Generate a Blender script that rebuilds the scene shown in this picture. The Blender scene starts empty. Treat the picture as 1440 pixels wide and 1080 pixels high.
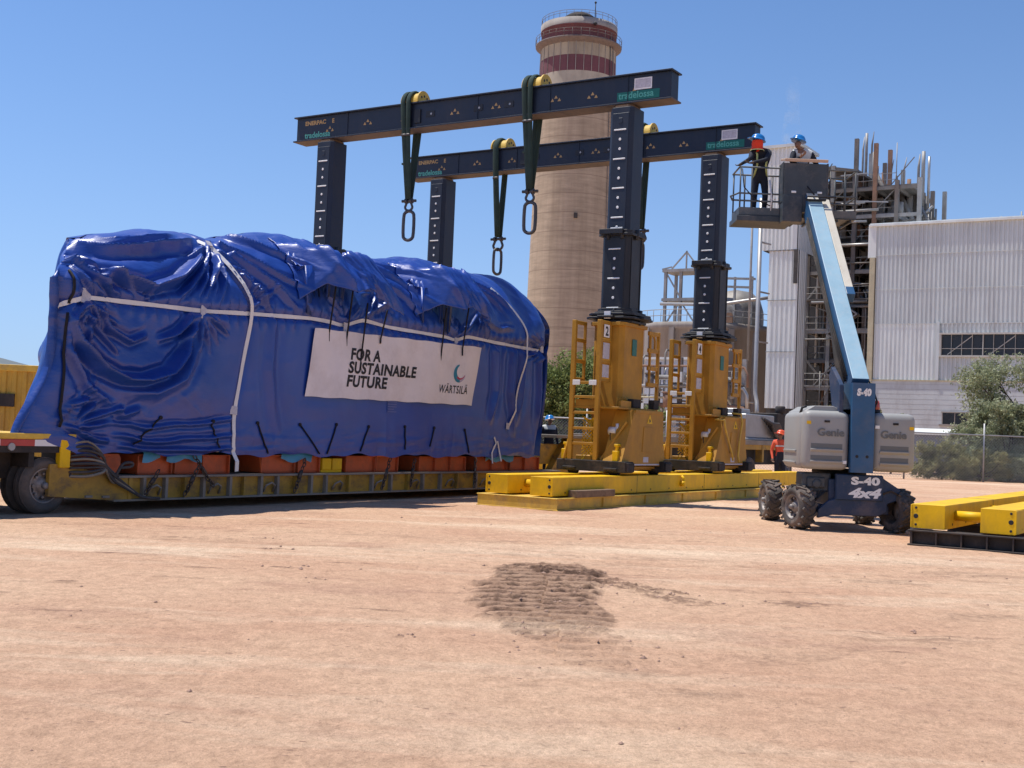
import bpy, bmesh, math, random
import numpy as np
from mathutils import Vector, Matrix, Euler

R = math.radians
rnd = random.Random(7)

# ------------------------------------------------------------------ camera
FPX, PITCH, ROLL, CAMH = 1731.8, R(2.13), R(2.363), 1.65
sc = bpy.context.scene
COL = sc.collection
cam_d = bpy.data.cameras.new('camera')
cam = bpy.data.objects.new('camera', cam_d)
COL.objects.link(cam)
cam_d.sensor_width = 36.0
cam_d.lens = FPX / 1440.0 * 36.0
cam_d.clip_start, cam_d.clip_end = 0.1, 6000.0
_F = Vector((0, math.cos(PITCH), math.sin(PITCH)))
_U0 = Vector((0, -math.sin(PITCH), math.cos(PITCH)))
_R0 = Vector((1, 0, 0))
_R = math.cos(ROLL) * _R0 + math.sin(ROLL) * _U0
_U = -math.sin(ROLL) * _R0 + math.cos(ROLL) * _U0
cam.matrix_world = Matrix(((_R.x, _U.x, -_F.x, 0), (_R.y, _U.y, -_F.y, 0), (_R.z, _U.z, -_F.z, CAMH), (0, 0, 0, 1)))
sc.camera = cam

# ------------------------------------------------------------------ sky and sun
SUN_EL = R(71)
SUN_DIR = Vector((-0.95, 0.25, 0)).normalized()           # towards the sun, on the ground plan
sun_v = Vector((SUN_DIR.x * math.cos(SUN_EL), SUN_DIR.y * math.cos(SUN_EL), math.sin(SUN_EL)))
world = bpy.data.worlds.new('World')
sc.world = world
world.use_nodes = True
wn = world.node_tree
for n in list(wn.nodes):
    wn.nodes.remove(n)
wo = wn.nodes.new('ShaderNodeOutputWorld')
bg = wn.nodes.new('ShaderNodeBackground')
sky = wn.nodes.new('ShaderNodeTexSky')
sky.sky_type = 'NISHITA'
sky.sun_disc = False
sky.sun_elevation = SUN_EL
sky.sun_rotation = math.atan2(sun_v.x, sun_v.y)
sky.altitude = 1200
sky.air_density = 1.0
sky.dust_density = 0.4
sky.ozone_density = 1.0
bg.inputs['Strength'].default_value = 0.15
stc = wn.nodes.new('ShaderNodeTexCoord')
smp = wn.nodes.new('ShaderNodeMapping')
smp.inputs['Location'].default_value = (0, 0, 0.135)       # the clear deep sky starts a little above the horizon
snm = wn.nodes.new('ShaderNodeVectorMath')
snm.operation = 'NORMALIZE'
wn.links.new(stc.outputs['Generated'], smp.inputs['Vector'])
wn.links.new(smp.outputs[0], snm.inputs[0])
wn.links.new(snm.outputs[0], sky.inputs['Vector'])
# deepen the blue of the clear noon sky
pm = wn.nodes.new('ShaderNodeMix'); pm.data_type = 'RGBA'; pm.blend_type = 'MULTIPLY'; pm.inputs[0].default_value = 1
pm.inputs[7].default_value = (0.19, 0.19, 0.19, 1)
gm = wn.nodes.new('ShaderNodeGamma'); gm.inputs[1].default_value = 1.38
tn = wn.nodes.new('ShaderNodeMix'); tn.data_type = 'RGBA'; tn.blend_type = 'MULTIPLY'; tn.inputs[0].default_value = 1
tn.inputs[7].default_value = (4.8, 5.35, 5.45, 1)
wn.links.new(sky.outputs[0], pm.inputs[6])
wn.links.new(pm.outputs[2], gm.inputs[0])
wn.links.new(gm.outputs[0], tn.inputs[6])
# pale dusty air low over the horizon
hz_ = wn.nodes.new('ShaderNodeSeparateXYZ'); wn.links.new(stc.outputs['Generated'], hz_.inputs[0])
h1 = wn.nodes.new('ShaderNodeMath'); h1.operation = 'MAXIMUM'; h1.inputs[1].default_value = 0.0; wn.links.new(hz_.outputs[2], h1.inputs[0])
h2 = wn.nodes.new('ShaderNodeMath'); h2.operation = 'MULTIPLY'; h2.inputs[1].default_value = -1 / 0.14; wn.links.new(h1.outputs[0], h2.inputs[0])
h3 = wn.nodes.new('ShaderNodeMath'); h3.operation = 'EXPONENT'; wn.links.new(h2.outputs[0], h3.inputs[0])
hm = wn.nodes.new('ShaderNodeMix'); hm.data_type = 'RGBA'; hm.clamp_factor = True
wn.links.new(h3.outputs[0], hm.inputs[0]); wn.links.new(tn.outputs[2], hm.inputs[6]); hm.inputs[7].default_value = (2.45, 3.2, 4.1, 1)
wn.links.new(hm.outputs[2], bg.inputs['Color'])
wn.links.new(bg.outputs[0], wo.inputs['Surface'])
sun_d = bpy.data.lights.new('sun', 'SUN')
sun_d.energy = 4.1
sun_d.angle = R(0.5)
sun_d.color = (1.0, 0.95, 0.88)
sun = bpy.data.objects.new('sun', sun_d)
COL.objects.link(sun)
sun.rotation_euler = sun_v.to_track_quat('Z', 'Y').to_euler()
sun.location = (0, 0, 60)
sc.view_settings.view_transform = 'Standard'
sc.view_settings.look = 'None'
sc.view_settings.gamma = 1.0
sc.view_settings.exposure = 0.35
sc.cycles.max_bounces = 6

# ------------------------------------------------------------------ frame of the gantry and the plant: x = away to the right, y = away to the left
TH = R(57.952)
GO = Vector((0.3135, 25.8766, 0.0))
AX = Vector((math.cos(TH), math.sin(TH), 0))
AY = Vector((-math.sin(TH), math.cos(TH), 0))


def W(x, y, z=0.0):
    return GO + AX * x + AY * y + Vector((0, 0, z))


# ------------------------------------------------------------------ materials
def new_mat(name):
    m = bpy.data.materials.new(name)
    m.use_nodes = True
    nt = m.node_tree
    return m, nt, nt.nodes['Principled BSDF']


def mk(name, col, rough=0.6, metal=0.0, var=0.18, vs=2.0, dirt=None, damt=0.35, ds=1.2, streak=1.0, bump=0.15, bs=40.0, spec=0.5, coat=0.0):
    """painted / worn surface: broad tone changes, dirt with its own shape, fine bump"""
    m, nt, b = new_mat(name)
    N = nt.nodes.new
    L = nt.links.new
    tc = N('ShaderNodeTexCoord')
    n1 = N('ShaderNodeTexNoise'); n1.inputs['Scale'].default_value = vs; n1.inputs['Detail'].default_value = 6; n1.inputs['Roughness'].default_value = 0.65
    L(tc.outputs['Object'], n1.inputs['Vector'])
    r1 = N('ShaderNodeMapRange'); r1.inputs[1].default_value = 0.3; r1.inputs[2].default_value = 0.7
    r1.inputs[3].default_value = 1 - var; r1.inputs[4].default_value = 1 + var
    L(n1.outputs[0], r1.inputs[0])
    mx = N('ShaderNodeMix'); mx.data_type = 'RGBA'; mx.blend_type = 'MULTIPLY'; mx.inputs[0].default_value = 1.0
    mx.inputs[6].default_value = (*col, 1)
    L(r1.outputs[0], mx.inputs[7])
    out = mx.outputs[2]
    if dirt is not None:
        mp = N('ShaderNodeMapping'); mp.inputs['Scale'].default_value = (1, 1, 1.0 / streak)
        L(tc.outputs['Object'], mp.inputs['Vector'])
        n2 = N('ShaderNodeTexNoise'); n2.inputs['Scale'].default_value = ds; n2.inputs['Detail'].default_value = 9; n2.inputs['Roughness'].default_value = 0.72
        L(mp.outputs[0], n2.inputs['Vector'])
        r2 = N('ShaderNodeMapRange'); r2.inputs[1].default_value = 0.48; r2.inputs[2].default_value = 0.68; r2.inputs[4].default_value = damt
        L(n2.outputs[0], r2.inputs[0])
        m2 = N('ShaderNodeMix'); m2.data_type = 'RGBA'
        L(r2.outputs[0], m2.inputs[0]); L(out, m2.inputs[6]); m2.inputs[7].default_value = (*dirt, 1)
        out = m2.outputs[2]
    L(out, b.inputs['Base Color'])
    rr = N('ShaderNodeMapRange'); rr.inputs[3].default_value = max(0.02, rough - 0.1); rr.inputs[4].default_value = min(1, rough + 0.12)
    L(n1.outputs[0], rr.inputs[0]); L(rr.outputs[0], b.inputs['Roughness'])
    b.inputs['Metallic'].default_value = metal
    b.inputs['Specular IOR Level'].default_value = spec
    b.inputs['Coat Weight'].default_value = coat
    if bump > 0:
        n3 = N('ShaderNodeTexNoise'); n3.inputs['Scale'].default_value = bs; n3.inputs['Detail'].default_value = 4
        L(tc.outputs['Object'], n3.inputs['Vector'])
        bp = N('ShaderNodeBump'); bp.inputs['Strength'].default_value = bump; bp.inputs['Distance'].default_value = 0.01
        L(n3.outputs[0], bp.inputs['Height']); L(bp.outputs[0], b.inputs['Normal'])
    return m


DUST = (0.30, 0.20, 0.14)
M = {}
M['navy'] = mk('navy_paint', (0.009, 0.017, 0.036), 0.5, var=0.25, dirt=(0.05, 0.045, 0.045), damt=0.3, streak=3)
M['black'] = mk('black_steel', (0.011, 0.012, 0.016), 0.5, var=0.3, dirt=(0.06, 0.055, 0.05), damt=0.35, streak=4)
M['underside'] = mk('dusty_flange', (0.13, 0.10, 0.085), 0.8, dirt=(0.03, 0.03, 0.035), damt=0.6)
M['yellow'] = mk('bright_yellow_paint', (0.80, 0.48, 0.008), 0.5, var=0.12, dirt=(0.40, 0.22, 0.04), damt=0.45, ds=2.0, streak=2, spec=0.25)
M['yellow_worn'] = mk('worn_yellow_paint', (0.66, 0.43, 0.06), 0.62, var=0.2, dirt=(0.34, 0.22, 0.10), damt=0.65, ds=2.5)
M['ochre'] = mk('ochre_yellow_paint', (0.45, 0.228, 0.028), 0.55, var=0.18, dirt=(0.26, 0.135, 0.035), damt=0.4, ds=1.6, streak=3, spec=0.25)
M['rubberblack'] = mk('black_rubber', (0.022, 0.02, 0.019), 0.85, var=0.3, dirt=(0.17, 0.12, 0.09), damt=0.5, bump=0.4, bs=25)
M['white'] = mk('white_paint', (0.78, 0.77, 0.75), 0.55, var=0.06)
M['whitemark'] = mk('white_marking', (0.82, 0.82, 0.80), 0.6, var=0.08)
M['paper'] = mk('printed_sheet', (0.52, 0.50, 0.54), 0.6, var=0.2, vs=14)
M['green'] = mk('green_sticker', (0.004, 0.14, 0.11), 0.5, var=0.1)
M['greenlet'] = mk('green_letters', (0.10, 0.42, 0.34), 0.5, var=0.1)
M['tan'] = mk('tan_letters', (0.46, 0.30, 0.12), 0.6, var=0.2)
M['sling'] = mk('dark_green_webbing', (0.022, 0.045, 0.036), 0.9, var=0.3, bump=0.6, bs=60)
M['steel'] = mk('forged_steel', (0.085, 0.083, 0.085), 0.5, metal=0.6, var=0.3, dirt=(0.12, 0.07, 0.04), damt=0.3)
M['galv'] = mk('galvanised_steel', (0.36, 0.36, 0.36), 0.5, metal=0.5, var=0.15)
M['wood'] = mk('weathered_timber', (0.20, 0.13, 0.08), 0.85, var=0.35, vs=5, dirt=(0.09, 0.06, 0.04), damt=0.6, ds=4, bump=0.5)
M['darkbase'] = mk('dark_brown_steel', (0.035, 0.028, 0.025), 0.7, var=0.3, dirt=(0.22, 0.15, 0.10), damt=0.45)
M['ink'] = mk('black_ink', (0.012, 0.011, 0.014), 0.6, var=0.05, bump=0)


# ------------------------------------------------------------------ mesh helpers
class MB:
    def __init__(s):
        s.bm = bmesh.new()
        s.M = Matrix.Identity(4)

    def v(s, p):
        return s.bm.verts.new(s.M @ Vector(p))

    def face(s, vs, mi=0, smooth=False):
        try:
            f = s.bm.faces.new(vs)
        except ValueError:
            return None
        f.material_index = mi
        f.smooth = smooth
        return f

    def poly(s, pts, mi=0):
        return s.face([s.v(p) for p in pts], mi)

    def box(s, x0, x1, y0, y1, z0, z1, mi=0, T=None):
        ps = [Vector((x, y, z)) for z in (z0, z1) for y in (y0, y1) for x in (x0, x1)]
        if T is not None:
            ps = [T @ p for p in ps]
        v = [s.v(p) for p in ps]
        for q in ((0, 2, 3, 1), (4, 5, 7, 6), (0, 1, 5, 4), (2, 6, 7, 3), (0, 4, 6, 2), (1, 3, 7, 5)):
            s.face([v[i] for i in q], mi)
        return s

    def cbox(s, c, d, mi=0, rz=0.0, rx=0.0, ry=0.0):
        T = Matrix.Translation(Vector(c)) @ Euler((rx, ry, rz)).to_matrix().to_4x4()
        return s.box(-d[0] / 2, d[0] / 2, -d[1] / 2, d[1] / 2, -d[2] / 2, d[2] / 2, mi, T)

    def bar(s, p0, p1, w, h=None, mi=0, up=(0, 0, 1)):
        p0, p1 = Vector(p0), Vector(p1)
        h = w if h is None else h
        d = p1 - p0
        ln = d.length
        if ln < 1e-6:
            return s
        d.normalize()
        u = Vector(up)
        if abs(d.dot(u)) > 0.98:
            u = Vector((1, 0, 0))
        sd = d.cross(u).normalized()
        u = sd.cross(d).normalized()
        T = Matrix(((d.x, sd.x, u.x, p0.x), (d.y, sd.y, u.y, p0.y), (d.z, sd.z, u.z, p0.z), (0, 0, 0, 1)))
        return s.box(0, ln, -w / 2, w / 2, -h / 2, h / 2, mi, T)

    def tube(s, pts, r, n=8, mi=0, cap=True, flat=None, closed=False):
        """round tube through points; r a number or one per point; flat=(scale along normal, scale along binormal)"""
        pts = [Vector(p) for p in pts]
        k = len(pts)
        rs = r if isinstance(r, (list, tuple)) else [r] * k
        rings = []
        prev = None
        for i, p in enumerate(pts):
            if closed:
                t = pts[(i + 1) % k] - pts[i - 1]
            else:
                t = pts[min(i + 1, k - 1)] - pts[max(i - 1, 0)]
            t.normalize()
            if prev is None:
                u = Vector((0, 0, 1)) if abs(t.z) < 0.9 else Vector((1, 0, 0))
                nrm = (u - t * u.dot(t)).normalized()
            else:
                nrm = (prev - t * prev.dot(t)).normalized()
            prev = nrm
            bn = t.cross(nrm)
            fa, fb = flat if flat else (1, 1)
            rings.append([s.v(p + (nrm * math.cos(2 * math.pi * j / n) * fa + bn * math.sin(2 * math.pi * j / n) * fb) * rs[i]) for j in range(n)])
        m = k if closed else k - 1
        for i in range(m):
            a, b_ = rings[i], rings[(i + 1) % k]
            for j in range(n):
                s.face([a[j], a[(j + 1) % n], b_[(j + 1) % n], b_[j]], mi, n > 4)
        if cap and not closed:
            s.face(rings[0][::-1], mi)
            s.face(rings[-1], mi)
        return s

    def cyl(s, p0, p1, r0, r1=None, n=16, mi=0):
        return s.tube([p0, p1], [r0, r0 if r1 is None else r1], n, mi)

    def prism(s, poly, axis, d0, d1, mi=0, mcap=None):
        """polygon given in the two other axes (in x,y,z order), pulled along axis"""
        def P(q, d):
            return (d, q[0], q[1]) if axis == 'x' else ((q[0], d, q[1]) if axis == 'y' else (q[0], q[1], d))
        a = [s.v(P(q, d0)) for q in poly]
        b_ = [s.v(P(q, d1)) for q in poly]
        n = len(poly)
        fs = [s.face(a[::-1], mi if mcap is None else mcap), s.face(b_, mi if mcap is None else mcap)]
        for i in range(n):
            fs.append(s.face([a[i], a[(i + 1) % n], b_[(i + 1) % n], b_[i]], mi))
        return s

    def lathe(s, prof, n=32, mi=0, c=(0, 0, 0), T=None, smooth=True, a0=0.0, a1=2 * math.pi):
        full = abs(a1 - a0 - 2 * math.pi) < 1e-6
        T = T or Matrix.Translation(Vector(c))
        rings = []
        m = n if full else n + 1
        for r, z in prof:
            if r < 1e-6:
                rings.append([s.v(T @ Vector((0, 0, z)))])
            else:
                rings.append([s.v(T @ Vector((r * math.cos(a0 + (a1 - a0) * j / n), r * math.sin(a0 + (a1 - a0) * j / n), z))) for j in range(m)])
        for i in range(len(rings) - 1):
            a, b_ = rings[i], rings[i + 1]
            for j in range(n):
                k = (j + 1) % m
                if len(a) == 1 and len(b_) == 1:
                    continue
                if len(a) == 1:
                    s.face([a[0], b_[k], b_[j]], mi, smooth)
                elif len(b_) == 1:
                    s.face([a[j], a[k], b_[0]], mi, smooth)
                else:
                    s.face([a[j], a[k], b_[k], b_[j]], mi, smooth)
        return s

    def text(s, body, size, T, mi=0, bold=0.0, shear=0.0, ext=0.001, sx=1.0, center=False, spacing=1.0, width=None):
        cu = bpy.data.curves.new('txt', 'FONT')
        cu.body = body
        cu.size = size
        cu.shear = shear
        cu.offset = bold
        cu.extrude = ext
        cu.space_character = spacing
        cu.resolution_u = 3
        if center:
            cu.align_x = 'CENTER'
        ob = bpy.data.objects.new('txt', cu)
        COL.objects.link(ob)
        dg = bpy.context.evaluated_depsgraph_get()
        me = ob.evaluated_get(dg).to_mesh()
        if width:
            xs_ = [q.co.x for q in me.vertices]
            sx = width / (max(xs_) - min(xs_))
        vs = [s.v(T @ Vector((q.co.x * sx, q.co.y, q.co.z))) for q in me.vertices]
        for p in me.polygons:
            s.face([vs[i] for i in p.vertices], mi)
        ob.evaluated_get(dg).to_mesh_clear()
        bpy.data.objects.remove(ob)
        bpy.data.curves.remove(cu)
        return s

    def build(s, name, mats, parent=None, bevel=0.0, seg=1, loc=None, rz=0.0, doubles=False):
        if doubles:
            bmesh.ops.remove_doubles(s.bm, verts=s.bm.verts, dist=1e-4)
        bmesh.ops.recalc_face_normals(s.bm, faces=s.bm.faces)
        me = bpy.data.meshes.new(name)
        s.bm.to_mesh(me)
        s.bm.free()
        for m in (mats if isinstance(mats, (list, tuple)) else [mats]):
            me.materials.append(m)
        o = bpy.data.objects.new(name, me)
        COL.objects.link(o)
        if parent is not None:
            o.parent = parent
        if loc is not None:
            o.location = loc
        o.rotation_euler.z = rz
        if bevel > 0:
            md = o.modifiers.new('bevel', 'BEVEL')
            md.width = bevel
            md.segments = seg
            md.limit_method = 'ANGLE'
            md.angle_limit = R(40)
        return o


def TX(o, xd, yd):
    """placing matrix: text runs along xd, its up is yd"""
    x, y = Vector(xd).normalized(), Vector(yd).normalized()
    z = x.cross(y)
    o = Vector(o)
    return Matrix(((x.x, y.x, z.x, o.x), (x.y, y.y, z.y, o.y), (x.z, y.z, z.z, o.z), (0, 0, 0, 1)))


def tag(o, label, cat, group=None, kind=None):
    if label:
        o['label'] = label
    if cat:
        o['category'] = cat
    if group:
        o['group'] = group
    if kind:
        o['kind'] = kind
    return o


def empty(name, label, cat, loc=(0, 0, 0), rz=0.0, group=None):
    o = bpy.data.objects.new(name, None)
    COL.objects.link(o)
    o.location = loc
    o.rotation_euler.z = rz
    o.empty_display_size = 0.3
    return tag(o, label, cat, group)


def dup(root, loc=None, rz=None, label=None, skip=()):
    kids = {}
    for o in bpy.data.objects:
        if o.parent is not None:
            kids.setdefault(o.parent.name, []).append(o)

    def cp(o, par):
        c = o.copy()
        COL.objects.link(c)
        c.parent = par
        for ch in kids.get(o.name, []):
            if ch.name.split('.')[0] not in skip:
                cp(ch, c)
        return c
    r = cp(root, root.parent)
    if loc is not None:
        r.location = loc
    if rz is not None:
        r.rotation_euler.z = rz
    if label:
        r['label'] = label
    return r


def chain_noise(x, seed=0):
    return math.sin(x * 1.7 + seed) * 0.5 + math.sin(x * 4.1 + seed * 2.3) * 0.3 + math.sin(x * 9.7 + seed * 5.1) * 0.2

# ------------------------------------------------------------------ ground
_rs = np.random.RandomState(3)


def vnoise(x, y, seed=0):
    """smooth lattice noise on arrays, 0..1"""
    rs = np.random.RandomState(seed)
    tab = rs.rand(256, 256)
    xi, yi = np.floor(x).astype(int), np.floor(y).astype(int)
    fx, fy = x - xi, y - yi
    fx, fy = fx * fx * (3 - 2 * fx), fy * fy * (3 - 2 * fy)
    g = lambda a, b: tab[a % 256, b % 256]
    return (g(xi, yi) * (1 - fx) + g(xi + 1, yi) * fx) * (1 - fy) + (g(xi, yi + 1) * (1 - fx) + g(xi + 1, yi + 1) * fx) * fy


def fbm(x, y, oct=4, seed=0, gain=0.5):
    s, a, t = 0, 1.0, 0
    for k in range(oct):
        s = s + a * vnoise(x * 2 ** k + 17.3 * k, y * 2 ** k + 5.1 * k, seed + k)
        t += a
        a *= gain
    return s / t


def smooth(e0, e1, x):
    t = np.clip((x - e0) / (e1 - e0), 0, 1)
    return t * t * (3 - 2 * t)


def grid_mesh(name, X, Y, Zz, mats, attrs=None, smoothf=True, parent=None):
    """quad sheet from 2-D coordinate arrays"""
    nr, nc = X.shape
    me = bpy.data.meshes.new(name)
    co = np.stack([X, Y, Zz], -1).reshape(-1, 3).astype(np.float32)
    idx = np.arange(nr * nc).reshape(nr, nc)
    q = np.stack([idx[:-1, :-1], idx[:-1, 1:], idx[1:, 1:], idx[1:, :-1]], -1).reshape(-1, 4).astype(np.int32)
    me.vertices.add(len(co)); me.vertices.foreach_set('co', co.ravel())
    me.loops.add(q.size); me.loops.foreach_set('vertex_index', q.ravel())
    me.polygons.add(len(q))
    me.polygons.foreach_set('loop_start', np.arange(0, q.size, 4, dtype=np.int32))
    me.polygons.foreach_set('loop_total', np.full(len(q), 4, dtype=np.int32))
    me.polygons.foreach_set('use_smooth', np.full(len(q), smoothf, dtype=bool))
    me.update(calc_edges=True)
    for k, v in (attrs or {}).items():
        at = me.attributes.new(k, 'FLOAT', 'POINT')
        at.data.foreach_set('value', v.astype(np.float32).ravel())
    for m in mats:
        me.materials.append(m)
    o = bpy.data.objects.new(name, me)
    COL.objects.link(o)
    if parent is not None:
        o.parent = parent
    return o


def segdist(x, y, pts):
    """distance to a polyline, and the parameter along it (0..1)"""
    best = np.full(x.shape, 1e9); par = np.zeros(x.shape)
    n = len(pts) - 1
    for i in range(n):
        ax, ay = pts[i]; bx, by = pts[i + 1]
        dx, dy = bx - ax, by - ay
        t = np.clip(((x - ax) * dx + (y - ay) * dy) / (dx * dx + dy * dy + 1e-12), 0, 1)
        d = np.hypot(x - ax - t * dx, y - ay - t * dy)
        m = d < best
        best = np.where(m, d, best); par = np.where(m, (i + t) / n, par)
    return best, par


def ground_material():
    m, nt, b = new_mat('pink_caliche_dirt')
    N = nt.nodes.new; L = nt.links.new
    tc = N('ShaderNodeTexCoord')
    def noise(sc_, det=8, rough=0.6, sx=1, sy=1, dist=0.0):
        mp = N('ShaderNodeMapping'); mp.inputs['Scale'].default_value = (sx, sy, 1)
        L(tc.outputs['Object'], mp.inputs['Vector'])
        n = N('ShaderNodeTexNoise'); n.inputs['Scale'].default_value = sc_; n.inputs['Detail'].default_value = det; n.inputs['Roughness'].default_value = rough
        n.inputs['Distortion'].default_value = dist
        L(mp.outputs[0], n.inputs['Vector'])
        return n.outputs[0]
    def ramp(v, a, b_, c0, c1):
        r = N('ShaderNodeValToRGB'); r.color_ramp.elements[0].position = a; r.color_ramp.elements[1].position = b_
        r.color_ramp.elements[0].color = (*c0, 1); r.color_ramp.elements[1].color = (*c1, 1)
        L(v, r.inputs[0]); return r.outputs[0]
    def mix(f, a, c, mode='MIX'):
        x = N('ShaderNodeMix'); x.data_type = 'RGBA'; x.blend_type = mode
        if isinstance(f, float): x.inputs[0].default_value = f
        else: L(f, x.inputs[0])
        for k, s_ in ((6, a), (7, c)):
            if isinstance(s_, tuple): x.inputs[k].default_value = (*s_, 1)
            else: L(s_, x.inputs[k])
        return x.outputs[2]
    base = ramp(noise(0.22, 7, 0.62), 0.34, 0.66, (0.585, 0.352, 0.230), (0.69, 0.468, 0.312))
    # pale compacted sweeps across the yard, reddish loose patches
    pale = N('ShaderNodeMapRange'); pale.inputs[1].default_value = 0.52; pale.inputs[2].default_value = 0.66; pale.inputs[4].default_value = 0.85
    L(noise(0.30, 8, 0.62, 0.35, 1.5, 0.4), pale.inputs[0])
    c = mix(pale.outputs[0], base, (0.79, 0.60, 0.425))
    red = N('ShaderNodeMapRange'); red.inputs[1].default_value = 0.54; red.inputs[2].default_value = 0.72; red.inputs[4].default_value = 0.75
    L(noise(0.55, 8, 0.7, 0.6, 1.0), red.inputs[0])
    c = mix(red.outputs[0], c, (0.43, 0.25, 0.175))
    fine = ramp(noise(7, 8, 0.78, 1.0, 0.75), 0.32, 0.66, (0.74, 0.725, 0.71), (1.12, 1.12, 1.12))
    c = mix(1.0, c, fine, 'MULTIPLY')
    grit = ramp(noise(34, 5, 0.75, 1.0, 0.7), 0.30, 0.56, (0.74, 0.72, 0.70), (1.06, 1.06, 1.06))
    c = mix(0.8, c, grit, 'MULTIPLY')
    # scattered small dark crumbs
    vo = N('ShaderNodeTexVoronoi'); vo.inputs['Scale'].default_value = 9.0; vo.inputs['Randomness'].default_value = 1.0
    mp = N('ShaderNodeMapping'); mp.inputs['Scale'].default_value = (0.8, 1.5, 1); L(tc.outputs['Object'], mp.inputs['Vector']); L(mp.outputs[0], vo.inputs['Vector'])
    cr = N('ShaderNodeMapRange'); cr.inputs[1].default_value = 0.10; cr.inputs[2].default_value = 0.20; cr.inputs[3].default_value = 1.0; cr.inputs[4].default_value = 0.0
    L(vo.outputs['Distance'], cr.inputs[0])
    gate = N('ShaderNodeMapRange'); gate.inputs[1].default_value = 0.50; gate.inputs[2].default_value = 0.60
    L(noise(1.3, 5, 0.6), gate.inputs[0])
    mu = N('ShaderNodeMath'); mu.operation = 'MULTIPLY'; L(cr.outputs[0], mu.inputs[0]); L(gate.outputs[0], mu.inputs[1])
    c = mix(mu.outputs[0], c, (0.30, 0.185, 0.13))
    at = N('ShaderNodeAttribute'); at.attribute_name = 'loose'  # loose soil, plus the painted groove shade between tread bars
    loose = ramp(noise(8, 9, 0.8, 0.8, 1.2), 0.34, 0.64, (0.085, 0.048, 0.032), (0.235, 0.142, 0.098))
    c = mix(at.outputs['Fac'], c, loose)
    L(c, b.inputs['Base Color'])
    b.inputs['Roughness'].default_value = 0.95
    b.inputs['Specular IOR Level'].default_value = 0.15
    nb = noise(20, 8, 0.75, 1.0, 0.8); nb2 = noise(3.5, 7, 0.7, 0.8, 1.1)
    ad = N('ShaderNodeMath'); ad.operation = 'MULTIPLY_ADD'; ad.inputs[1].default_value = 2.6; L(nb2, ad.inputs[0]); L(nb, ad.inputs[2])
    c = mix(0.6, c, ramp(noise(130, 2, 0.6, 1.0, 0.8), 0.30, 0.60, (0.70, 0.67, 0.64), (1.10, 1.10, 1.09)), 'MULTIPLY')
    L(c, b.inputs['Base Color'])
    bp = N('ShaderNodeBump'); bp.inputs['Strength'].default_value = 0.85; bp.inputs['Distance'].default_value = 0.035
    L(ad.outputs[0], bp.inputs['Height']); L(bp.outputs[0], b.inputs['Normal'])
    return m


def geom_line(a, b, n, p):
    t = np.linspace(0, 1, n)
    return a + (b - a) * t ** p


xs = np.concatenate([-np.geomspace(3000, 24, 26), np.linspace(-23, -6.2, 110), np.linspace(-6, -0.52, 150), np.linspace(-0.5, 2.3, 224), np.linspace(2.33, 6, 105), np.linspace(6.2, 23, 110), np.geomspace(24, 3000, 26)])
ys = np.concatenate([-np.geomspace(1500, 3, 12), np.linspace(-2, 4.5, 10), np.linspace(4.6, 8.0, 90), np.linspace(8.03, 15.2, 300), np.linspace(15.26, 31, 230), np.geomspace(31.5, 4200, 60)])
GX, GY = np.meshgrid(xs, ys)
near = smooth(45, 26, GY) * smooth(30, 18, np.abs(GX)) * smooth(0, 3, GY)
GZ = near * (0.030 * (fbm(GX * 0.35, GY * 0.5, 3, 11) - 0.5) + 0.020 * (fbm(GX * 1.6, GY * 2.6, 3, 21) - 0.5) + 0.012 * (fbm(GX * 5.5, GY * 9, 3, 31) - 0.5))
# torn-up loose soil with tread bars, and its tail; smaller scuffs around
wob = 0.22 * (fbm(GX * 2.2, GY * 1.6, 3, 41) - 0.5)
wob1 = wob + 0.30 * (fbm(GX * 6, GY * 3.5, 3, 43) - 0.5)
d1, t1 = segdist(GX + wob1, GY + wob, [(0.52, 14.6), (0.28, 12.4), (0.42, 10.6), (0.66, 9.0)])
w1 = 0.70 * (1 - 0.55 * smooth(0.45, 1.0, t1))
m1 = smooth(w1, w1 * 0.72, d1) * (1 - 0.55 * smooth(0.55, 1.0, t1))
d2, t2 = segdist(GX + wob, GY + wob, [(0.65, 14.4), (1.3, 13.6), (1.95, 12.3)])
m2 = smooth(0.48 * (1 - 0.55 * t2), 0.16, d2) * (1 - 0.35 * t2)
m3 = np.zeros_like(GX)
nz_ = 0.9 * (fbm(GX * 7, GY * 12, 3, 51) - 0.5)
sk = np.random.RandomState(23)
scuffs = [(-5 + 13 * sk.rand(), 9 + 11 * sk.rand(), 0.03 + 0.06 * sk.rand(), 0.2 + 0.7 * sk.rand(), 0.35 + 0.5 * sk.rand()) for _ in range(46)]
for (px, py, w_, l_, am) in ((3.05, 12.6, 0.26, 0.55, 0.75), (2.5, 13.5, 0.14, 0.5, 0.5), (-2.95, 15.9, 0.10, 0.32, 0.9), (-2.4, 13.9, 0.08, 0.3, 0.8), (-3.4, 17.2, 0.07, 0.28, 0.7), (-1.9, 13.0, 0.10, 0.15, 0.7), (-0.75, 9.7, 0.04, 0.08, 0.8), (4.7, 14.9, 0.30, 0.9, 0.45), (3.6, 10.6, 0.22, 0.8, 0.45), (6.2, 16.2, 0.4, 1.2, 0.4), (1.2, 8.0, 0.18, 0.5, 0.35), (-4.2, 12.0, 0.12, 0.1, 0.6), (2.2, 16.6, 0.3, 1.1, 0.35), (5.2, 12.4, 0.3, 1.0, 0.3), (0.0, 18.0, 0.3, 1.4, 0.3)) + tuple(scuffs):
    e = np.hypot((GX - px + wob) / l_, (GY - py + wob * 0.6) / w_)
    m3 = np.maximum(m3, am * smooth(1.0, 0.35, e + nz_))
rag = fbm(GX * 11, GY * 12, 4, 61)
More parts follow.
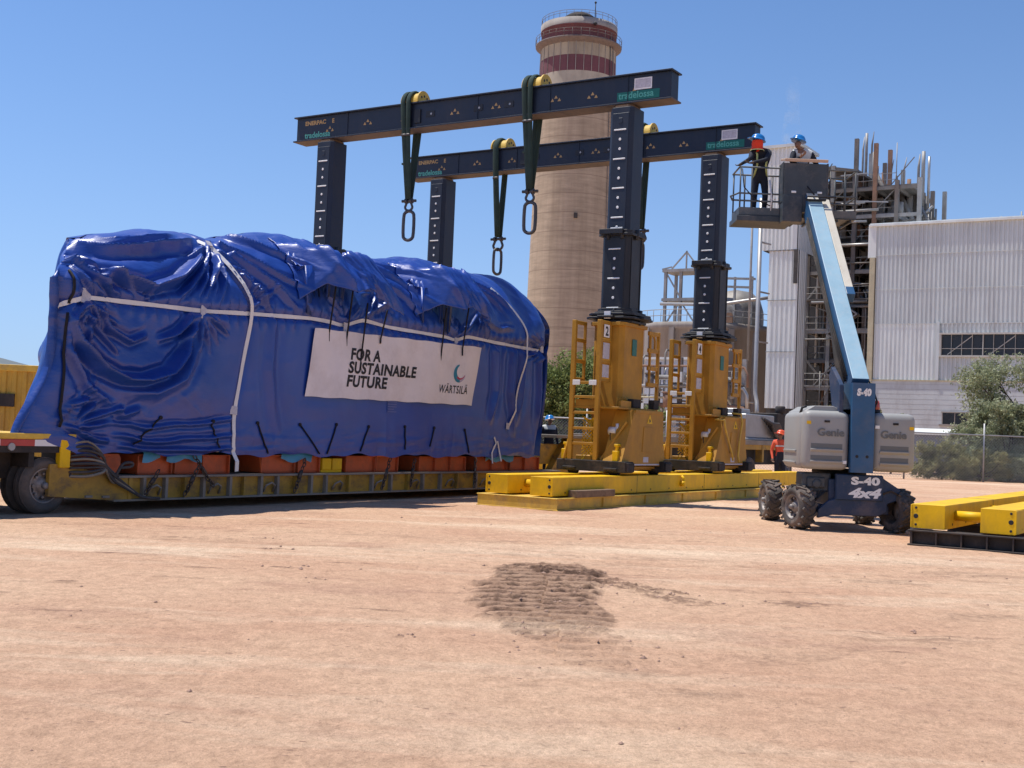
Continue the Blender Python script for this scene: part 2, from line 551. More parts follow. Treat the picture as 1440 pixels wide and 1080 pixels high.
streak = fbm(GX * 4.0, GY * 20, 4, 63)
ph = GY * 21.0 + 2.5 * fbm(GX * 0.8, GY * 0.6, 2, 71) - 1.6 * GX + 2.2 * np.where(GX > 0.42 + 0.05 * np.sin(GY * 2), 1.0, 0.0) + 1.1 * fbm(GX * 6, GY * 4, 3, 73)
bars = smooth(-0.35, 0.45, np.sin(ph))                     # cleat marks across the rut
core = 1 - smooth(0.30, 0.75, t1)
n1_ = m1 * smooth(0.50, 0.60, 0.42 * core + 0.30 * rag + 0.42 * streak + 0.22 * bars * (1.2 - core))
n2_ = m2 * smooth(0.40, 0.58, 0.5 * rag + 0.5 * streak)
n3_ = m3 * smooth(0.40, 0.56, 0.45 * rag + 0.6 * streak)
clod = np.maximum(0, fbm(GX * 15, GY * 15, 3, 81) - 0.46) * 2.4
GZ += n1_ * (0.004 + 0.050 * (bars - 0.45) * (0.6 + 0.6 * rag) + 0.022 * clod * core) + m1 * 0.012 * (bars - 0.4)
GZ += n2_ * (0.006 + 0.045 * clod) + n3_ * (0.003 + 0.022 * clod)
m1 = n1_ * (0.30 + 0.75 * (1 - bars) * smooth(0.15, 0.42, rag + 0.1) + 0.30 * clod) + 0.16 * m1  # grooves between the bars darkened: their shade is put into the soil colour
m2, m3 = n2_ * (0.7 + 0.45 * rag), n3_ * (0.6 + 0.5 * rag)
# faint old wheel ruts sweeping across the yard
ruts = np.zeros_like(GX)
for (k, pts, dep) in ((1, [(-14, 17.2), (-5, 18.6), (3, 18.2), (10, 16.4), (16, 14.0)], 0.02), (2, [(-14, 15.4), (-5, 16.7), (3, 16.2), (10, 14.4), (16, 12.2)], 0.02), (3, [(0.5, 15.5), (3.5, 15.9), (9, 17.5), (15, 19.5)], 0.016), (4, [(0.2, 8.2), (2.4, 9.6), (5, 12.6), (8, 17)], 0.014)):
    dd, tt = segdist(GX, GY, pts)
    GZ -= near * dep * smooth(0.28, 0.10, dd) * (0.4 + 0.6 * fbm(GX * 2, GY * 2, 2, 90 + k))
    lug = smooth(-0.2, 0.6, np.sin(tt * 260 + 3 * np.sin(dd * 18)))
    ruts = np.maximum(ruts, 0.30 * smooth(0.26, 0.14, dd) * smooth(0.42, 0.60, fbm(GX * 0.8, GY * 1.4, 3, 88 + k)) * (0.35 + 0.65 * lug) * (0.4 + 0.9 * streak))
    GZ += near * dep * 0.4 * np.exp(-((dd - 0.34) / 0.07) ** 2) * fbm(GX * 5, GY * 8, 2, 95 + k)
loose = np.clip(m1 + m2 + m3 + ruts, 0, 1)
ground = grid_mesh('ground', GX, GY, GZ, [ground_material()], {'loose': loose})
tag(ground, 'flat pinkish dirt yard under the gantry and trailer', 'ground', kind='structure')

# loose clods and pebbles lying on the dirt
def height_at(x, y):
    i = np.clip(np.searchsorted(ys, y), 1, len(ys) - 1); j = np.clip(np.searchsorted(xs, x), 1, len(xs) - 1)
    return GZ[i, j]
cr_ = np.random.RandomState(17)
spots = []
for k in range(150):
    y = 5.5 + 17 * cr_.rand() ** 1.2; x = (cr_.rand() * 2 - 1) * (1.5 + y * 0.45)
    spots.append((x, y, 0.004 + 0.008 * cr_.rand() ** 2 * (1 + y / 14)))
for k in range(150):
    t = cr_.rand(); y = 14.9 - 6.3 * t ** 1.3; x = 0.48 + (cr_.rand() - 0.5) * 1.45 * (1 - 0.3 * t) + 0.12 * t
    spots.append((x + 0.1 * cr_.randn(), y, 0.006 + 0.016 * cr_.rand() ** 2))
for k in range(50):
    t = cr_.rand(); spots.append((0.7 + 1.5 * t + 0.12 * cr_.randn(), 14.3 - 2.1 * t + 0.2 * cr_.randn(), 0.006 + 0.018 * cr_.rand() ** 2))
for (px, py, w_) in ((3.05, 12.6, 0.35), (-2.95, 15.9, 0.2), (-2.4, 13.9, 0.18), (-3.4, 17.2, 0.2), (-1.9, 13.0, 0.15), (4.7, 14.9, 0.7), (-0.75, 9.7, 0.08), (6.2, 16.2, 0.8), (3.6, 10.6, 0.5)):
    for k in range(7):
        spots.append((px + w_ * cr_.randn() * 0.7, py + w_ * cr_.randn() * 0.5, 0.006 + 0.018 * cr_.rand() ** 2))
mb = MB()
for (x, y, r_) in spots:
    c = Vector((x, y, float(height_at(x, y)) + r_ * 0.25))
    v6 = [mb.v(c + Vector((sx * r_ * (0.7 + 0.7 * cr_.rand()) * 1.2, sy * r_ * (0.7 + 0.6 * cr_.rand()), sz * r_ * (0.5 + 0.5 * cr_.rand())))) for sx, sy, sz in ((1, 0, 0), (0, 1, 0), (-1, 0, 0), (0, -1, 0), (0.2, 0.1, 1), (0, 0, -0.6))]
    for i in range(4):
        mb.face([v6[i], v6[(i + 1) % 4], v6[4]]); mb.face([v6[(i + 1) % 4], v6[i], v6[5]])
M['clod'] = mk('clod_soil', (0.34, 0.215, 0.155), 0.95, var=0.4, vs=6, bump=0.3)
tag(mb.build('clods', M['clod']), 'loose clods and pebbles strewn over the dirt', 'clods', kind='stuff')

# ------------------------------------------------------------------ gantry track
def slab_track(x0, x1, loc, label, base_label, dark=False, lx=0.0):
    t = empty('gantry_track', label, 'track', loc, TH, 'tracks of the gantry')
    for yc in (0.55, -0.55):
        mb = MB()
        mb.prism([(yc - 0.27, 0.29), (yc + 0.27, 0.29), (yc + 0.27, 0.69), (yc - 0.27, 0.69)], 'x', x0, x1)
        # end lugs with their bolt holes
        s_ = -1
        for hz, hr in ((0.63, 0.022), (0.49, 0.04), (0.35, 0.022)):
            mb.cyl((x0 - 0.006, yc + (0.2 if yc > 0 else -0.2), hz), (x0 + 0.02, yc + (0.2 if yc > 0 else -0.2), hz), hr, n=12, mi=1)
        mb.box(x0 - 0.012, x0 + 0.5, yc - (0.285 if yc < 0 else -0.262), yc - (0.262 if yc < 0 else -0.285), 0.30, 0.68)
        xx = x0 + 0.55
        while xx < x1 - 0.3:
            mb.cyl((xx, yc - 0.278, 0.36), (xx, yc - 0.27, 0.36), 0.022, n=8, mi=1); xx += 1.05
        xx = x0 + 4.0
        while xx < x1 - 1:
            mb.box(xx - 0.008, xx + 0.008, yc - 0.274, yc + 0.274, 0.285, 0.694, 1)
            xx += 4.0
        mb.build('rail', [M['yellow'], M['ink']], t, 0.012)
    for xx in (x0 + 0.75, x0 + 3.8, x0 + 7.9, x0 + 11.9):
        if xx < x1 - 0.2:
            MB().cyl((xx, -0.30, 0.50), (xx, 0.30, 0.50), 0.085, n=16).build('cross_tube', M['yellow'], t)
    # a pin bracket on the near side
    mb = MB(); mb.tube([(x0 + 6.5, -0.84, 0.66), (x0 + 6.5, -0.90, 0.60), (x0 + 6.5, -0.90, 0.45)], 0.035, 8); mb.cyl((x0 + 6.5, -0.95, 0.47), (x0 + 6.5, -0.82, 0.47), 0.07, n=12)
    mb.build('bracket', M['yellow'], t)
    bs = empty('track_stand', base_label, 'stand', loc, TH, 'steel stands under the tracks')
    m = M['darkbase'] if dark else M['yellow_worn']
    L0, L1 = x0 - 0.10 + lx, x1 - 2.5
    if dark:
        xx = L0
        while xx < L1 + 0.1:
            mb = MB()
            for zz in ((0.0, 0.028), (0.235, 0.263)):
                mb.box(xx, xx + 0.34, -3.2, 0.86, *zz)
            mb.box(xx + 0.155, xx + 0.185, -3.2, 0.86, 0.028, 0.235)
            mb.build('cross_beam', m, bs, 0.005)
            xx += 2.75
    else:
        mb = MB()
        for zz in ((0.0, 0.028), (0.235, 0.263)):
            mb.box(L0, L1, -1.02, 1.0, *zz)
        mb.box(L0 + 0.012, L0 + 0.03, -1.0, 0.98, 0.028, 0.235)
        mb.box(L0 + 0.03, L1, -0.96, -0.94, 0.028, 0.235)
        mb.box(L0 + 0.03, L1, 0.92, 0.94, 0.028, 0.235)
        mb.build('flange_beam', m, bs, 0.006)
    if dark:
        for k in range(9):
            yy = 0.80 - k * 0.40
            MB().box(L0 + 0.01, L0 + 0.155, yy - 0.012, yy + 0.012, 0.028, 0.235).build('stiffener', m, bs)
    else:
        xx = L0 + 2.1
        while xx < L1:
            MB().box(xx - 0.012, xx + 0.012, -1.0, -0.96, 0.028, 0.235).build('stiffener', m, bs)
            xx += 2.15
    return t


TRK = 0.25
slab_track(0.25, 16.4, W(0, TRK), 'long yellow twin-rail track carrying the two numbered gantry legs', 'pale worn yellow steel stand under the track of the two numbered legs')
slab_track(0.25, 16.4, W(0, TRK + 9.42), 'far yellow twin-rail track on the other side of the trailer', 'worn yellow steel stand under the far track behind the trailer')
slab_track(-0.95, 13.0, W(0, -9.05), 'bright yellow twin-rail track section lying on dark steel at the right edge', 'dark brown steel stand with stiffener plates under the right-hand track', dark=True, lx=0.02)
b = MB().cbox((0, 0, 0.1), (1.75, 0.22, 0.15)).build('timber_block', M['wood'], bevel=0.008, loc=W(1.75, -0.72, 0.24), rz=TH)
tag(b, 'grey weathered timber block lying on the ledge beside the yellow rail', 'timber')

# ------------------------------------------------------------------ gantry legs
def oct_(hx, hy, c):
    return [(-hx + c, -hy), (hx - c, -hy), (hx, -hy + c), (hx, hy - c), (hx - c, hy), (-hx + c, hy), (-hx, hy - c), (-hx, -hy + c)]


def marks(mb, x, zt, n, mi=1):
    z = zt
    for k in range(n):
        mb.box(x - 0.004, x + 0.01, -0.16, 0.17, z - 0.018, z + 0.018, mi)
        for q in (0.235, 0.47):
            if k < n - 1 or q < 0.3:
                mb.cyl((x - 0.004, 0.0, z - q), (x + 0.01, 0.0, z - q), 0.035, n=12, mi=mi)
        z -= 0.715


def number_plate(num, par):
    mb = MB()
    mb.box(-1.06, -0.80, -0.150, -0.138, 3.93, 4.23)
    mb.text(num, 0.30, TX((-0.93, -0.152, 3.975), (1, 0, 0), (0, 0, 1)), 1, bold=0.010, center=True)
    return mb.build('number_plate', [M['whitemark'], M['ink']], par)


def make_leg(label, num):
    t = empty('gantry_tower', label, 'gantry leg', (0, 0, 0), TH, 'telescopic legs of the gantry')
    # black cross beams on rollers
    for sx in (-1.05, 1.05):
        mb = MB()
        mb.box(sx - 0.21, sx + 0.21, -0.93, 0.90, 0.76, 1.02)
        mb.box(sx - 0.19, sx + 0.19, -0.97, -0.93, 0.78, 0.99)
        for yy in (-0.55, 0.55):
            mb.cyl((sx, yy - 0.12, 0.775), (sx, yy + 0.12, 0.775), 0.085, n=16)
            mb.box(sx - 0.26, sx + 0.26, yy - 0.17, yy + 0.17, 0.80, 0.86)
        mb.build('cross_beam', M['rubberblack'], t, 0.012)
    mb = MB()
    mb.box(-0.84, 0.84, -0.62, 0.62, 0.80, 1.12)
    mb.box(-0.80, 0.80, -0.70, -0.62, 0.84, 0.90)
    mb.build('chassis', M['ochre'], t, 0.012)
    mb = MB()
    mb.prism(oct_(0.61, 0.41, 0.10), 'z', 1.12, 4.32)
    mb.prism(oct_(0.70, 0.47, 0.10), 'z', 4.24, 4.325)
    mb.box(0.645, 0.66, -0.30, 0.30, 1.2, 4.2)
    mb.box(-0.12, 0.12, -0.432, -0.42, 3.55, 3.95, 1)
    mb.build('outer_column', [M['ochre'], M['green']], t, 0.008)
    # notice sheets on the column
    for z0, z1 in ((3.42, 3.80), (2.98, 3.28)):
        mb = MB().box(-1.08, -0.76, -0.145, -0.135, z0, z1)
        mb.build('notice_sheet', M['paper'], t)
    if num:
        number_plate(num, t)
    mb = MB()
    mb.prism(oct_(0.40, 0.375, 0.09), 'z', 4.33, 6.52)
    mb.box(-0.415, -0.395, -0.27, 0.27, 4.5, 6.4)
    mb.box(-0.28, -0.24, -0.395, -0.375, 4.5, 6.4); mb.box(0.24, 0.28, -0.395, -0.375, 4.5, 6.4)
    marks(mb, -0.42, 6.12, 3)
    mb.build('lower_tube', [M['black'], M['whitemark']], t, 0.01)
    mb = MB()
    mb.prism(oct_(0.345, 0.315, 0.08), 'z', 6.5, 9.60)
    mb.box(-0.36, -0.34, -0.22, 0.22, 6.6, 9.45)
    mb.box(-0.37, -0.355, -0.05, 0.05, 9.20, 9.33)
    marks(mb, -0.365, 9.04, 4)
    mb.box(-0.365, -0.35, -0.16, 0.17, 6.62, 6.655, 1)
    mb.build('upper_tube', [M['navy'], M['whitemark']], t, 0.01)
    mb = MB()
    for hx, hy, z0, z1 in ((0.58, 0.53, 4.33, 4.38), (0.70, 0.65, 4.41, 4.46), (0.66, 0.61, 4.50, 4.55), (0.56, 0.52, 4.55, 4.60), (0.50, 0.46, 4.60, 4.68)):
        mb.prism(oct_(hx, hy, 0.20), 'z', z0, z1)
    for k in range(8):
        a = k * math.pi / 4 + 0.2
        mb.cyl((0.54 * math.cos(a), 0.50 * math.sin(a), 4.3), (0.54 * math.cos(a), 0.50 * math.sin(a), 4.66), 0.035, n=8)
    for sx, sy in ((-0.73, 0), (0.73, 0), (0, -0.68), (0, 0.68)):
        mb.cbox((sx, sy, 4.45), (0.14 if sx else 0.42, 0.14 if sy else 0.42, 0.05))
    mb.build('collar', M['black'], t, 0.006)
    MB().box(-0.72, -0.675, -0.1, 0.06, 4.40, 4.58).build('white_tag', M['whitemark'], t)
    mb = MB()
    mb.prism(oct_(0.48, 0.46, 0.1), 'z', 6.44, 6.50); mb.prism(oct_(0.44, 0.42, 0.1), 'z', 6.50, 6.58)
    for k in range(7):
        a = k * math.pi / 3.5
        mb.cyl((0.46 * math.cos(a), 0.44 * math.sin(a), 6.36), (0.46 * math.cos(a), 0.44 * math.sin(a), 6.6), 0.05, n=8)
    mb.cbox((-0.52, 0.05, 6.53), (0.1, 0.6, 0.12), rz=0.1)
    mb.build('tube_lock', M['black'], t, 0.005)
    mb = MB(); mb.prism(oct_(0.30, 0.24, 0.08), 'z', 9.60, 9.66); mb.prism(oct_(0.24, 0.2, 0.08), 'z', 9.66, 9.69)
    mb.build('head_plate', M['wood'], t)
    # guard frames: ladder stiles and their rungs
    X0 = -1.19
    for yy in (-0.10, 0.58):
        mb = MB()
        mb.box(X0 - 0.045, X0 + 0.045, yy - 0.055, yy + 0.055, 1.02, 4.33)
        for z in (4.28, 3.86, 3.36, 2.92):
            mb.box(X0 + 0.045, -0.64, yy - 0.035, yy + 0.035, z - 0.045, z + 0.045)
        mb.box(-0.70, -0.64, yy - 0.03, yy + 0.03, 2.9, 4.3)
        mb.build('guard_frame', M['ochre'], t, 0.008)
    for z in (2.84, 2.50, 2.13, 1.76, 1.40):
        mb = MB().box(X0 - 0.035, X0 + 0.035, -0.045, 0.525, z - 0.032, z + 0.032)
        if z > 2.8:
            mb.box(X0 - 0.05, X0 - 0.035, 0.36, 0.56, z - 0.06, z + 0.06, 1); mb.box(X0 - 0.05, X0 - 0.035, -0.08, 0.12, z - 0.06, z + 0.06, 1)
        mb.build('rung', [M['ochre'], M['whitemark']], t, 0.006)
    mb = MB()
    for k in range(11):
        z = 1.06 + k * 0.085
        for s_ in (1, -1):
            y0_, y1_ = (-0.02, 0.36) if s_ > 0 else (0.36, -0.02)
            mb.bar((X0 + 0.16, y0_, z - 0.05), (X0 + 0.16, y1_, min(z + 0.30, 2.05)), 0.018)
    mb.build('mesh_screen', M['yellow'], t)
    # step ledge with pump gear between the ladder and the column
    mb = MB()
    mb.box(X0 + 0.05, 0.9, -0.64, 0.6, 2.24, 2.29)
    mb.box(X0 + 0.06, X0 + 0.09, -0.05, 0.52, 2.29, 2.45)
    mb.box(-0.99, -0.45, -0.62, -0.56, 2.29, 2.44)
    for k in range(6):
        mb.box(-0.95 + k * 0.09, -0.93 + k * 0.09, -0.50, -0.47, 2.29, 2.52)
    mb.build('ledge', M['ochre'], t, 0.006)
    MB().box(-0.42, -0.02, -0.66, -0.50, 2.29, 2.50).build('valve_box', M['rubberblack'], t, 0.01)
    MB().box(0.72, 1.0, -0.66, -0.5, 2.29, 2.52).build('valve_box', M['rubberblack'], t, 0.01)
    mb = MB(); mb.cyl((-0.80, -0.25, 1.72), (-0.80, -0.45, 1.72), 0.10, n=16); mb.cyl((-0.80, -0.45, 1.7), (-0.80, -0.45, 1.9), 0.04, n=8)
    mb.build('filter_canister', M['white'], t)
    for k in range(4):
        q = 0.05 * k
        mb = MB(); mb.tube([(-0.86, -0.3 - q, 1.7 - q), (-0.95, -0.36 - q, 1.5), (-0.92, -0.40 - q, 1.25), (-0.98, -0.42 - q, 1.02)], 0.022, 6)
        mb.build('hose', M['yellow_worn'] if k % 2 else M['rubberblack'], t)
    mb = MB(); mb.bar((-1.12, -0.2, 1.03), (-0.82, -0.70, 1.95), 0.05); mb.build('stay', M['ochre'], t)
    mb = MB(); mb.bar((-1.24, 0.72, 1.03), (-1.06, 0.6, 1.85), 0.05); mb.build('stay', M['ochre'], t)
    # power pack cover on the near side
    mb = MB()
    mb.prism([(-1.22, 0.98), (0.98, 0.90), (1.14, 1.12), (1.02, 1.5), (0.98, 2.22), (-0.62, 2.22)], 'y', -0.80, -0.30)
    mb.prism([(-0.16, 1.25), (0.40, 1.25), (0.40, 1.85), (-0.10, 1.85)], 'y', -0.815, -0.80)
    mb.prism([(-0.58, 2.17), (0.94, 2.17), (0.94, 2.245), (-0.58, 2.245)], 'y', -0.815, -0.6)
    mb.box(-0.86, 0.80, -0.815, -0.80, 0.93, 0.965, 2)
    mb.poly([(0.06, -0.806, 1.93), (0.36, -0.806, 1.93), (0.21, -0.806, 2.16)], 3)
    mb.poly([(0.19, -0.810, 1.95), (0.26, -0.810, 1.99), (0.20, -0.810, 2.06), (0.18, -0.81, 2.02)], 1)
    mb.box(-0.08, 0.20, -0.808, -0.80, 1.0, 1.13, 2)
    mb.build('power_pack_cover', [M['ochre'], M['ink'], M['paper'], M['yellow']], t, 0.018, 2)
    # guard on the far end
    for yy in (-0.50, 0.40):
        mb = MB()
        mb.box(1.13, 1.20, yy - 0.04, yy + 0.04, 1.02, 4.22); mb.box(0.68, 0.73, yy - 0.03, yy + 0.03, 2.9, 4.16)
        for z in (4.16, 3.74, 3.30, 2.90):
            mb.box(0.60, 1.13, yy - 0.03, yy + 0.03, z - 0.05, z + 0.05)
        mb.tube([(0.70, yy, 3.79), (0.70, yy, 4.0), (0.78, yy, 4.1), (0.9, yy, 4.11), (0.97, yy, 4.0), (0.97, yy, 3.79)], 0.03, 6)
        mb.build('guard_frame', M['ochre'], t, 0.008)
    # rail clamps
    for yy, sx in ((0.74, -1.05), (-0.62, -1.05), (-0.62, 1.1)):
        mb = MB(); mb.box(sx - 0.16, sx + 0.0, yy - 0.07, yy + 0.07, 1.02, 1.26); mb.box(sx - 0.12, sx + 0.12, yy - 0.05, yy + 0.05, 1.36, 1.42); mb.box(sx + 0.04, sx + 0.12, yy - 0.05, yy + 0.05, 1.02, 1.36)
        mb.box(sx - 0.10, sx - 0.02, yy - 0.03, yy + 0.03, 1.26, 1.36)
        mb.build('rail_clamp', M['yellow'], t, 0.008)
    return t


LX, LY, LYF, DX = 4.66, 0.26, 9.68, 5.514
leg2 = make_leg('gantry leg with ochre base numbered 2, nearer of the two on the front track', '2')
leg2.location = W(LX, LY)
leg4 = dup(leg2, W(LX + DX, LY), label='gantry leg with ochre base numbered 4 and hoses draped over its cover', skip=('number_plate',))
number_plate('4', leg4)
for x0, x1, zt, zb in ((-0.75, -0.15, 2.15, 1.05), (0.45, 0.30, 2.35, 1.0)):
    mb = MB(); mb.tube([(x0 - 0.1, -0.62, zt + 0.02), (x0, -0.86, zt), (x0 + 0.08, -0.87, zt - 0.25), ((x0 + x1) / 2, -0.87, (zt + zb) / 2), (x1, -0.87, zb + 0.2), (x1 + 0.02, -0.9, zb)], 0.03, 8)
    mb.build('draped_hose', M['yellow_worn'], leg4)
dup(leg2, W(LX, LYF), label='dark telescopic gantry leg behind the trailer carrying the left end of the nearer beam', skip=('number_plate',))
dup(leg2, W(LX + DX, LYF), label='dark telescopic gantry leg behind the trailer carrying the left end of the farther beam', skip=('number_plate',))

# ------------------------------------------------------------------ header beams
BL, BR_ = 10.92, -1.03


def make_beam(label):
    t = empty('header_beam', label, 'gantry beam', (0, 0, 0), TH, 'header beams of the gantry')
    mb = MB()
    mb.box(-0.205, 0.205, BR_ + 0.05, BL - 0.06, 9.73, 10.385)
    for k in range(5):
        yy = BL - 1.95 - k * 2.2
        mb.box(-0.225, 0.225, yy - 0.01, yy + 0.01, 9.735, 10.38)
    mb.build('web', M['navy'], t, 0.006)
    mb = MB(); mb.box(-0.285, 0.285, BR_, BL, 10.385, 10.423); mb.build('top_flange', M['navy'], t, 0.004)
    mb = MB(); mb.box(-0.285, 0.285, BR_, BL, 9.692, 9.73, 1); mb.box(-0.290, -0.285, BR_, BL, 9.694, 9.728, 0); mb.build('bottom_flange', [M['navy'], M['underside']], t, 0.004)
    # lettering and small triangular marks on the web
    mb = MB()
    X = -0.208
    d, u = (0, -1, 0), (0, 0, 1)
    mb.text('ENERPAC', 0.165, TX((X, 10.55, 10.16), d, u), 0, bold=0.006, sx=1.1)
    mb.text('E', 0.165, TX((X, 9.55, 10.16), d, u), 0, bold=0.006)
    for y0_ in (10.55,):
        mb.text('tradelossa', 0.235, TX((X, y0_, 9.79), d, u), 1, bold=0.006, sx=0.98)
    for yy, zz in ((9.62, 9.99), (8.25, 10.05), (6.95, 10.03), (5.3, 10.04), (4.0, 10.06), (2.2, 10.05), (1.15, 10.02), (-0.0, 10.0)):
        for py, pz in ((0, 0), (0.10, -0.075), (-0.10, -0.075)):
            mb.poly([(X, yy + py + 0.05, zz + pz), (X, yy + py - 0.05, zz + pz), (X, yy + py, zz + pz + 0.085)], 0)
    mb.build('lettering', [M['tan'], M['greenlet'], M['tan']], t)
    mb = MB()
    mb.box(X - 0.003, X + 0.003, -0.68, 0.46, 9.775, 9.995, 0)
    mb.text('tradelossa', 0.235, TX((X - 0.006, 0.42, 9.83), d, u), 1, bold=0.004, sx=0.98)
    mb.build('sticker', [M['green'], M['greenlet']], t)
    mb = MB()
    mb.box(X - 0.006, X + 0.003, -0.47, 0.0, 10.02, 10.30, 0); mb.box(X - 0.008, X - 0.006, -0.445, -0.025, 10.055, 10.275, 1)
    mb.build('data_plate', [M['whitemark'], M['paper']], t)
    mb = MB()
    for yy in (6.1, 4.55, 3.6):
        mb.box(X - 0.01, X, yy - 0.14, yy + 0.14, 9.98, 10.14, 0); mb.cyl((X - 0.013, yy - 0.03, 10.06), (X, yy - 0.03, 10.06), 0.03, n=10, mi=1)
    mb.box(X - 0.035, X, 6.42, 6.62, 9.85, 10.22, 0)
    mb.build('cover_plate', [M['black'], M['galv']], t)
    return t


beam1 = make_beam('nearer dark navy gantry beam spanning the trailer high above the tarp')
beam1.location = W(LX, 0)
beam2 = dup(beam1, W(LX + DX, 0), label='farther dark navy gantry beam, lower in the view behind the first')


# ------------------------------------------------------------------ slings, shackles and rings hanging from the beams
def make_saddle(y, xb, label):
    t = empty('sling_saddle', label, 'saddle', W(xb, y, 10.423), TH, 'yellow saddles on the gantry beams')
    mb = MB()
    arc = [(0.27 * math.cos(a), 0.30 * math.sin(a)) for a in np.linspace(0, math.pi, 17)]
    mb.prism(arc, 'y', -0.25, 0.24)
    mb.build('half_drum', M['yellow_worn'], t)
    for yy in (-0.29, 0.24):
        arc2 = [(0.315 * math.cos(a), 0.345 * math.sin(a)) for a in np.linspace(0, math.pi, 17)]
        mb = MB().prism(arc2, 'y', yy, yy + 0.04)
        for a in (0.9, 1.57, 2.25):
            mb.cyl((0.2 * math.cos(a), yy - 0.003, 0.2 * math.sin(a)), (0.2 * math.cos(a), yy + 0.043, 0.2 * math.sin(a)), 0.035, n=10, mi=1)
        mb.build('end_cheek', [M['yellow_worn'], M['ink']], t)
    return t


def make_sling(y, xb, zl, twin, label):
    t = empty('lifting_sling', label, 'sling', W(xb, y, zl), TH, 'green lifting slings')
    z = lambda q: q - zl
    h = 0.30
    def band(off0, off1, name):
        front = []
        for q in np.linspace(0, 1, 7):
            front.append((-0.325 + (0.325 - 0.05) * q ** 1.3, off0 + (off1 - off0) * q, z(10.40) * (1 - q) + 0.02 * q))
        arc = [(-0.325 * math.cos(a), off0, z(10.44) + 0.33 * math.sin(a)) for a in np.linspace(0.12, math.pi - 0.12, 10)]
        back = []
        for q in np.linspace(0, 1, 7):
            back.append((0.325 - (0.325 - 0.05) * q, off0 + (off1 * 0.4 - off0) * q, z(10.40) * (1 - q) + 0.02 * q))
        pts = front[::-1] + arc + back
        mb = MB(); mb.tube(pts, 0.105 if not twin else 0.075, 10, flat=(0.42, 1.0))
        for i in (4,):
            p = Vector(pts[i]); mb.tube([p + Vector((-0.02, 0, 0.03)), p + Vector((-0.02, 0, -0.03))], 0.11 if not twin else 0.085, 8, mi=1, flat=(0.45, 1.02))
        mb.build(name, [M['sling'], M['steel']], t)
    if twin:
        band(0.10, 0.02, 'webbing_loop'); band(-0.08, -0.03, 'webbing_loop')
        mb = MB(); mb.box(-0.20, -0.13, -0.10, 0.16, z(zl + 0.95), z(zl + 1.0)); mb.build('keeper', M['sling'], t)
    else:
        band(0.02, 0.0, 'webbing_loop')
    return t


def make_shackle(y, xb, z0, wide, label, rz):
    """bow shackle: pin on top, bow below"""
    t = empty('bow_shackle', label, 'shackle', W(xb, y, z0), TH + rz, 'shackles under the slings')
    w, hgt = (0.15, 0.36) if wide else (0.10, 0.30)
    mb = MB()
    pts = [(0, -w * 0.75, 0.0), (0, -w * 0.8, -0.08)] + [(0, -w * 1.15 * math.cos(a), -hgt * 0.55 - w * 1.0 * math.sin(a)) for a in np.linspace(0, math.pi, 11)] + [(0, w * 0.8, -0.08), (0, w * 0.75, 0.0)]
    mb.tube(pts, 0.04 if wide else 0.034, 8)
    for s_ in (-1, 1):
        mb.cyl((0, s_ * w * 0.75 - 0.04, 0.0), (0, s_ * w * 0.75 + 0.04, 0.0), 0.075, n=12)
    mb.build('bow', M['steel'], t)
    MB().cyl((0, -w - 0.12, 0), (0, w + 0.12, 0), 0.04, n=12).build('pin', M['steel'], t)
    return t


def make_ring(y, xb, zt, label, rz):
    t = MB()
    hw, hh = 0.155, 0.40
    pts = []
    for a in np.linspace(0, 2 * math.pi, 28, endpoint=False):
        c, s_ = math.cos(a), math.sin(a)
        pts.append((0, hw * c, -hh + (hh - hw) * (1 if s_ > 0 else -1) * min(1, abs(s_) * 3) + hw * s_))
    t.tube(pts, 0.045, 10, closed=True)
    o = t.build('oblong_ring', M['steel'], loc=W(xb, y, zt), rz=TH + rz)
    return tag(o, label, 'lifting ring', 'steel rings under the slings')


for (y, xb, zl, twin, nm) in ((6.85, LX, 7.80, True, 'left end of the nearer beam'), (2.98, LX, 7.80, True, 'right half of the nearer beam'), (7.47, LX + DX, 7.66, False, 'farther beam, left of the chimney'), (2.53, LX + DX, 7.66, False, 'farther beam, half hidden behind leg 2')):
    make_saddle(y - 0.08 if twin else y - 0.05, xb, 'yellow half-round saddle on top of the ' + nm)
    make_sling(y, xb, zl, twin, 'dark green webbing sling hanging from the ' + nm)
    if twin:
        make_shackle(y, xb, zl - 0.02, False, 'small steel shackle under the sling on the ' + nm, 0.1)
        make_ring(y - 0.02, xb, zl - 0.30, 'oblong dark steel ring hanging below the ' + nm, 0.25)
    else:
        make_shackle(y, xb, zl - 0.05, True, 'wide bow shackle under the sling on the ' + nm, 0.0)
        make_ring(y, xb, zl - 0.36, 'thin edge-on steel ring hanging below the ' + nm, 1.25)

# ------------------------------------------------------------------ low-bed trailer
from mathutils.bvhtree import BVHTree
M['trailer_yellow'] = mk('scuffed_trailer_yellow', (0.40, 0.235, 0.03), 0.6, var=0.25, dirt=(0.075, 0.055, 0.045), damt=0.8, ds=2.2, streak=0.6)
M['trailer_dark'] = mk('grimy_black_frame', (0.022, 0.019, 0.018), 0.75, var=0.35, dirt=(0.12, 0.085, 0.065), damt=0.5)
M['edge'] = mk('scraped_steel_edge', (0.24, 0.21, 0.17), 0.6, var=0.3, dirt=(0.10, 0.07, 0.05), damt=0.6, ds=4)
M['tyre'] = mk('dusty_tyre', (0.085, 0.074, 0.066), 0.9, var=0.25, dirt=(0.20, 0.15, 0.12), damt=0.5, ds=3, bump=0.3)
M['rim'] = mk('dull_rim', (0.26, 0.235, 0.22), 0.55, metal=0.4, var=0.3, dirt=(0.10, 0.07, 0.05), damt=0.6, ds=6)
M['red'] = mk('red_reflector', (0.42, 0.05, 0.04), 0.4, var=0.15)
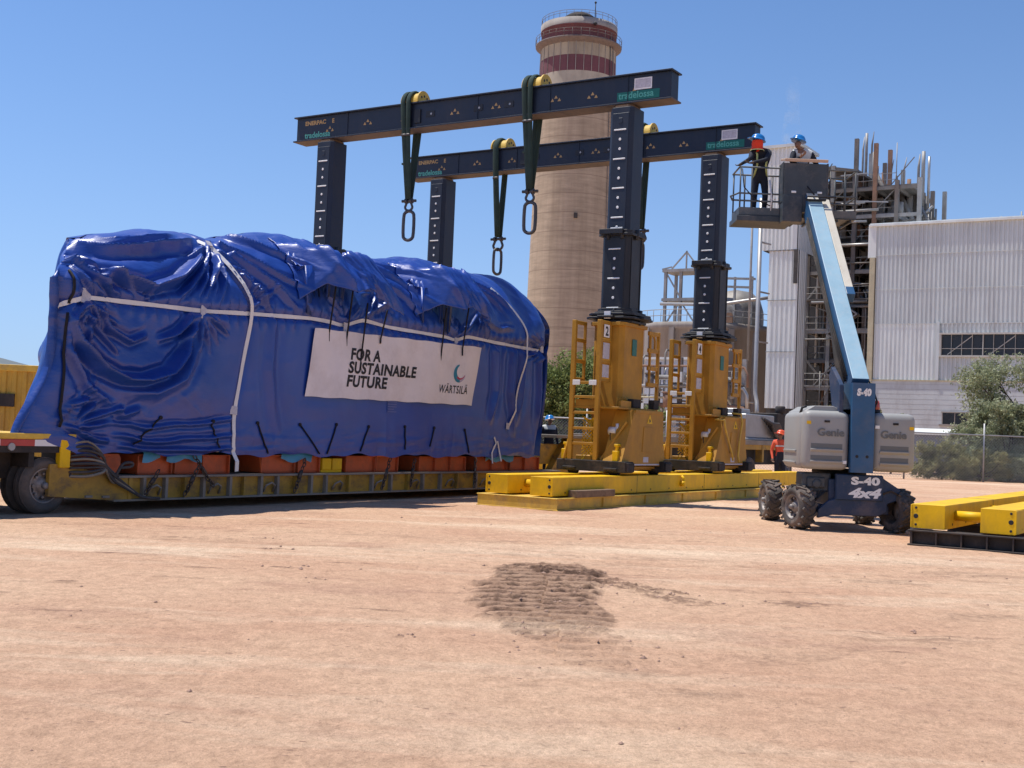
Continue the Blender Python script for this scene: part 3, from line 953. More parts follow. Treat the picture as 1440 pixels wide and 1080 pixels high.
M['orange'] = mk('orange_primer', (0.50, 0.095, 0.025), 0.55, var=0.2, dirt=(0.22, 0.07, 0.03), damt=0.5, ds=3)
M['chain'] = mk('rusty_chain', (0.10, 0.075, 0.06), 0.6, metal=0.5, var=0.3)
M['hose'] = mk('hose_rubber', (0.05, 0.045, 0.045), 0.7, var=0.3, dirt=(0.2, 0.15, 0.12), damt=0.4)

YN = 3.2                                                    # near side of the trailer
tr = empty('lowboy_trailer', 'long yellow low-bed trailer carrying the blue wrapped load', 'trailer', W(0, 0), TH)
# raised rear platform
mb = MB(); mb.box(-16.5, -8.86, YN, 6.5, 1.19, 1.275); mb.box(-16.5, -8.8, YN - 0.012, YN, 1.205, 1.285)
mb.build('rear_platform', M['yellow_worn'], tr, 0.006)
mb = MB()
xx = -16.4; k = 0
while xx < -9.3:
    mb.box(xx, xx + 0.62, YN - 0.004, YN + 0.01, 1.085, 1.185, 0 if k % 2 else 1); xx += 0.62; k += 1
mb.build('reflective_tape', [M['white'], M['red']], tr)
mb = MB(); mb.box(-16.4, -9.0, YN + 0.012, 6.4, 0.98, 1.188); mb.box(-16.4, -9.2, YN + 0.5, 6.0, 0.55, 0.98)
for k in range(9):
    mb.box(-16.2 + k * 0.82, -16.1 + k * 0.82, YN + 0.05, 6.3, 0.75, 0.985)
mb.build('bogie_frame', M['trailer_dark'], tr)
MB().box(-9.10, -8.90, YN - 0.02, YN + 0.10, 0.74, 1.275).build('end_post', M['yellow'], tr, 0.01)
mb = MB(); mb.cyl((-10.0, YN - 0.02, 1.07), (-10.0, YN + 0.02, 1.07), 0.06, n=12); mb.build('marker_lamp', M['galv'], tr)


def wheel(par, x, y0, y1, z, r, face=-1, rimdepth=0.05, tread=0, mats=None, rr=0.62):
    """tyre and rim about the y axis, outer face towards y0"""
    w = y1 - y0
    T = Matrix.Translation((x, y0, z)) @ Matrix.Rotation(-math.pi / 2, 4, 'X')
    mb = MB()
    ri = r * rr
    prof = [(ri, 0.03), (ri + 0.02, 0.012), (ri + (r - ri) * 0.5, 0.0), (r - 0.06, 0.012), (r - 0.015, 0.05), (r, 0.09)]
    if tread == 0:
        for q in (0.3, 0.5, 0.7):
            prof += [(r, w * q - 0.02), (r - 0.014, w * q - 0.014), (r - 0.014, w * q + 0.014), (r, w * q + 0.02)]
    prof += [(r, w - 0.09), (r - 0.015, w - 0.05), (r - 0.06, w - 0.012), (ri + 0.02, w - 0.012), (ri, w - 0.03), (ri, 0.03)]
    mb.lathe(prof, 44, 0, T=T)
    if tread:
        for k in range(tread):
            for s_ in (0, 1):
                a = 2 * math.pi * (k + 0.5 * s_) / tread
                da = 0.27
                pts = [(a, 0.02 if s_ == 0 else w - 0.02), (a + da * 0.5, w * (0.25 if s_ == 0 else 0.75)), (a + da, w * 0.54 if s_ == 0 else w * 0.46)]
                for (a0, b0), (a1, b1) in zip(pts[:-1], pts[1:]):
                    p0 = Vector((r * math.cos(a0), r * math.sin(a0), b0)); p1 = Vector((r * math.cos(a1), r * math.sin(a1), b1))
                    mb.bar(T @ p0, T @ p1, 0.05, 0.042, up=T.to_3x3() @ Vector((math.cos(a0), math.sin(a0), 0)))
    ty = mb.build('tyre', (mats or [M['tyre']])[0], par)
    mb = MB()
    mb.lathe([(ri + 0.008, 0.035), (ri - 0.015, 0.02), (ri - 0.03, 0.05), (ri * 0.80, 0.11), (ri * 0.55, 0.12), (ri * 0.42, 0.09), (ri * 0.34, 0.06), (0.05, 0.05), (0, 0.05)], 36, 0, T=T)
    mb.lathe([(ri * 0.2, 0.052), (ri * 0.2, 0.0), (ri * 0.14, -0.02), (0, -0.02)], 16, 0, T=T)
    for k in range(8):
        a = k * math.pi / 4
        p = T @ Vector((ri * 0.66 * math.cos(a), ri * 0.66 * math.sin(a), 0.10)); q = T @ Vector((ri * 0.66 * math.cos(a), ri * 0.66 * math.sin(a), 0.06))
        mb.cyl(p, q, 0.022, n=8)
    for k in range(5):
        a = k * math.pi / 2.5 + 0.3
        p = T @ Vector((ri * 0.80 * math.cos(a), ri * 0.80 * math.sin(a), 0.09)); q = T @ Vector((ri * 0.80 * math.cos(a), ri * 0.80 * math.sin(a), 0.112))
        mb.cyl(q, p, 0.05, n=10, mi=1)
    mb.build('rim', [(mats or [0, M['rim']])[1], M['ink']], par)
    return ty


def wheel_part(par, *a, **k):
    e = bpy.data.objects.new('wheel', None); COL.objects.link(e); e.parent = par
    wheel(e, *a, **k)
    return e


for x in (-9.28, -10.52, -11.76):
    wheel_part(tr, x, YN + 0.06, YN + 0.33, 0.45, 0.455)
    wheel_part(tr, x, YN + 0.38, YN + 0.65, 0.45, 0.455)
    wheel_part(tr, x, 5.95, 6.22, 0.45, 0.455)
# swan neck down to the low deck
mb = MB(); mb.prism([(-9.25, 0.28), (-8.0, 0.19), (-7.55, 0.19), (-7.55, 0.545), (-7.95, 0.60), (-8.7, 0.74), (-9.05, 0.80), (-9.25, 0.80)], 'y', YN + 0.03, YN + 0.12)
mb.cyl((-8.85, YN + 0.02, 0.62), (-8.85, YN + 0.04, 0.62), 0.03, n=10, mi=1)
for px, pz in ((-8.55, 0.24), (-8.2, 0.23)):
    mb.box(px, px + 0.14, YN - 0.01, YN + 0.05, pz, pz + 0.04, 2)
mb.build('neck_plate', [M['trailer_yellow'], M['ink'], M['edge']], tr, 0.004)
DX0, DX1 = -7.95, 7.2
mb = MB(); mb.box(DX0, DX1, YN + 0.10, YN + 0.13, 0.19, 0.56); mb.box(DX0, DX1, 6.27, 6.3, 0.19, 0.56)
mb.build('side_web', M['trailer_yellow'], tr)
mb = MB(); mb.box(DX0, DX1, YN, 6.4, 0.56, 0.60); mb.box(DX0, DX1, YN + 0.01, YN + 0.2, 0.16, 0.195)
mb.build('deck_edge', M['edge'], tr, 0.004)
mb = MB(); mb.box(DX0, DX1, YN + 0.5, 5.9, 0.22, 0.54)
for k in range(14):
    mb.box(-7.6 + k, -7.5 + k, YN + 0.14, 6.2, 0.2, 0.55)
mb.build('underframe', M['trailer_dark'], tr)
k = 0
for x in (-7.62, -7.30, -6.80, -6.35, -5.90, -5.23, -4.86, -4.4, -3.94, -3.40, -2.95, -2.49, -1.75, -0.96, -0.3, 0.33, 0.9, 1.6, 2.3, 3.1, 3.9, 4.7, 5.5, 6.3):
    mb = MB(); mb.box(x - 0.03, x + 0.03, YN + 0.012, YN + 0.1, 0.196, 0.558)
    mb.build('rib', M['edge'] if k % 3 else M['trailer_yellow'], tr); k += 1
for x in (-7.05, -5.6, -4.15, -2.1, -0.7, 0.6, 2.0, 3.5, 5.1):
    mb = MB(); mb.tube([(x - 0.13, YN + 0.09, 0.25), (x - 0.12, YN + 0.02, 0.38), (x, YN - 0.01, 0.43), (x + 0.12, YN + 0.02, 0.38), (x + 0.13, YN + 0.09, 0.25)], 0.02, 8)
    mb.build('lashing_loop', M['edge'], tr)
# hydraulic hoses bunched at the neck
hr = random.Random(5)
for k in range(9):
    z0 = 1.12 - 0.065 * k
    pts = [(-8.88, YN + 0.02 + 0.02 * (k % 3), z0), (-8.62, YN - 0.07 - 0.03 * (k % 2), z0 + 0.05 - 0.02 * k * 0.3), (-8.38 + 0.03 * (k % 3), YN - 0.09, z0 - 0.10 + 0.02 * k), (-8.22, YN - 0.06, 0.80 - 0.012 * k), (-8.05, YN - 0.05 - 0.01 * (k % 4), 0.66 - 0.02 * k)]
    if k in (2, 4, 7):
        pts += [(-7.75, YN - 0.06, 0.45 - 0.01 * k), (-7.40, YN - 0.05, 0.235), (-7.0, YN - 0.03, 0.20)]
    elif k == 5:
        pts += [(-7.9, YN - 0.10, 0.80), (-7.72, YN - 0.12, 0.82), (-7.74, YN - 0.12, 0.76), (-7.95, YN - 0.1, 0.74)]
    else:
        pts += [(-7.92, YN - 0.02, 0.60 - 0.01 * k)]
    dense = []
    for i in range(len(pts) - 1):
        p0, p1, p2, p3 = [Vector(pts[max(0, min(len(pts) - 1, i + j))]) for j in (-1, 0, 1, 2)]
        for t in (0, 0.25, 0.5, 0.75):
            dense.append(0.5 * ((2 * p1) + (p2 - p0) * t + (2 * p0 - 5 * p1 + 4 * p2 - p3) * t * t + (3 * p1 - p0 - 3 * p2 + p3) * t ** 3))
    dense.append(Vector(pts[-1]))
    MB().tube(dense, 0.019 + 0.004 * (k % 3), 8).build('hose', M['hose'] if k % 4 else M['edge'], tr)
# gooseneck at the far end
mb = MB(); mb.prism([(6.3, 0.20), (8.9, 0.62), (10.6, 1.30), (10.6, 1.48), (8.2, 1.48), (7.3, 0.60), (6.3, 0.60)], 'y', YN + 0.35, YN + 0.55)
mb.prism([(6.3, 0.20), (8.9, 0.62), (10.6, 1.30), (10.6, 1.48), (8.2, 1.48), (7.3, 0.60), (6.3, 0.60)], 'y', 5.9, 6.1)
mb.box(7.0, 8.5, YN + 0.55, 5.9, 0.75, 1.3)
mb.build('gooseneck', M['trailer_yellow'], tr, 0.01)
mb = MB(); mb.box(7.1, 13.2, YN + 0.1, 4.3, 1.48, 1.565); mb.box(7.1, 8.5, 4.3, 6.3, 1.48, 1.565)
mb.build('gooseneck_deck', M['edge'], tr, 0.006)

# ------------------------------------------------------------------ jeep dolly and machinery in front of the trailer
jd = empty('trailer_dolly', 'yellow wheeled dolly hitched ahead of the low-bed trailer, behind the gantry legs', 'dolly', W(0, 0), TH)
mb = MB(); mb.box(13.35, 27.4, YN + 0.1, 6.3, 1.50, 1.62); mb.box(13.35, 27.4, YN + 0.08, YN + 0.10, 1.46, 1.64)
mb.build('deck', M['edge'], jd, 0.01)
mb = MB(); mb.box(13.4, 27.2, YN + 0.15, YN + 0.35, 1.28, 1.50); mb.box(25.0, 25.35, YN + 0.05, YN + 0.15, 0.75, 1.5)
for x in (14.5, 18.7, 22.9, 26.6):
    mb.box(x, x + 0.18, YN + 0.12, YN + 0.4, 0.8, 1.5)
mb.build('side_frame', M['trailer_yellow'], jd, 0.01)
mb = MB(); mb.box(13.6, 27.0, YN + 0.5, 6.0, 0.7, 1.45); mb.build('underframe', M['trailer_dark'], jd)
for x in (15.6, 17.0, 20.4, 21.8, 25.9):
    wheel_part(jd, x, YN + 0.12, YN + 0.45, 0.50, 0.50)
pm = empty('power_unit', 'grey engine-driven power unit with hoses standing on the dolly behind leg 4', 'machinery', W(0, 0), TH)
mb = MB(); mb.box(21.6, 24.6, YN + 0.3, 5.6, 1.72, 2.62); mb.box(21.4, 24.8, YN + 0.2, 5.8, 1.625, 1.72); mb.box(21.9, 23.0, YN + 0.7, 5.3, 2.62, 2.82)
mb.build('housing', M['galv'], pm, 0.03)
mb = MB()
for k in range(6):
    mb.tube([(23.2 + 0.2 * k, YN + 0.25, 2.5 - 0.1 * k), (23.6 + 0.15 * k, YN + 0.02, 2.3), (23.9 + 0.2 * k, YN + 0.05, 1.95), (24.7, YN + 0.2, 1.75 + 0.05 * k)], 0.06, 8)
mb.build('hose_bundle', M['hose'], pm)
mb = MB(); mb.box(24.9, 26.9, YN + 0.3, 5.2, 1.625, 2.1); mb.box(25.2, 26.4, YN + 0.4, 5.0, 2.1, 2.75); mb.cyl((25.8, YN + 0.5, 2.75), (25.8, YN + 0.5, 3.05), 0.2, n=12)
mb.build('engine', M['trailer_dark'], pm, 0.03)

# ------------------------------------------------------------------ orange blocks under the load
spans = [(-8.17, -7.72), (-7.34, -6.57), (-6.49, -5.15), (-4.28, -3.32), (-3.22, -2.57), (-1.72, -0.73), (-0.68, 0.09), (0.9, 2.8), (3.27, 4.7), (4.85, 6.3)]
names = ['with a round hole, at the trailer neck', 'second from the trailer neck', 'long one beside the white over-strap', 'to the right of the white over-strap', 'left of the yellow block', 'right of the yellow block', 'narrow one under the banner middle', 'long one under the banner right end', 'dull one just past the banner', 'dull, last on the deck']
for (x0, x1), nm in zip(spans, names):
    t = empty('support_block', 'orange steel support block on the trailer deck, ' + nm, 'support block', W((x0 + x1) / 2, 3.75, 0.601), TH, 'orange blocks under the load')
    h = (x1 - x0) / 2
    mb = MB()
    if 'hole' in nm:
        n = 20
        out, inn = [], []
        for k in range(n):
            a = 2 * math.pi * (k + 0.5) / n
            c, s_ = math.cos(a), math.sin(a)
            m_ = max(abs(c) / h, abs(s_) / 0.18)
            out.append((c / m_, 0.18 + s_ / m_)); inn.append((0.14 * c, 0.18 + 0.14 * s_))
        for y, fl in ((-0.38, 0), (-0.30, 1)):
            A = [mb.v((p[0], y, p[1])) for p in out]; B = [mb.v((p[0], y, p[1])) for p in inn]
            for k in range(n):
                mb.face([A[k], A[(k + 1) % n], B[(k + 1) % n], B[k]])
        mb.prism(inn, 'y', -0.379, -0.31); mb.box(-h, h, -0.29, 0.4, 0.0, 0.36)
    else:
        mb.box(-h, h, -0.33, 0.4, 0.012, 0.35)
        mb.box(-h, h, -0.40, -0.33, 0.335, 0.355); mb.box(-h, h, -0.40, -0.33, 0.0, 0.015)
        n = max(2, int((x1 - x0) / 0.5) + 1)
        for k in range(n):
            q = -h + 2 * h * k / (n - 1)
            mb.box(q - 0.012, q + 0.012, -0.395, -0.33, 0.016, 0.334)
    mb.build('box_section', M['orange'], t, 0.006)
t = MB(); t.box(-0.30, -0.02, -0.38, 0.3, 0.06, 0.30); t.box(0.02, 0.32, -0.38, 0.3, 0.06, 0.30); t.box(-0.32, 0.34, -0.36, 0.32, 0.0, 0.06)
tag(t.build('spacer_block', M['yellow'], bevel=0.01, loc=W(-2.2, 3.72, 0.601), rz=TH), 'small bright yellow block between two orange blocks on the deck', 'block')
t = MB(); t.box(-7.7, 6.5, -0.2, 1.2, 0, 0.33)
tag(t.build('skid_beam', M['trailer_dark'], loc=W(0, 4.3, 0.601), rz=TH), 'dark skid beam lying behind the orange blocks on the deck', 'beam')

# ------------------------------------------------------------------ the wrapped load
def tarp_material():
    m, nt, b = new_mat('blue_tarpaulin')
    N = nt.nodes.new; L = nt.links.new
    tc = N('ShaderNodeTexCoord')
    n1 = N('ShaderNodeTexNoise'); n1.inputs['Scale'].default_value = 0.9; n1.inputs['Detail'].default_value = 7; n1.inputs['Roughness'].default_value = 0.6
    L(tc.outputs['Object'], n1.inputs['Vector'])
    r = N('ShaderNodeValToRGB'); r.color_ramp.elements[0].position = 0.3; r.color_ramp.elements[1].position = 0.72
    r.color_ramp.elements[0].color = (0.008, 0.043, 0.255, 1); r.color_ramp.elements[1].color = (0.012, 0.060, 0.33, 1)
    L(n1.outputs[0], r.inputs[0])
    dn = N('ShaderNodeTexNoise'); dn.inputs['Scale'].default_value = 2.2; dn.inputs['Detail'].default_value = 8; dn.inputs['Roughness'].default_value = 0.7
    L(tc.outputs['Object'], dn.inputs['Vector'])
    dm = N('ShaderNodeMapRange'); dm.inputs[1].default_value = 0.52; dm.inputs[2].default_value = 0.75; dm.inputs[4].default_value = 0.07
    L(dn.outputs[0], dm.inputs[0])
    mx = N('ShaderNodeMix'); mx.data_type = 'RGBA'; L(dm.outputs[0], mx.inputs[0]); L(r.outputs[0], mx.inputs[6]); mx.inputs[7].default_value = (0.20, 0.19, 0.24, 1)
    L(mx.outputs[2], b.inputs['Base Color'])
    rr = N('ShaderNodeMapRange'); rr.inputs[1].default_value = 0.3; rr.inputs[2].default_value = 0.7; rr.inputs[3].default_value = 0.30; rr.inputs[4].default_value = 0.46
    b.inputs['Coat Weight'].default_value = 0.06; b.inputs['Coat Roughness'].default_value = 0.28; b.inputs['Specular IOR Level'].default_value = 0.75
    L(dn.outputs[0], rr.inputs[0]); L(rr.outputs[0], b.inputs['Roughness'])
    # small creases: stretched, ridged noise in two directions
    hs = []
    for rot, sc_, st in ((0.5, 2.6, 4.0), (-0.7, 3.4, 3.0), (0.1, 7.0, 2.0)):
        mp = N('ShaderNodeMapping'); mp.inputs['Rotation'].default_value = (0, rot, 0); mp.inputs['Scale'].default_value = (1, 1, st)
        L(tc.outputs['Object'], mp.inputs['Vector'])
        n = N('ShaderNodeTexNoise'); n.inputs['Scale'].default_value = sc_; n.inputs['Detail'].default_value = 3; n.inputs['Distortion'].default_value = 0.6
        L(mp.outputs[0], n.inputs['Vector'])
        a = N('ShaderNodeMath'); a.operation = 'SUBTRACT'; a.inputs[1].default_value = 0.5; L(n.outputs[0], a.inputs[0])
        c = N('ShaderNodeMath'); c.operation = 'ABSOLUTE'; L(a.outputs[0], c.inputs[0])
        hs.append(c.outputs[0])
    s1 = N('ShaderNodeMath'); L(hs[0], s1.inputs[0]); L(hs[1], s1.inputs[1])
    s2 = N('ShaderNodeMath'); s2.operation = 'MULTIPLY_ADD'; s2.inputs[1].default_value = 0.12; L(hs[2], s2.inputs[0]); L(s1.outputs[0], s2.inputs[2])
    at = N('ShaderNodeAttribute'); at.attribute_name = 'crease'
    bp = N('ShaderNodeBump'); bp.invert = True; bp.inputs['Distance'].default_value = 0.12
    L(at.outputs['Fac'], bp.inputs['Strength'])
    L(s2.outputs[0], bp.inputs['Height']); L(bp.outputs[0], b.inputs['Normal'])
    return m


M['tarp'] = tarp_material()
M['strap'] = mk('white_webbing', (0.74, 0.72, 0.70), 0.8, var=0.1)
M['cord'] = mk('black_cord', (0.010, 0.009, 0.012), 0.8, var=0.2)
M['banner'] = mk('banner_vinyl', (0.74, 0.68, 0.68), 0.42, var=0.06, vs=1.2, dirt=(0.45, 0.36, 0.32), damt=0.35, ds=1.0, bump=0.1, bs=6)
load = empty('wrapped_load', 'huge machine wrapped in blue tarpaulin on the low-bed trailer', 'load', W(0, 0), TH)

XL, XR, YF = -9.16, 6.38, 6.45
zt_x = [-9.3, -8.9, -8.2, -7.5, -6.3, -5.6, -4.9, -4.2, -2.9, -2.2, -1.2, -0.3, 0.4, 1.6, 2.8, 3.7, 4.8, 5.6, 6.0, 6.3]
zt_z = [4.28, 4.36, 4.52, 4.84, 5.12, 5.18, 5.12, 5.28, 5.55, 5.55, 5.42, 5.30, 5.50, 5.70, 5.72, 5.68, 5.72, 5.70, 5.55, 5.3]
zs_x = [-9.3, -8.5, -7.0, -5.5, -4.0, -2.0, 2.0, 4.6, 5.7, 6.3]
zs_z = [3.80, 3.80, 3.74, 3.68, 3.60, 3.58, 3.62, 3.85, 4.25, 4.4]
belt_x = [-9.31, -8.74, -6.14, -4.86, -3.18, -2.60, -2.13, -1.47, -0.6, 1.6, 2.0, 2.5, 4.0, 6.06, 6.4]
belt_z = [3.33, 3.54, 3.58, 3.66, 3.74, 3.73, 3.68, 3.88, 3.80, 3.77, 3.72, 3.86, 3.81, 3.77, 3.74]

# plan perimeter: near side, right end, far side, left end
def seg_pts(a, b_, n):
    return [(a[0] + (b_[0] - a[0]) * i / n, a[1] + (b_[1] - a[1]) * i / n) for i in range(n)]
per = seg_pts((-1, 0), (1, 0), 640) + seg_pts((1, 0), (1, 1), 60) + seg_pts((1, 1), (-1, 1), 110) + seg_pts((-1, 1), (-1, 0), 80)
per = np.array(per + [per[0]])
ns = len(per)
vv = np.concatenate([np.linspace(0, 1, 120), 1 + np.linspace(0, 1, 96)[1:]])
P_, V_ = np.meshgrid(np.arange(ns), vv)
px_, py_ = per[P_, 0], per[P_, 1]
ug = np.clip(V_ - 1, 0, 1)                                  # 0..1 over the roof
inset = 1.62 * (0.34 * ug + 0.66 * (1 - np.cos(ug * math.pi / 2)))
rise = np.sin(ug * math.pi / 2) ** 0.94
fl, fr = np.where(px_ <= 0, 1, 0), np.where(px_ > 0, 1, 0)
TYp = (YN + inset) + (YF - YN - 2 * inset) * py_
x0 = XL + inset * 0.12 + 0.74 * np.maximum(TYp - YN - 0.0, 0)
x1 = XR - inset * 0.42
TX_ = x0 + (x1 - x0) * (px_ + 1) / 2
TY_ = (YN + inset) + (YF - YN - 2 * inset) * py_
hem = 0.97 + 0.03 * np.sin(TX_ * 3.1) + 0.02 * np.sin(TX_ * 7.7 + 1) + 0.30 * smooth(-8.75, -9.2, TX_)
zs_ = np.interp(TX_, zs_x, zs_z)
ztop = np.interp(TX_, zt_x, zt_z)
wall = np.clip(V_, 0, 1)
TZ_ = hem + (zs_ - hem) * wall + (ztop - zs_) * rise
# round the vertical corners of the wall
cx = np.clip((TX_ - XL) / 0.30, 0, 1); cxr = np.clip((XR - TX_) / 0.55, 0, 1)
near_side = (py_ == 0)
TY_ = TY_ + np.where(near_side, 0.20 * (1 - np.sqrt(1 - (1 - cx) ** 2)) + 0.5 * (1 - np.sqrt(1 - (1 - cxr) ** 2)), 0)
# flare of the left end skirt
endl = (px_ == -1) | (TX_ < XL + 0.25)
lowz = smooth(3.2, 1.2, TZ_)
frac = py_
TX_ = TX_ - np.where(px_ == -1, 1, smooth(XL + 0.35, XL, TX_)) * (0.62 * lowz ** 1.3 * (0.45 + 0.55 * np.sin(np.clip(frac + 0.22, 0, 1) * math.pi)) + 0.10 * np.sin(frac * 26 + TZ_ * 1.3) * (0.3 + lowz) + 0.07 * np.sin(frac * 13 + 1))
TX_ = TX_ + np.where(px_ == -1, -0.16 * np.exp(-((TZ_ - 2.75) / 0.35) ** 2) * frac * 1.5, 0)
TX_ = TX_ + np.where(px_ == 1, 0.06 * np.sin(frac * 30 + TZ_) * smooth(4.5, 2, TZ_) - 0.30 * smooth(3.2, 1.0, TZ_), 0)
TX_ = np.where((py_ == 0), TX_ - 0.30 * smooth(3.2, 1.0, TZ_) * smooth(5.2, 6.4, TX_), TX_)

# folds: crest lines on the near side, (x, z); name letter gives the kind
FOLDS = {
    'U1': ([(-9.09, 3.29), (-8.89, 2.8), (-8.48, 2.38), (-8.02, 2.23), (-7.57, 2.22), (-7.05, 2.4), (-6.62, 2.81), (-6.34, 3.52)], 0.10, 0.135),
    'U2': ([(-7.25, 2.95), (-6.82, 3.1), (-6.55, 3.35), (-6.4, 3.52)], 0.07, 0.08),
    'U3': ([(-8.47, 3.35), (-8.3, 3.06), (-7.84, 2.88), (-7.46, 3.04)], 0.07, 0.07),
    'U4': ([(-9.13, 3.12), (-8.98, 2.56), (-8.7, 2.05), (-8.21, 1.72)], 0.09, 0.06),
    'U5': ([(-8.75, 3.28), (-8.55, 3.04), (-8.13, 2.62)], 0.06, 0.06),
    'U6': ([(-8.2, 2.05), (-7.4, 1.98), (-6.7, 2.3), (-6.2, 3.0)], 0.14, 0.04),
    'U7': ([(-8.1, 1.75), (-8.0, 1.62), (-7.6, 1.75)], 0.08, 0.05),
    'T1': ([(-8.81, 4.35), (-8.24, 4.02), (-7.53, 3.64)], 0.05, 0.075),
    'T2': ([(-8.9, 4.32), (-8.53, 3.92), (-8.06, 3.59)], 0.06, 0.06),
    'T3': ([(-8.94, 4.29), (-8.78, 3.86), (-8.58, 3.56)], 0.05, 0.05),
    'T4': ([(-8.76, 4.39), (-7.97, 4.43), (-7.03, 4.59), (-6.2, 4.82), (-5.54, 5.04)], 0.09, 0.11),
    'T5': ([(-8.24, 3.99), (-7.39, 3.84), (-6.67, 4.11), (-6.01, 4.55), (-5.49, 4.95)], 0.10, 0.12),
    'T6': ([(-7.45, 3.66), (-7.38, 3.82)], 0.05, 0.05),
    'T7': ([(-5.46, 4.93), (-5.83, 4.48), (-6.46, 3.97), (-6.81, 3.72)], 0.06, 0.09),
    'T8': ([(-5.44, 4.89), (-5.68, 4.39), (-6.13, 3.81)], 0.06, 0.08),
    'T9': ([(-5.42, 4.87), (-5.49, 4.28), (-5.78, 3.74)], 0.06, 0.06),
    'T10': ([(-8.28, 4.59), (-7.21, 4.74), (-5.87, 5.09)], 0.06, 0.06),
    'T11': ([(-8.6, 4.5), (-7.8, 4.6), (-6.8, 4.8)], 0.05, 0.04),
    'B1': ([(-9.05, 1.4), (-8.47, 1.21), (-8.18, 1.16)], 0.05, 0.08),
    'B2': ([(-9.25, 1.4), (-8.93, 1.75), (-8.52, 1.89)], 0.06, 0.05),
    'B3': ([(-8.27, 1.48), (-7.44, 1.44), (-6.46, 1.49), (-5.23, 1.63)], 0.05, 0.05),
    'B4': ([(-8.18, 1.28), (-6.94, 1.18), (-5.21, 1.34)], 0.05, 0.05),
    'B5': ([(-8.02, 1.09), (-6.77, 1.03), (-5.2, 1.09)], 0.05, 0.05),
    'R1': ([(-5.03, 4.96), (-4.12, 4.6), (-3.26, 4.28)], 0.06, 0.06),
    'R2': ([(-4.92, 4.77), (-4.2, 4.31), (-3.44, 3.82)], 0.07, 0.06),
    'R3': ([(-4.98, 4.35), (-4.57, 3.99), (-4.26, 3.74)], 0.06, 0.05),
    'R4': ([(-4.36, 5.2), (-3.52, 4.97), (-3.07, 4.66)], 0.06, 0.06),
    'R5': ([(-0.56, 5.31), (0.31, 4.94), (0.9, 4.44)], 0.07, 0.06),
    'R6': ([(-0.48, 4.92), (0.21, 4.52), (0.64, 4.16)], 0.07, 0.06),
    'R7': ([(2.43, 5.5), (3.58, 5.08), (4.46, 4.45)], 0.07, 0.06),
    'R8': ([(3.56, 5.35), (4.25, 4.98), (4.8, 4.49)], 0.06, 0.05),
    'R9': ([(-0.25, 5.35), (0.57, 5.22), (1.14, 5.04)], 0.06, 0.05),
    'R10': ([(-0.56, 4.28), (-1.17, 4.06), (-1.64, 3.78)], 0.07, 0.05),
    'R11': ([(3.3, 4.3), (3.9, 4.15), (4.6, 4.2)], 0.08, 0.05),
    'R12': ([(-2.6, 4.3), (-2.3, 4.0), (-2.13, 3.72)], 0.06, 0.05),
    'R13': ([(1.5, 4.3), (1.8, 4.0), (2.0, 3.75)], 0.06, 0.05),
}
fr_ = random.Random(31)
for nm, ax_, az_, a0_, a1_, n_, l0, l1, h_ in (('s', -8.85, 4.25, -75, -20, 6, 0.5, 1.3, 0.05), ('s', -5.5, 4.85, 195, 262, 6, 0.6, 1.6, 0.06), ('s', -5.4, 4.85, -75, -25, 6, 0.6, 1.5, 0.06), ('s', -6.14, 3.55, 200, 345, 6, 0.3, 0.9, 0.045), ('s', -8.7, 3.5, 215, 330, 6, 0.4, 1.1, 0.05), ('s', -2.13, 3.72, 30, 150, 6, 0.3, 0.8, 0.05), ('s', 2.0, 3.76, 30, 150, 6, 0.3, 0.8, 0.05), ('s', -0.9, 4.5, 150, 350, 6, 0.3, 0.9, 0.05), ('s', 3.1, 4.5, 200, 380, 6, 0.3, 0.9, 0.05), ('s', 5.9, 3.8, 100, 260, 6, 0.3, 0.9, 0.05), ('s', -9.0, 1.35, 5, 75, 5, 0.5, 1.3, 0.05), ('s', -4.9, 3.75, 20, 80, 4, 0.5, 1.2, 0.05)):
    for k in range(n_):
        a = R(a0_ + (a1_ - a0_) * (k + fr_.uniform(0.2, 0.8)) / n_); l_ = fr_.uniform(l0, l1); bend = fr_.uniform(-0.12, 0.12)
        FOLDS['%s%d_%d' % (nm, len(FOLDS), k)] = ([(ax_ + q * l_ * math.cos(a + bend * q), az_ + q * l_ * math.sin(a + bend * q)) for q in (0.04, 0.35, 0.7, 1.0)], 0.055, h_ * fr_.uniform(0.7, 1.3))
for x_ in (-4.3, 3.75, 4.55, 5.05, 5.85):
    FOLDS['v%.2f' % x_] = ([(x_, 3.6), (x_ + fr_.uniform(-0.12, 0.12), 2.6), (x_ + fr_.uniform(-0.3, 0.3), 1.1 + fr_.uniform(0, 0.8))], 0.16, 0.03 if x_ < 0 else 0.055)
disp = np.zeros_like(TX_)
wj = 0.05 * (fbm(TX_ * 1.5, TZ_ * 1.5, 3, 131) - 0.5) * 2
for k, (pts, w, h) in FOLDS.items():
    d, t = segdist(TX_ + wj, TZ_ + wj, pts)
    taper = np.clip(np.minimum(t, 1 - t) * 6, 0, 1) ** 0.7 if k[0] in 'UB' else np.clip((1 - t) * 3, 0, 1) ** 0.8 * (np.clip(t * 5, 0, 1) if k[0] == 's' else 1)
    w = w * 0.62
    disp += 2.1 * h * taper * (np.exp(-d / w) - 0.45 * np.exp(-((d - 2.0 * w) / (1.2 * w)) ** 2))
disp = np.where(py_ == 0, disp, 0)
bz = np.interp(TX_, belt_x, belt_z)
upper = smooth(-0.05, 0.25, TZ_ - bz)
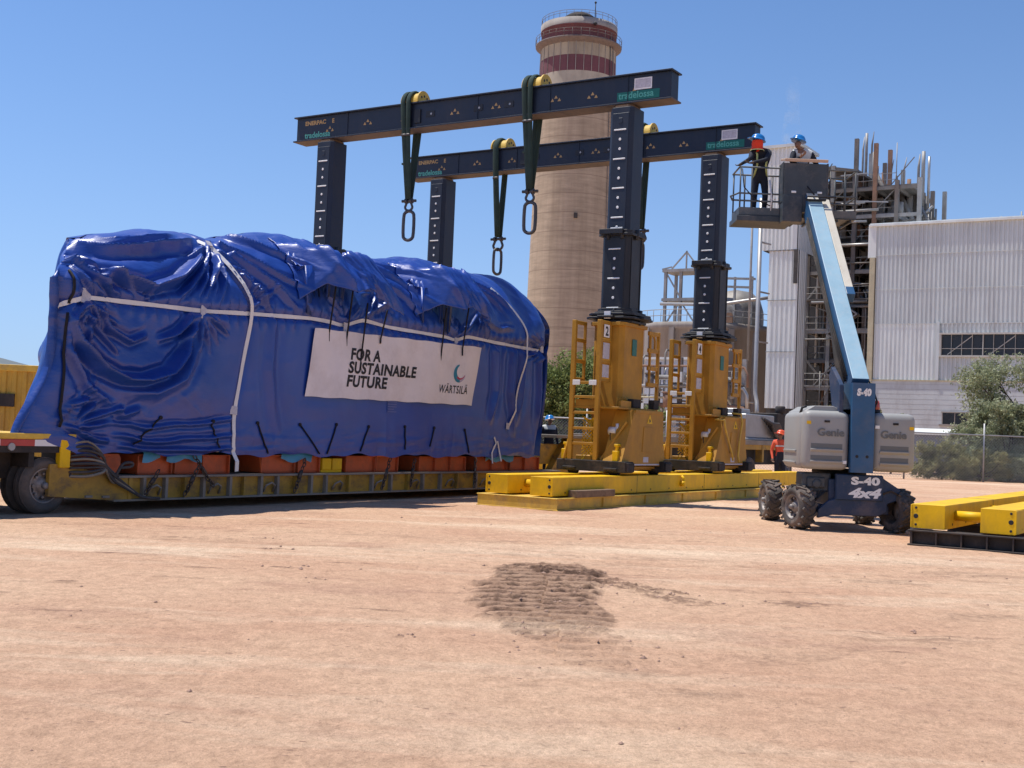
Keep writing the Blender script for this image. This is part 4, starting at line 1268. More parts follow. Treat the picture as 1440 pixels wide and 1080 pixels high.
# ridged wrinkles: along falling diagonals above the belt, loose on the left third, hardly any on the taut lower right
def ridged(u, v, seed):
    return 1 - np.abs(2 * fbm(u, v, 3, seed) - 1) * 2.2
q1 = ridged((TX_ * 0.8 + TZ_ * 1.3) * 1.0, (TX_ * 1.2 - TZ_ * 0.7) * 0.35, 201)
q2 = ridged((TX_ * 1.0 - TZ_ * 1.1) * 0.95, (TX_ * 0.8 + TZ_ * 1.0) * 0.32, 211)
q3 = ridged(TX_ * 2.4, TZ_ * 0.6, 221)
leftp = smooth(-5.2, -6.6, TX_)
disp += upper * (1 - 0.65 * smooth(-5.0, -5.8, TX_)) * (0.050 * q1 + 0.040 * q2)
disp += (1 - upper) * leftp * (0.028 * q1 + 0.022 * q2) * smooth(0.9, 1.6, TZ_)
disp += leftp * 0.15 * np.exp(-((TZ_ - 2.15) / 0.62) ** 2) * smooth(-9.0, -8.2, TX_)
lowband = smooth(1.75, 1.15, TZ_)
q4 = ridged(TX_ * 0.7 + TZ_ * 0.5, TZ_ * 4.2 - TX_ * 0.25, 231)
disp += lowband * (0.018 * q4 + 0.010 * q3)
taut = (1 - upper) * (1 - leftp)
disp += taut * (0.004 * q3 + 0.007 * ridged(TX_ * 0.55, TZ_ * 1.2, 241))
# pulled in under the belt, small pleats at its edges
disp -= 0.075 * np.exp(-((TZ_ - bz) / 0.09) ** 2)
disp += 0.022 * np.exp(-((np.abs(TZ_ - bz) - 0.13) / 0.12) ** 2) * np.sin(TX_ * 24 + 5 * fbm(TX_, TZ_, 2, 251))
# behind the over-strap and the banner the cloth lies flat
ovx = np.interp(TZ_, [0.7, 1.79, 3.68, 5.0], [-5.2, -5.24, -4.86, -5.5])
disp -= 0.05 * np.exp(-((TX_ - ovx) / 0.07) ** 2)
ban = smooth(-3.75, -3.35, TX_) * smooth(3.4, 3.05, TX_) * smooth(1.9, 2.15, TZ_) * smooth(3.72, 3.58, TZ_)
disp = disp * (1 - ban) - 0.004 * ban
disp = np.where(px_ == -1, 0.3 * disp, disp)
endq = np.where((px_ == -1), 0.10 * ridged(TY_ * 1.6, TZ_ * 0.45, 261) + 0.05 * ridged(TY_ * 3.0 + TZ_ * 0.6, TZ_ * 0.5, 262), 0)
# outward direction
nx = np.where(px_ == -1, -1.0, np.where(px_ == 1, 1.0, 0.0)); ny = np.where(py_ == 0, -1.0, np.where(py_ == 1, 1.0, 0.0))
nx = np.where((px_ == 1) & (py_ == 0), 0.7, nx)
wall_out = 1 - 0.75 * ug
TX2 = TX_ + nx * (disp * 0.7 + endq) * wall_out
TY2 = TY_ + ny * disp * wall_out
TZ2 = TZ_ + disp * (0.25 + 0.75 * ug) * np.where(V_ > 1, 1, 0)
TZ2 += 0.06 * (fbm(TX_ * 1.3, TY_ * 2.2, 3, 271) - 0.5) * ug
crease = 0.03 + 0.07 * upper + 0.05 * leftp * (1 - upper) + 0.06 * lowband
crease = np.clip(crease * (1 - ban), 0.02, 0.7)
tarp = grid_mesh('tarp', TX2, TY2, TZ2, [M['tarp']], {'crease': crease}, parent=load)
tb = BVHTree.FromPolygons([v.co[:] for v in tarp.data.vertices], [p.vertices[:] for p in tarp.data.polygons])


def on_tarp(x, z, off=0.02):
    h = tb.ray_cast(Vector((x, 0.5, z)), Vector((0, 1, 0)))
    return Vector((x, (h[0].y if h[0] else YN) - off, z))


def draped_flap(p0, p1, hem_pts, swing, seed):
    """loose sheet over a projecting part: (x,y,z) ridge p0..p1 falling to a ragged hem"""
    nu, nv = 90, 60
    u, v = np.meshgrid(np.linspace(0, 1, nu), np.linspace(0, 1, nv))
    hx = np.interp(u, np.linspace(0, 1, len(hem_pts)), [h[0] for h in hem_pts])
    hz = np.interp(u, np.linspace(0, 1, len(hem_pts)), [h[1] for h in hem_pts])
    rx = p0[0] + (p1[0] - p0[0]) * u
    rz = p0[2] + (p1[2] - p0[2]) * u
    a = np.clip(v / 0.36, 0, 1); bq = np.clip((v - 0.36) / 0.64, 0, 1)
    front = 2.86
    Y = p0[1] + (front + 0.25 - p0[1]) * a ** 0.9
    ys_ = (front + 0.25) + (-0.30) * np.sin(bq * math.pi * 0.5)
    Y = np.where(v < 0.36, Y, ys_)
    shoulder = rz - 0.42
    Zz = np.where(v < 0.36, rz + 0.06 * np.sin(a * math.pi) - 0.42 * a ** 2, shoulder + (hz - shoulder) * bq ** 0.95)
    X = rx + (hx - rx) * np.clip(v * 1.05, 0, 1) ** 0.9
    pl = ridged(u * 3.4 + 0.5 * v, v * 0.55 + seed, 300 + seed)
    pl2 = ridged(u * 9 - 1.5 * v, v * 1.0, 310 + seed)
    am = 0.25 + 0.75 * smooth(0.1, 0.7, v)
    dsp = am * (0.20 * pl + 0.05 * pl2)
    for f in (0.12, 0.33, 0.58, 0.8):
        cr = np.abs(u - f - 0.05 * np.sin(v * 5 + f * 9))
        dsp += 0.13 * am * np.exp(-cr / 0.025)
    Y = Y - dsp * smooth(0.1, 0.4, v)
    Zz = Zz + dsp * (1 - smooth(0.2, 0.45, v)) * 0.8
    for i in range(nv):
        for j in range(nu):
            h = tb.ray_cast(Vector((X[i, j], Y[i, j], 9.0)), Vector((0, 0, -1)))
            if h[0] is not None and v[i, j] < 0.36:
                k_ = v[i, j] / 0.36
                lift_ = 0.02 + (0.20 * math.sin(math.pi * u[i, j]) * k_ + 0.5 * max(0, dsp[i, j])) * min(1, u[i, j] / 0.35, (1 - u[i, j]) / 0.2)
                zz = h[0].z + lift_
                Zz[i, j] = zz * (1 - k_ ** 3) + max(Zz[i, j], zz) * k_ ** 3
            h2 = tb.ray_cast(Vector((X[i, j], 0.5, Zz[i, j])), Vector((0, 1, 0)))
            if h2[0] is not None and v[i, j] >= 0.30:
                wq = min(1, max(0.0, u[i, j] / 0.34)) ** 1.2
                Y[i, j] = min(Y[i, j] * wq + (h2[0].y - 0.03) * (1 - wq), h2[0].y - 0.03)
    o = grid_mesh('tarp_flap', X, Y, Zz, [M['tarp']], {'crease': np.full(X.shape, 0.08)}, parent=load)
    md = o.modifiers.new('thickness', 'SOLIDIFY'); md.thickness = 0.012
    return o


draped_flap((-3.45, 4.3, 5.55), (-2.0, 4.3, 5.52), [(-3.55, 4.08), (-3.05, 4.46), (-2.6, 4.30), (-2.1, 4.46), (-1.6, 4.20), (-0.95, 4.02)], 0.4, 1)
draped_flap((0.55, 4.3, 5.68), (1.95, 4.3, 5.64), [(0.40, 4.14), (0.95, 4.46), (1.35, 4.36), (1.75, 4.50), (2.35, 4.26), (3.05, 4.06)], 0.4, 3)

# white belt strap and the two over-straps
def strap(pts, w, name='strap'):
    mb = MB()
    n = len(pts)
    L_, R_ = [], []
    for i, p in enumerate(pts):
        t = (pts[min(i + 1, n - 1)] - pts[max(i - 1, 0)]).normalized()
        sd = t.cross(Vector((0, -1, 0))).normalized()
        tw = w * (1 + 0.08 * math.sin(i * 0.5))
        L_.append([p + sd * tw / 2, p - sd * tw / 2, p - sd * tw / 2 + Vector((0, -0.008, 0)), p + sd * tw / 2 + Vector((0, -0.008, 0))])
    rings = [[mb.v(q) for q in r] for r in L_]
    for a, b_ in zip(rings[:-1], rings[1:]):
        for j in range(4):
            mb.face([a[j], a[(j + 1) % 4], b_[(j + 1) % 4], b_[j]])
    mb.face(rings[0]); mb.face(rings[-1][::-1])
    return mb.build(name, M['strap'], load)


bx = np.linspace(-9.25, 6.12, 150)
pts = [on_tarp(x, float(np.interp(x, belt_x, belt_z)), 0.015) for x in bx]
for _ in range(2):
    pts = [pts[0]] + [(pts[i - 1] + pts[i] * 2 + pts[i + 1]) / 4 + Vector((0, -0.004, 0)) for i in range(1, len(pts) - 1)] + [pts[-1]]
pts = [Vector((p.x, min(p.y, on_tarp(p.x, p.z, 0.012).y), p.z)) for p in pts]
pts = [Vector((-8.35, 4.4, 3.40)), Vector((-8.95, 3.6, 3.33))] + pts + [Vector((6.35, 3.7, 3.72)), Vector((6.45, 4.5, 3.70))]
strap(pts, 0.075, 'belt_strap')


def run(pairs, off=0.02, n=40):
    pairs = np.array(pairs)
    t = np.linspace(0, 1, n)
    tt = np.linspace(0, 1, len(pairs))
    ps = [on_tarp(float(np.interp(q, tt, pairs[:, 0])), float(np.interp(q, tt, pairs[:, 1])), off) for q in t]
    for _ in range(8 if n > 20 else 0):                       # pulled tight over the bumps
        ps = [ps[0]] + [Vector(((ps[i - 1].x + 2 * ps[i].x + ps[i + 1].x) / 4, min(ps[i].y, (ps[i - 1].y + ps[i + 1].y) / 2), (ps[i - 1].z + 2 * ps[i].z + ps[i + 1].z) / 4)) for i in range(1, n - 1)] + [ps[-1]]
    return ps


strap(run([(-5.56, 5.0), (-5.15, 4.4), (-4.86, 3.68), (-5.02, 3.0), (-5.12, 2.4), (-5.24, 1.79), (-5.28, 1.3), (-5.24, 1.02)]) + [Vector((-5.22, 3.1, 0.85)), Vector((-5.2, 3.12, 0.66))], 0.085, 'over_strap')
strap(run([(4.2, 5.25), (4.75, 4.75), (5.05, 4.35), (5.13, 3.96), (4.95, 3.2), (4.7, 2.4), (4.43, 1.73)]), 0.06, 'over_strap')
strap(run([(3.75, 1.45), (3.85, 1.3), (3.65, 1.05)]) + [Vector((3.6, 3.1, 0.8))], 0.05, 'loose_strap')
strap(run([(3.9, 1.35), (3.98, 1.15)]) + [Vector((4.0, 3.1, 0.85))], 0.05, 'loose_strap')
for x, z, w, h in ((-8.74, 3.56, 0.17, 0.24), (-6.14, 3.58, 0.13, 0.27), (-5.27, 1.80, 0.18, 0.16), (-2.13, 3.64, 0.13, 0.22), (2.0, 3.68, 0.13, 0.22), (5.98, 3.86, 0.16, 0.26), (4.36, 1.74, 0.14, 0.16), (-5.50, 4.94, 0.14, 0.12)):
    p = on_tarp(x, z, 0.035)
    mb = MB(); mb.cbox(p, (w, 0.012, h), rx=-0.05 if z < 4.5 else -0.7, ry=0.08); mb.build('corner_protector', M['paper'], load)
for A, B_ in [((-7.14, 1.61), (-7.61, 1.14)), ((-5.89, 1.58), (-5.57, 1.03)), ((-4.64, 1.58), (-4.32, 1.0)), ((-3.42, 1.58), (-2.82, 1.0)), ((-2.31, 1.61), (-2.6, 1.0)), ((-1.24, 1.59), (-1.52, 1.06)), ((0.05, 1.62), (0.09, 1.11)), ((1.17, 1.62), (1.01, 1.19)), ((2.44, 1.6), (2.63, 1.05)), ((1.13, 4.40), (1.27, 2.98)), ((2.05, 4.5), (2.15, 3.37)), ((-2.79, 4.5), (-2.72, 3.31)), ((-2.24, 4.5), (-2.15, 3.21)), ((-1.75, 4.2), (-1.65, 2.79)), ((-1.07, 4.12), (-1.01, 3.4))]:
    if A[1] > 3:
        q = [Vector((A[0] + (B_[0] - A[0]) * t, min(2.95 + 0.22 * t, on_tarp(A[0] + (B_[0] - A[0]) * t, A[1] + (B_[1] - A[1]) * t, 0.06).y), A[1] + (B_[1] - A[1]) * t)) for t in np.linspace(0, 1, 8)]
        MB().tube(q, 0.018, 6).build('cord', M['cord'], load)
    else:
        q = run([A, B_], 0.018, 8)
        mb = MB().tube(q, 0.016, 6); mb.cyl(q[0] + Vector((0, -0.01, 0)), q[0] + Vector((0, 0.03, 0)), 0.035, n=8)
        mb.build('cord', M['cord'], load)
for pr in ([(-9.03, 3.95), (-9.02, 3.7), (-9.05, 3.4)], [(-9.1, 3.25), (-9.12, 2.6), (-9.15, 1.9), (-9.16, 1.4)]):
    MB().tube(run(pr, 0.03, 16), 0.025, 6).build('cord', M['cord'], load)

# banner
bTL, bTR, bBR, bBL = (Vector(q) for q in ((-3.16, 3.545), (2.98, 3.63), (2.68, 2.2), (-3.34, 2.15)))
def ban_xz(u, v):
    a = bTL + (bTR - bTL) * u; b_ = bBL + (bBR - bBL) * u
    return a + (b_ - a) * v
def ban_y(x, z):
    return 3.142 + 0.014 * math.sin(x * 1.9 + z) + 0.010 * math.sin(x * 4.3 - 2 * z) + 0.006 * math.sin(x * 9.1 + 3.5 * z)
mb = MB()
nu, nv = 60, 14
g = []
for j in range(nv + 1):
    row = []
    for i in range(nu + 1):
        q = ban_xz(i / nu, j / nv)
        row.append(mb.v((q.x, ban_y(q.x, q.y) + 0.012 * math.exp(-min(i, nu - i) / 1.5), q.y + 0.008 * math.sin(i * 0.7) * (j in (0, nv)))))
    g.append(row)
for j in range(nv):
    for i in range(nu):
        mb.face([g[j][i], g[j][i + 1], g[j + 1][i + 1], g[j + 1][i]], 0, True)
def ban_text(body, u0, v, cap, width, bold=0.0, shear=0.0, mi=1):
    n0 = len(mb.bm.verts)
    mb.bm.verts.ensure_lookup_table()
    mb.text(body, cap / 0.70, Matrix.Identity(4), mi, bold=bold, shear=shear, width=width, ext=0.0, spacing=1.08)
    mb.bm.verts.ensure_lookup_table()
    for w_ in list(mb.bm.verts)[n0:]:
        q = ban_xz(u0 + w_.co.x / 6.1, v - w_.co.y / 1.42)
        w_.co = Vector((q.x, ban_y(q.x, q.y) - 0.006, q.y))
ban_text('FOR A', 0.196, 0.405, 0.235, 1.07, 0.013)
ban_text('SUSTAINABLE', 0.194, 0.607, 0.235, 2.42, 0.013)
ban_text('FUTURE', 0.194, 0.812, 0.235, 1.40, 0.013)
ban_text('W\u00c4RTSIL\u00c4', 0.748, 0.815, 0.185, 1.20, 0.003)
cu, cv = 0.868, 0.46
def ban_poly(pts, mi, off=-0.006):
    vs = []
    for (a, b_) in pts:
        q = ban_xz(cu + a / 6.1, cv - b_ / 1.42)
        vs.append(mb.v((q.x, ban_y(q.x, q.y) + off, q.y)))
    mb.face(vs, mi)
# crescent swirl: teal body, red inner lip, pale tail
N_ = 26
for k in range(N_):
    a0, a1 = R(95 + 255 * k / N_), R(95 + 255 * (k + 1) / N_)
    def pt(a, t):
        f = (math.degrees(a) - 95) / 255
        th = 0.135 * math.sin(math.pi * min(1, f * 0.9 + 0.06)) ** 0.8
        ro = 0.21 + 0.02 * f
        r_ = ro - th * t
        return (r_ * math.cos(a) + 0.05 * f, r_ * math.sin(a) - 0.02)
    red = 0.5 < k / N_ < 0.97
    ban_poly([pt(a0, 0), pt(a1, 0), pt(a1, 0.62 if red else 1), pt(a0, 0.62 if red else 1)], 2 if k < N_ * 0.72 else 4)
    if red:
        ban_poly([pt(a0, 0.62), pt(a1, 0.62), pt(a1, 1), pt(a0, 1)], 3)
M['teal'] = mk('teal_print', (0.012, 0.20, 0.30), 0.5, var=0.1, bump=0)
M['logored'] = mk('red_print', (0.45, 0.03, 0.07), 0.5, var=0.1, bump=0)
M['logopale'] = mk('pale_print', (0.42, 0.36, 0.46), 0.5, var=0.1, bump=0)
mb.build('banner', [M['banner'], M['ink'], M['teal'], M['logored'], M['logopale']], load)
mb = MB()
for k in range(5):
    z = 2.16 - k * 0.055
    mb.box(-0.62, -0.30 if k != 3 else -0.40, YN - 0.03, YN - 0.024, z - 0.012, z + 0.012)
mb.build('faint_print', mk('faint_blue_print', (0.10, 0.13, 0.34), 0.5), load)
M['cyan'] = mk('light_blue_sheet', (0.06, 0.28, 0.46), 0.45, var=0.25)
for x0_, x1_ in ((-7.3, -6.9), (-6.75, -5.9), (-3.8, -2.9), (3.6, 4.9)):
    n = 9
    xs_ = np.linspace(x0_, x1_, n)
    X = np.array([xs_, xs_, xs_]); d_ = 0.06 + 0.10 * np.abs(np.sin(xs_ * 5))
    grid_mesh('under_sheet', X, np.array([np.full(n, 3.36), np.full(n, 3.30) + 0.02 * np.sin(xs_ * 20), np.full(n, 3.31)]), np.array([np.full(n, 1.06), np.full(n, 0.98), 0.97 - d_]), [M['cyan']], parent=load)

# ------------------------------------------------------------------ tie-down chains from the deck to the load
def chain(p0, p1, label, sag=0.03):
    p0, p1 = Vector(p0), Vector(p1)
    n = max(5, int((p1 - p0).length / 0.075))
    mb = MB()
    for k in range(n):
        t0 = (k + 0.5) / n
        c = p0.lerp(p1, t0) + Vector((0.01 * math.sin(k * 2.1), -0.01 * (k % 2), -sag * math.sin(math.pi * t0)))
        d = (p1 - p0).normalized()
        s_ = Vector((0, 1, 0)) if k % 2 else d.cross(Vector((0, 1, 0))).normalized()
        pts = []
        for a in np.linspace(0, 2 * math.pi, 10, endpoint=False):
            pts.append(c + d * 0.058 * math.cos(a) + s_ * 0.034 * math.sin(a))
        mb.tube(pts, 0.012, 5, closed=True)
    mb.cyl(p0.lerp(p1, 0.40), p0.lerp(p1, 0.62), 0.035, n=8)
    o = mb.build('tie_down_chain', M['chain'], loc=W(0, 0), rz=TH)
    tag(o, label, 'chain', 'tie-down chains along the deck')


chain((-7.35, 3.14, 0.30), (-7.05, 3.16, 0.70), 'rusty tie-down chain at the hose end of the deck')
chain((-6.45, 3.14, 0.25), (-6.15, 3.12, 0.78), 'rusty tie-down chain left of the long orange block')
chain((-5.75, 3.14, 0.40), (-6.15, 3.25, 0.95), 'rusty tie-down chain crossing the long orange block')
chain((-3.55, 3.14, 0.25), (-3.2, 3.2, 0.90), 'rusty tie-down chain left of the yellow block')
chain((-0.75, 3.14, 0.25), (-0.35, 3.25, 0.92), 'rusty tie-down chain under the middle of the banner')
chain((0.30, 3.14, 0.30), (0.55, 3.25, 0.90), 'rusty tie-down chain left of the long block under the banner end')
chain((2.9, 3.14, 0.28), (3.05, 3.25, 0.92), 'rusty tie-down chain right of the long block under the banner end')

# ------------------------------------------------------------------ boom lift
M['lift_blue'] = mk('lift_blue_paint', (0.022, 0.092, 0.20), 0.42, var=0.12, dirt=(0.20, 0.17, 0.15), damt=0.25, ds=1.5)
M['boom_lit_blue'] = mk('faded_sunlit_blue_paint', (0.27, 0.42, 0.50), 0.5, var=0.10, vs=1.5, dirt=(0.45, 0.48, 0.48), damt=0.3, ds=7)  # faded blue with the sunlight on the boom's upper face painted in
M['chassis_blue'] = mk('dark_chassis_blue', (0.012, 0.035, 0.085), 0.5, var=0.2, dirt=(0.22, 0.16, 0.12), damt=0.4, ds=2)
M['cowl'] = mk('moulded_grey_cowl', (0.32, 0.318, 0.30), 0.5, var=0.07, dirt=(0.33, 0.27, 0.22), damt=0.35, ds=1.4, streak=2, bump=0.05, bs=15)
M['letter_recess_shade'] = mk('letter_and_shade_grey', (0.14, 0.145, 0.14), 0.5, var=0.05)
M['cream'] = mk('cream_boom_cover', (0.60, 0.55, 0.45), 0.55, var=0.12, dirt=(0.32, 0.24, 0.17), damt=0.45, ds=4)
M['basket'] = mk('dark_grey_basket', (0.045, 0.055, 0.062), 0.5, var=0.25, dirt=(0.22, 0.18, 0.15), damt=0.4, ds=2.5)
M['basket_tray'] = mk('scuffed_basket_tray', (0.085, 0.10, 0.105), 0.55, var=0.25, dirt=(0.30, 0.25, 0.20), damt=0.5, ds=3)
M['lid'] = mk('sun_bleached_lid', (0.48, 0.34, 0.25), 0.65, var=0.2)
M['beacon'] = mk('red_beacon', (0.55, 0.06, 0.025), 0.25, var=0.08, bump=0, coat=0.5)
M['lift_tyre'] = mk('lugged_tyre', (0.075, 0.065, 0.058), 0.9, var=0.3, dirt=(0.30, 0.22, 0.17), damt=0.75, ds=3.5, bump=0.3)

LO = Vector((6.42, 24.4, 0))
lift = empty('boom_lift', 'blue and grey four-wheeled boom lift raised with two workers in its basket', 'boom lift', LO, 0)
for (wx, wy, st) in ((-0.93, -1.12, 20), (0.93, -1.12, 20), (-0.97, 1.18, 3), (0.97, 1.18, 3)):
    e = bpy.data.objects.new('wheel', None); COL.objects.link(e); e.parent = lift
    e.location = (wx, wy, 0)
    e.rotation_euler.z = R((-90 if wx < 0 else 90) + st)
    wheel(e, 0, -0.17, 0.17, 0.425, 0.40, tread=15, mats=[M['lift_tyre'], M['rim']], rr=0.60)
mb = MB()
mb.prism([(-0.30, 1.08), (0.58, 1.08), (0.60, 1.02), (0.92, 0.82), (0.86, 0.62), (0.68, 0.55), (0.68, 0.40), (0.50, 0.31), (-0.34, 0.31), (-0.62, 0.24), (-0.62, 0.40), (-0.42, 0.58), (-0.30, 0.62)], 'y', -1.34, -1.24)
mb.box(-0.40, 0.48, -1.24, 1.3, 0.48, 0.98)
mb.box(-0.75, 0.75, -1.2, -1.02, 0.34, 0.50); mb.box(-0.80, 0.80, 1.08, 1.28, 0.34, 0.50)
mb.box(-0.30, 0.58, -1.385, -1.34, 0.60, 1.075)
mb.build('chassis', M['chassis_blue'], lift, 0.015)
mb = MB()
mb.text('S-40', 0.19, TX((-0.02, -1.388, 0.90), (1, 0, 0), (0, 0, 1)), 0, bold=0.010, width=0.54)
mb.text('4x4', 0.24, TX((-0.07, -1.388, 0.66), (1, 0, 0), (0, 0, 1)), 0, bold=0.012, shear=0.25, width=0.62)
mb.build('lettering', M['whitemark'], lift)
mb = MB()
mb.box(-0.88, -0.34, -1.16, -0.62, 0.72, 1.08); mb.box(-0.80, -0.45, -1.22, -1.16, 0.80, 1.0)
mb.cyl((-0.62, -1.25, 0.88), (-0.62, -1.1, 0.88), 0.09, n=14)
mb.build('drive_motor', M['basket'], lift, 0.03, 2)
mb = MB()
for k in range(4):
    mb.tube([(-0.45 - 0.05 * k, -1.26, 0.75), (-0.62 - 0.03 * k, -1.36, 0.62 - 0.03 * k), (-0.74, -1.30, 0.52), (-0.66 + 0.04 * k, -1.15, 0.42)], 0.018, 6)
mb.build('hose', M['rubberblack'], lift)
mb = MB(); mb.tube([(0.55, -1.33, 0.72), (0.72, -1.40, 0.80), (0.86, -1.36, 0.74), (0.93, -1.25, 0.60)], 0.02, 6); mb.build('hose', M['rubberblack'], lift)
MB().cyl((0.06, -0.2, 0.98), (0.06, -0.2, 1.16), 0.52, n=32).build('turntable', M['rubberblack'], lift)


def cowl_box(x0, x1, y0, y1, z0, z1, r=0.13):
    """rounded moulded shell"""
    mb = MB(); mb.box(x0, x1, y0, y1, z0, z1)
    bmesh.ops.bevel(mb.bm, geom=list(mb.bm.edges), offset=r, segments=5, profile=0.5, affect='EDGES')
    for f in mb.bm.faces:
        f.smooth = True
    return mb


for side, (x0, x1, txx, w) in (('l', (-0.95, -0.085, -0.70, 0.50)), ('r', (0.345, 1.15, 0.48, 0.48))):
    mb = cowl_box(x0, x1, -1.44, 0.05, 1.15, 2.25)
    a0_, a1_ = (x0 + 0.13, x1 - 0.13)
    # two moulded ledges, a recess's shade painted as a dark strip above each
    for zc in (1.52, 1.30):
        mb.prism([(-1.475, zc - 0.01), (-1.478, zc + 0.012), (-1.435, zc + 0.022), (-1.435, zc - 0.05)], 'x', a0_, a1_)
        mb.box(a0_ + 0.01, a1_ - 0.01, -1.443, -1.436, zc + 0.025, zc + 0.115, 1)
    mb.text('Genie', 0.20, TX((txx, -1.449, 1.78), (1, 0, 0), (0, 0, 1)), 1, bold=0.004, width=w, ext=0.008)
    mb.build('cowl', [M['cowl'], M['letter_recess_shade']], lift)
mb = cowl_box(-0.985, -0.70, -1.26, 0.12, 1.15, 2.22, 0.11)
for zc in (1.48, 1.26):
    mb.prism([(-1.015, zc - 0.01), (-1.017, zc + 0.012), (-0.975, zc + 0.02), (-0.975, zc - 0.05)], 'y', -1.05, -0.05)
mb.build('side_cowl', M['cowl'], lift)
for xx in (-0.52, 0.76):
    mb = MB(); mb.box(xx - 0.05, xx + 0.05, -1.452, -1.442, 2.03, 2.07); mb.build('latch', M['rubberblack'], lift)
for xx, zz, m_ in ((-0.86, 2.02, 'yellow'), (1.06, 1.98, 'yellow'), (-0.18, 1.30, 'whitemark'), (0.42, 1.98, 'whitemark')):
    mb = MB(); mb.box(xx - 0.04, xx + 0.04, -1.446, -1.4405, zz - 0.03, zz + 0.03); mb.build('decal', M[m_], lift)
mb = MB(); mb.prism([(-0.90, 2.23), (-0.72, 2.34), (-0.36, 2.345), (-0.16, 2.25), (-0.16, 2.2), (-0.90, 2.2)], 'y', -1.25, 0.1)
mb.build('cowl_hump', M['cowl'], lift, 0.03, 3)
mb = MB(); mb.tube([(-0.92, -1.0, 2.2), (-0.90, -1.05, 2.30), (-0.82, -1.05, 2.33)], 0.025, 6); mb.build('hook', M['ink'], lift)
mb = MB(); mb.cyl((0.47, -1.15, 2.24), (0.47, -1.15, 2.31), 0.08, n=16, mi=1); mb.lathe([(0.065, 0), (0.072, 0.04), (0.065, 0.13), (0.045, 0.17), (0, 0.18)], 20, 0, c=(0.47, -1.15, 2.31))
mb.build('beacon', [M['beacon'], M['ink']], lift)
# mast plate and boom foot
mb = MB(); mb.box(-0.08, 0.34, -1.52, -1.40, 1.12, 2.79); mb.box(-0.08, 0.34, -1.40, -0.3, 1.2, 2.3)
mb.box(-0.08, -0.04, -1.40, -0.75, 2.2, 2.79); mb.box(0.30, 0.34, -1.40, -0.75, 2.2, 2.79)
mb.text('S-40', 0.17, TX((0.0, -1.524, 2.56), (1, 0, 0), (0, 0, 1)), 1, bold=0.012, width=0.27, shear=0.1)
for xx in (0.03, 0.22):
    mb.cyl((xx, -1.523, 1.42), (xx, -1.50, 1.42), 0.03, n=10, mi=2)
mb.build('mast', [M['lift_blue'], M['whitemark'], M['ink']], lift, 0.008)
P0, P1 = Vector((0.13, -1.08, 2.80)), Vector((0.13, 3.02, 6.98))
bd = (P1 - P0).normalized()
bu = Vector((0, -bd.z, bd.y))                                # normal of the boom's upper face


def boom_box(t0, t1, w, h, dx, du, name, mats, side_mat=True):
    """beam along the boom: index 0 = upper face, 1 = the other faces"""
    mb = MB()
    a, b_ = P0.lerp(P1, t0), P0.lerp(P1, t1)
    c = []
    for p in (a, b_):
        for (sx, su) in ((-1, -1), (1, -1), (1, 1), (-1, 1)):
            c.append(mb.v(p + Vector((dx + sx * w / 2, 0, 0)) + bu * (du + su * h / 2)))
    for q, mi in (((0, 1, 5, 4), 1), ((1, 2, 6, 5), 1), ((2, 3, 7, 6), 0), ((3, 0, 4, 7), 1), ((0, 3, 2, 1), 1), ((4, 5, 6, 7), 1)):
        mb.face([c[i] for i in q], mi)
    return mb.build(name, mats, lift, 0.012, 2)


boom_box(-0.02, 0.97, 0.32, 0.46, -0.01, 0.0, 'boom', [M['boom_lit_blue'], M['lift_blue']])
boom_box(0.90, 1.03, 0.25, 0.34, -0.01, 0.0, 'inner_boom', [M['cream'], M['lift_blue']])
boom_box(0.46, 0.99, 0.17, 0.20, 0.255, 0.08, 'cable_track', [M['cream'], M['cream']])
boom_box(0.42, 0.462, 0.18, 0.22, 0.255, 0.08, 'track_cap', [M['lift_blue'], M['lift_blue']])
mb = MB(); mb.prism([(-1.38, 2.1), (-0.9, 2.25), (-0.55, 2.95), (-0.72, 3.12), (-1.05, 2.95), (-1.38, 2.75)], 'x', -0.29, -0.21)
mb.build('boom_bracket', M['chassis_blue'], lift, 0.01)
mb = MB(); mb.cyl((0.13, -0.35, 2.1), (0.13, 1.0, 4.45), 0.09, n=14); mb.build('lift_cylinder', M['rubberblack'], lift)
mb = MB(); q = P0.lerp(P1, 0.96); mb.box(-0.21, 0.22, -0.05, 0.05, 0.0, 0.03, T=Matrix.Translation(q + bu * 0.25))
mb.tube([q + bu * 0.25 + Vector((-0.2, 0, 0)), q + bu * 0.36 + Vector((-0.2, 0, 0)), q + bu * 0.36 + Vector((0.42, 0, 0)), q + bu * 0.2 + Vector((0.42, 0, 0))], 0.02, 6)
mb.build('hose_guide', M['ink'], lift)
mb = MB()
mb.tube([P1 + bu * 0.25, P1 + Vector((-0.12, 0.1, 0.45)), P1 + Vector((-0.3, 0.3, 0.85))], 0.02, 6)
mb.build('control_cable', M['ink'], lift)
for k, dx in enumerate((-0.12, -0.05, 0.03)):
    q0, q1 = P0.lerp(P1, 0.03), P0.lerp(P1, 0.9)
    MB().tube([q0 + Vector((-0.19, 0, 0)) + bu * dx, P0.lerp(P1, 0.3) + Vector((-0.205, 0, 0)) + bu * (dx - 0.02), P0.lerp(P1, 0.6) + Vector((-0.2, 0, 0)) + bu * (dx + 0.015), q1 + Vector((-0.19, 0, 0)) + bu * dx], 0.017, 6).build('boom_hose', M['rubberblack'], lift)
MB().tube([(0.36, -1.35, 2.28), (0.42, -1.38, 2.45), (0.38, -1.2, 2.72), (0.36, -0.9, 2.9)], 0.018, 6).build('boom_hose', M['rubberblack'], lift)
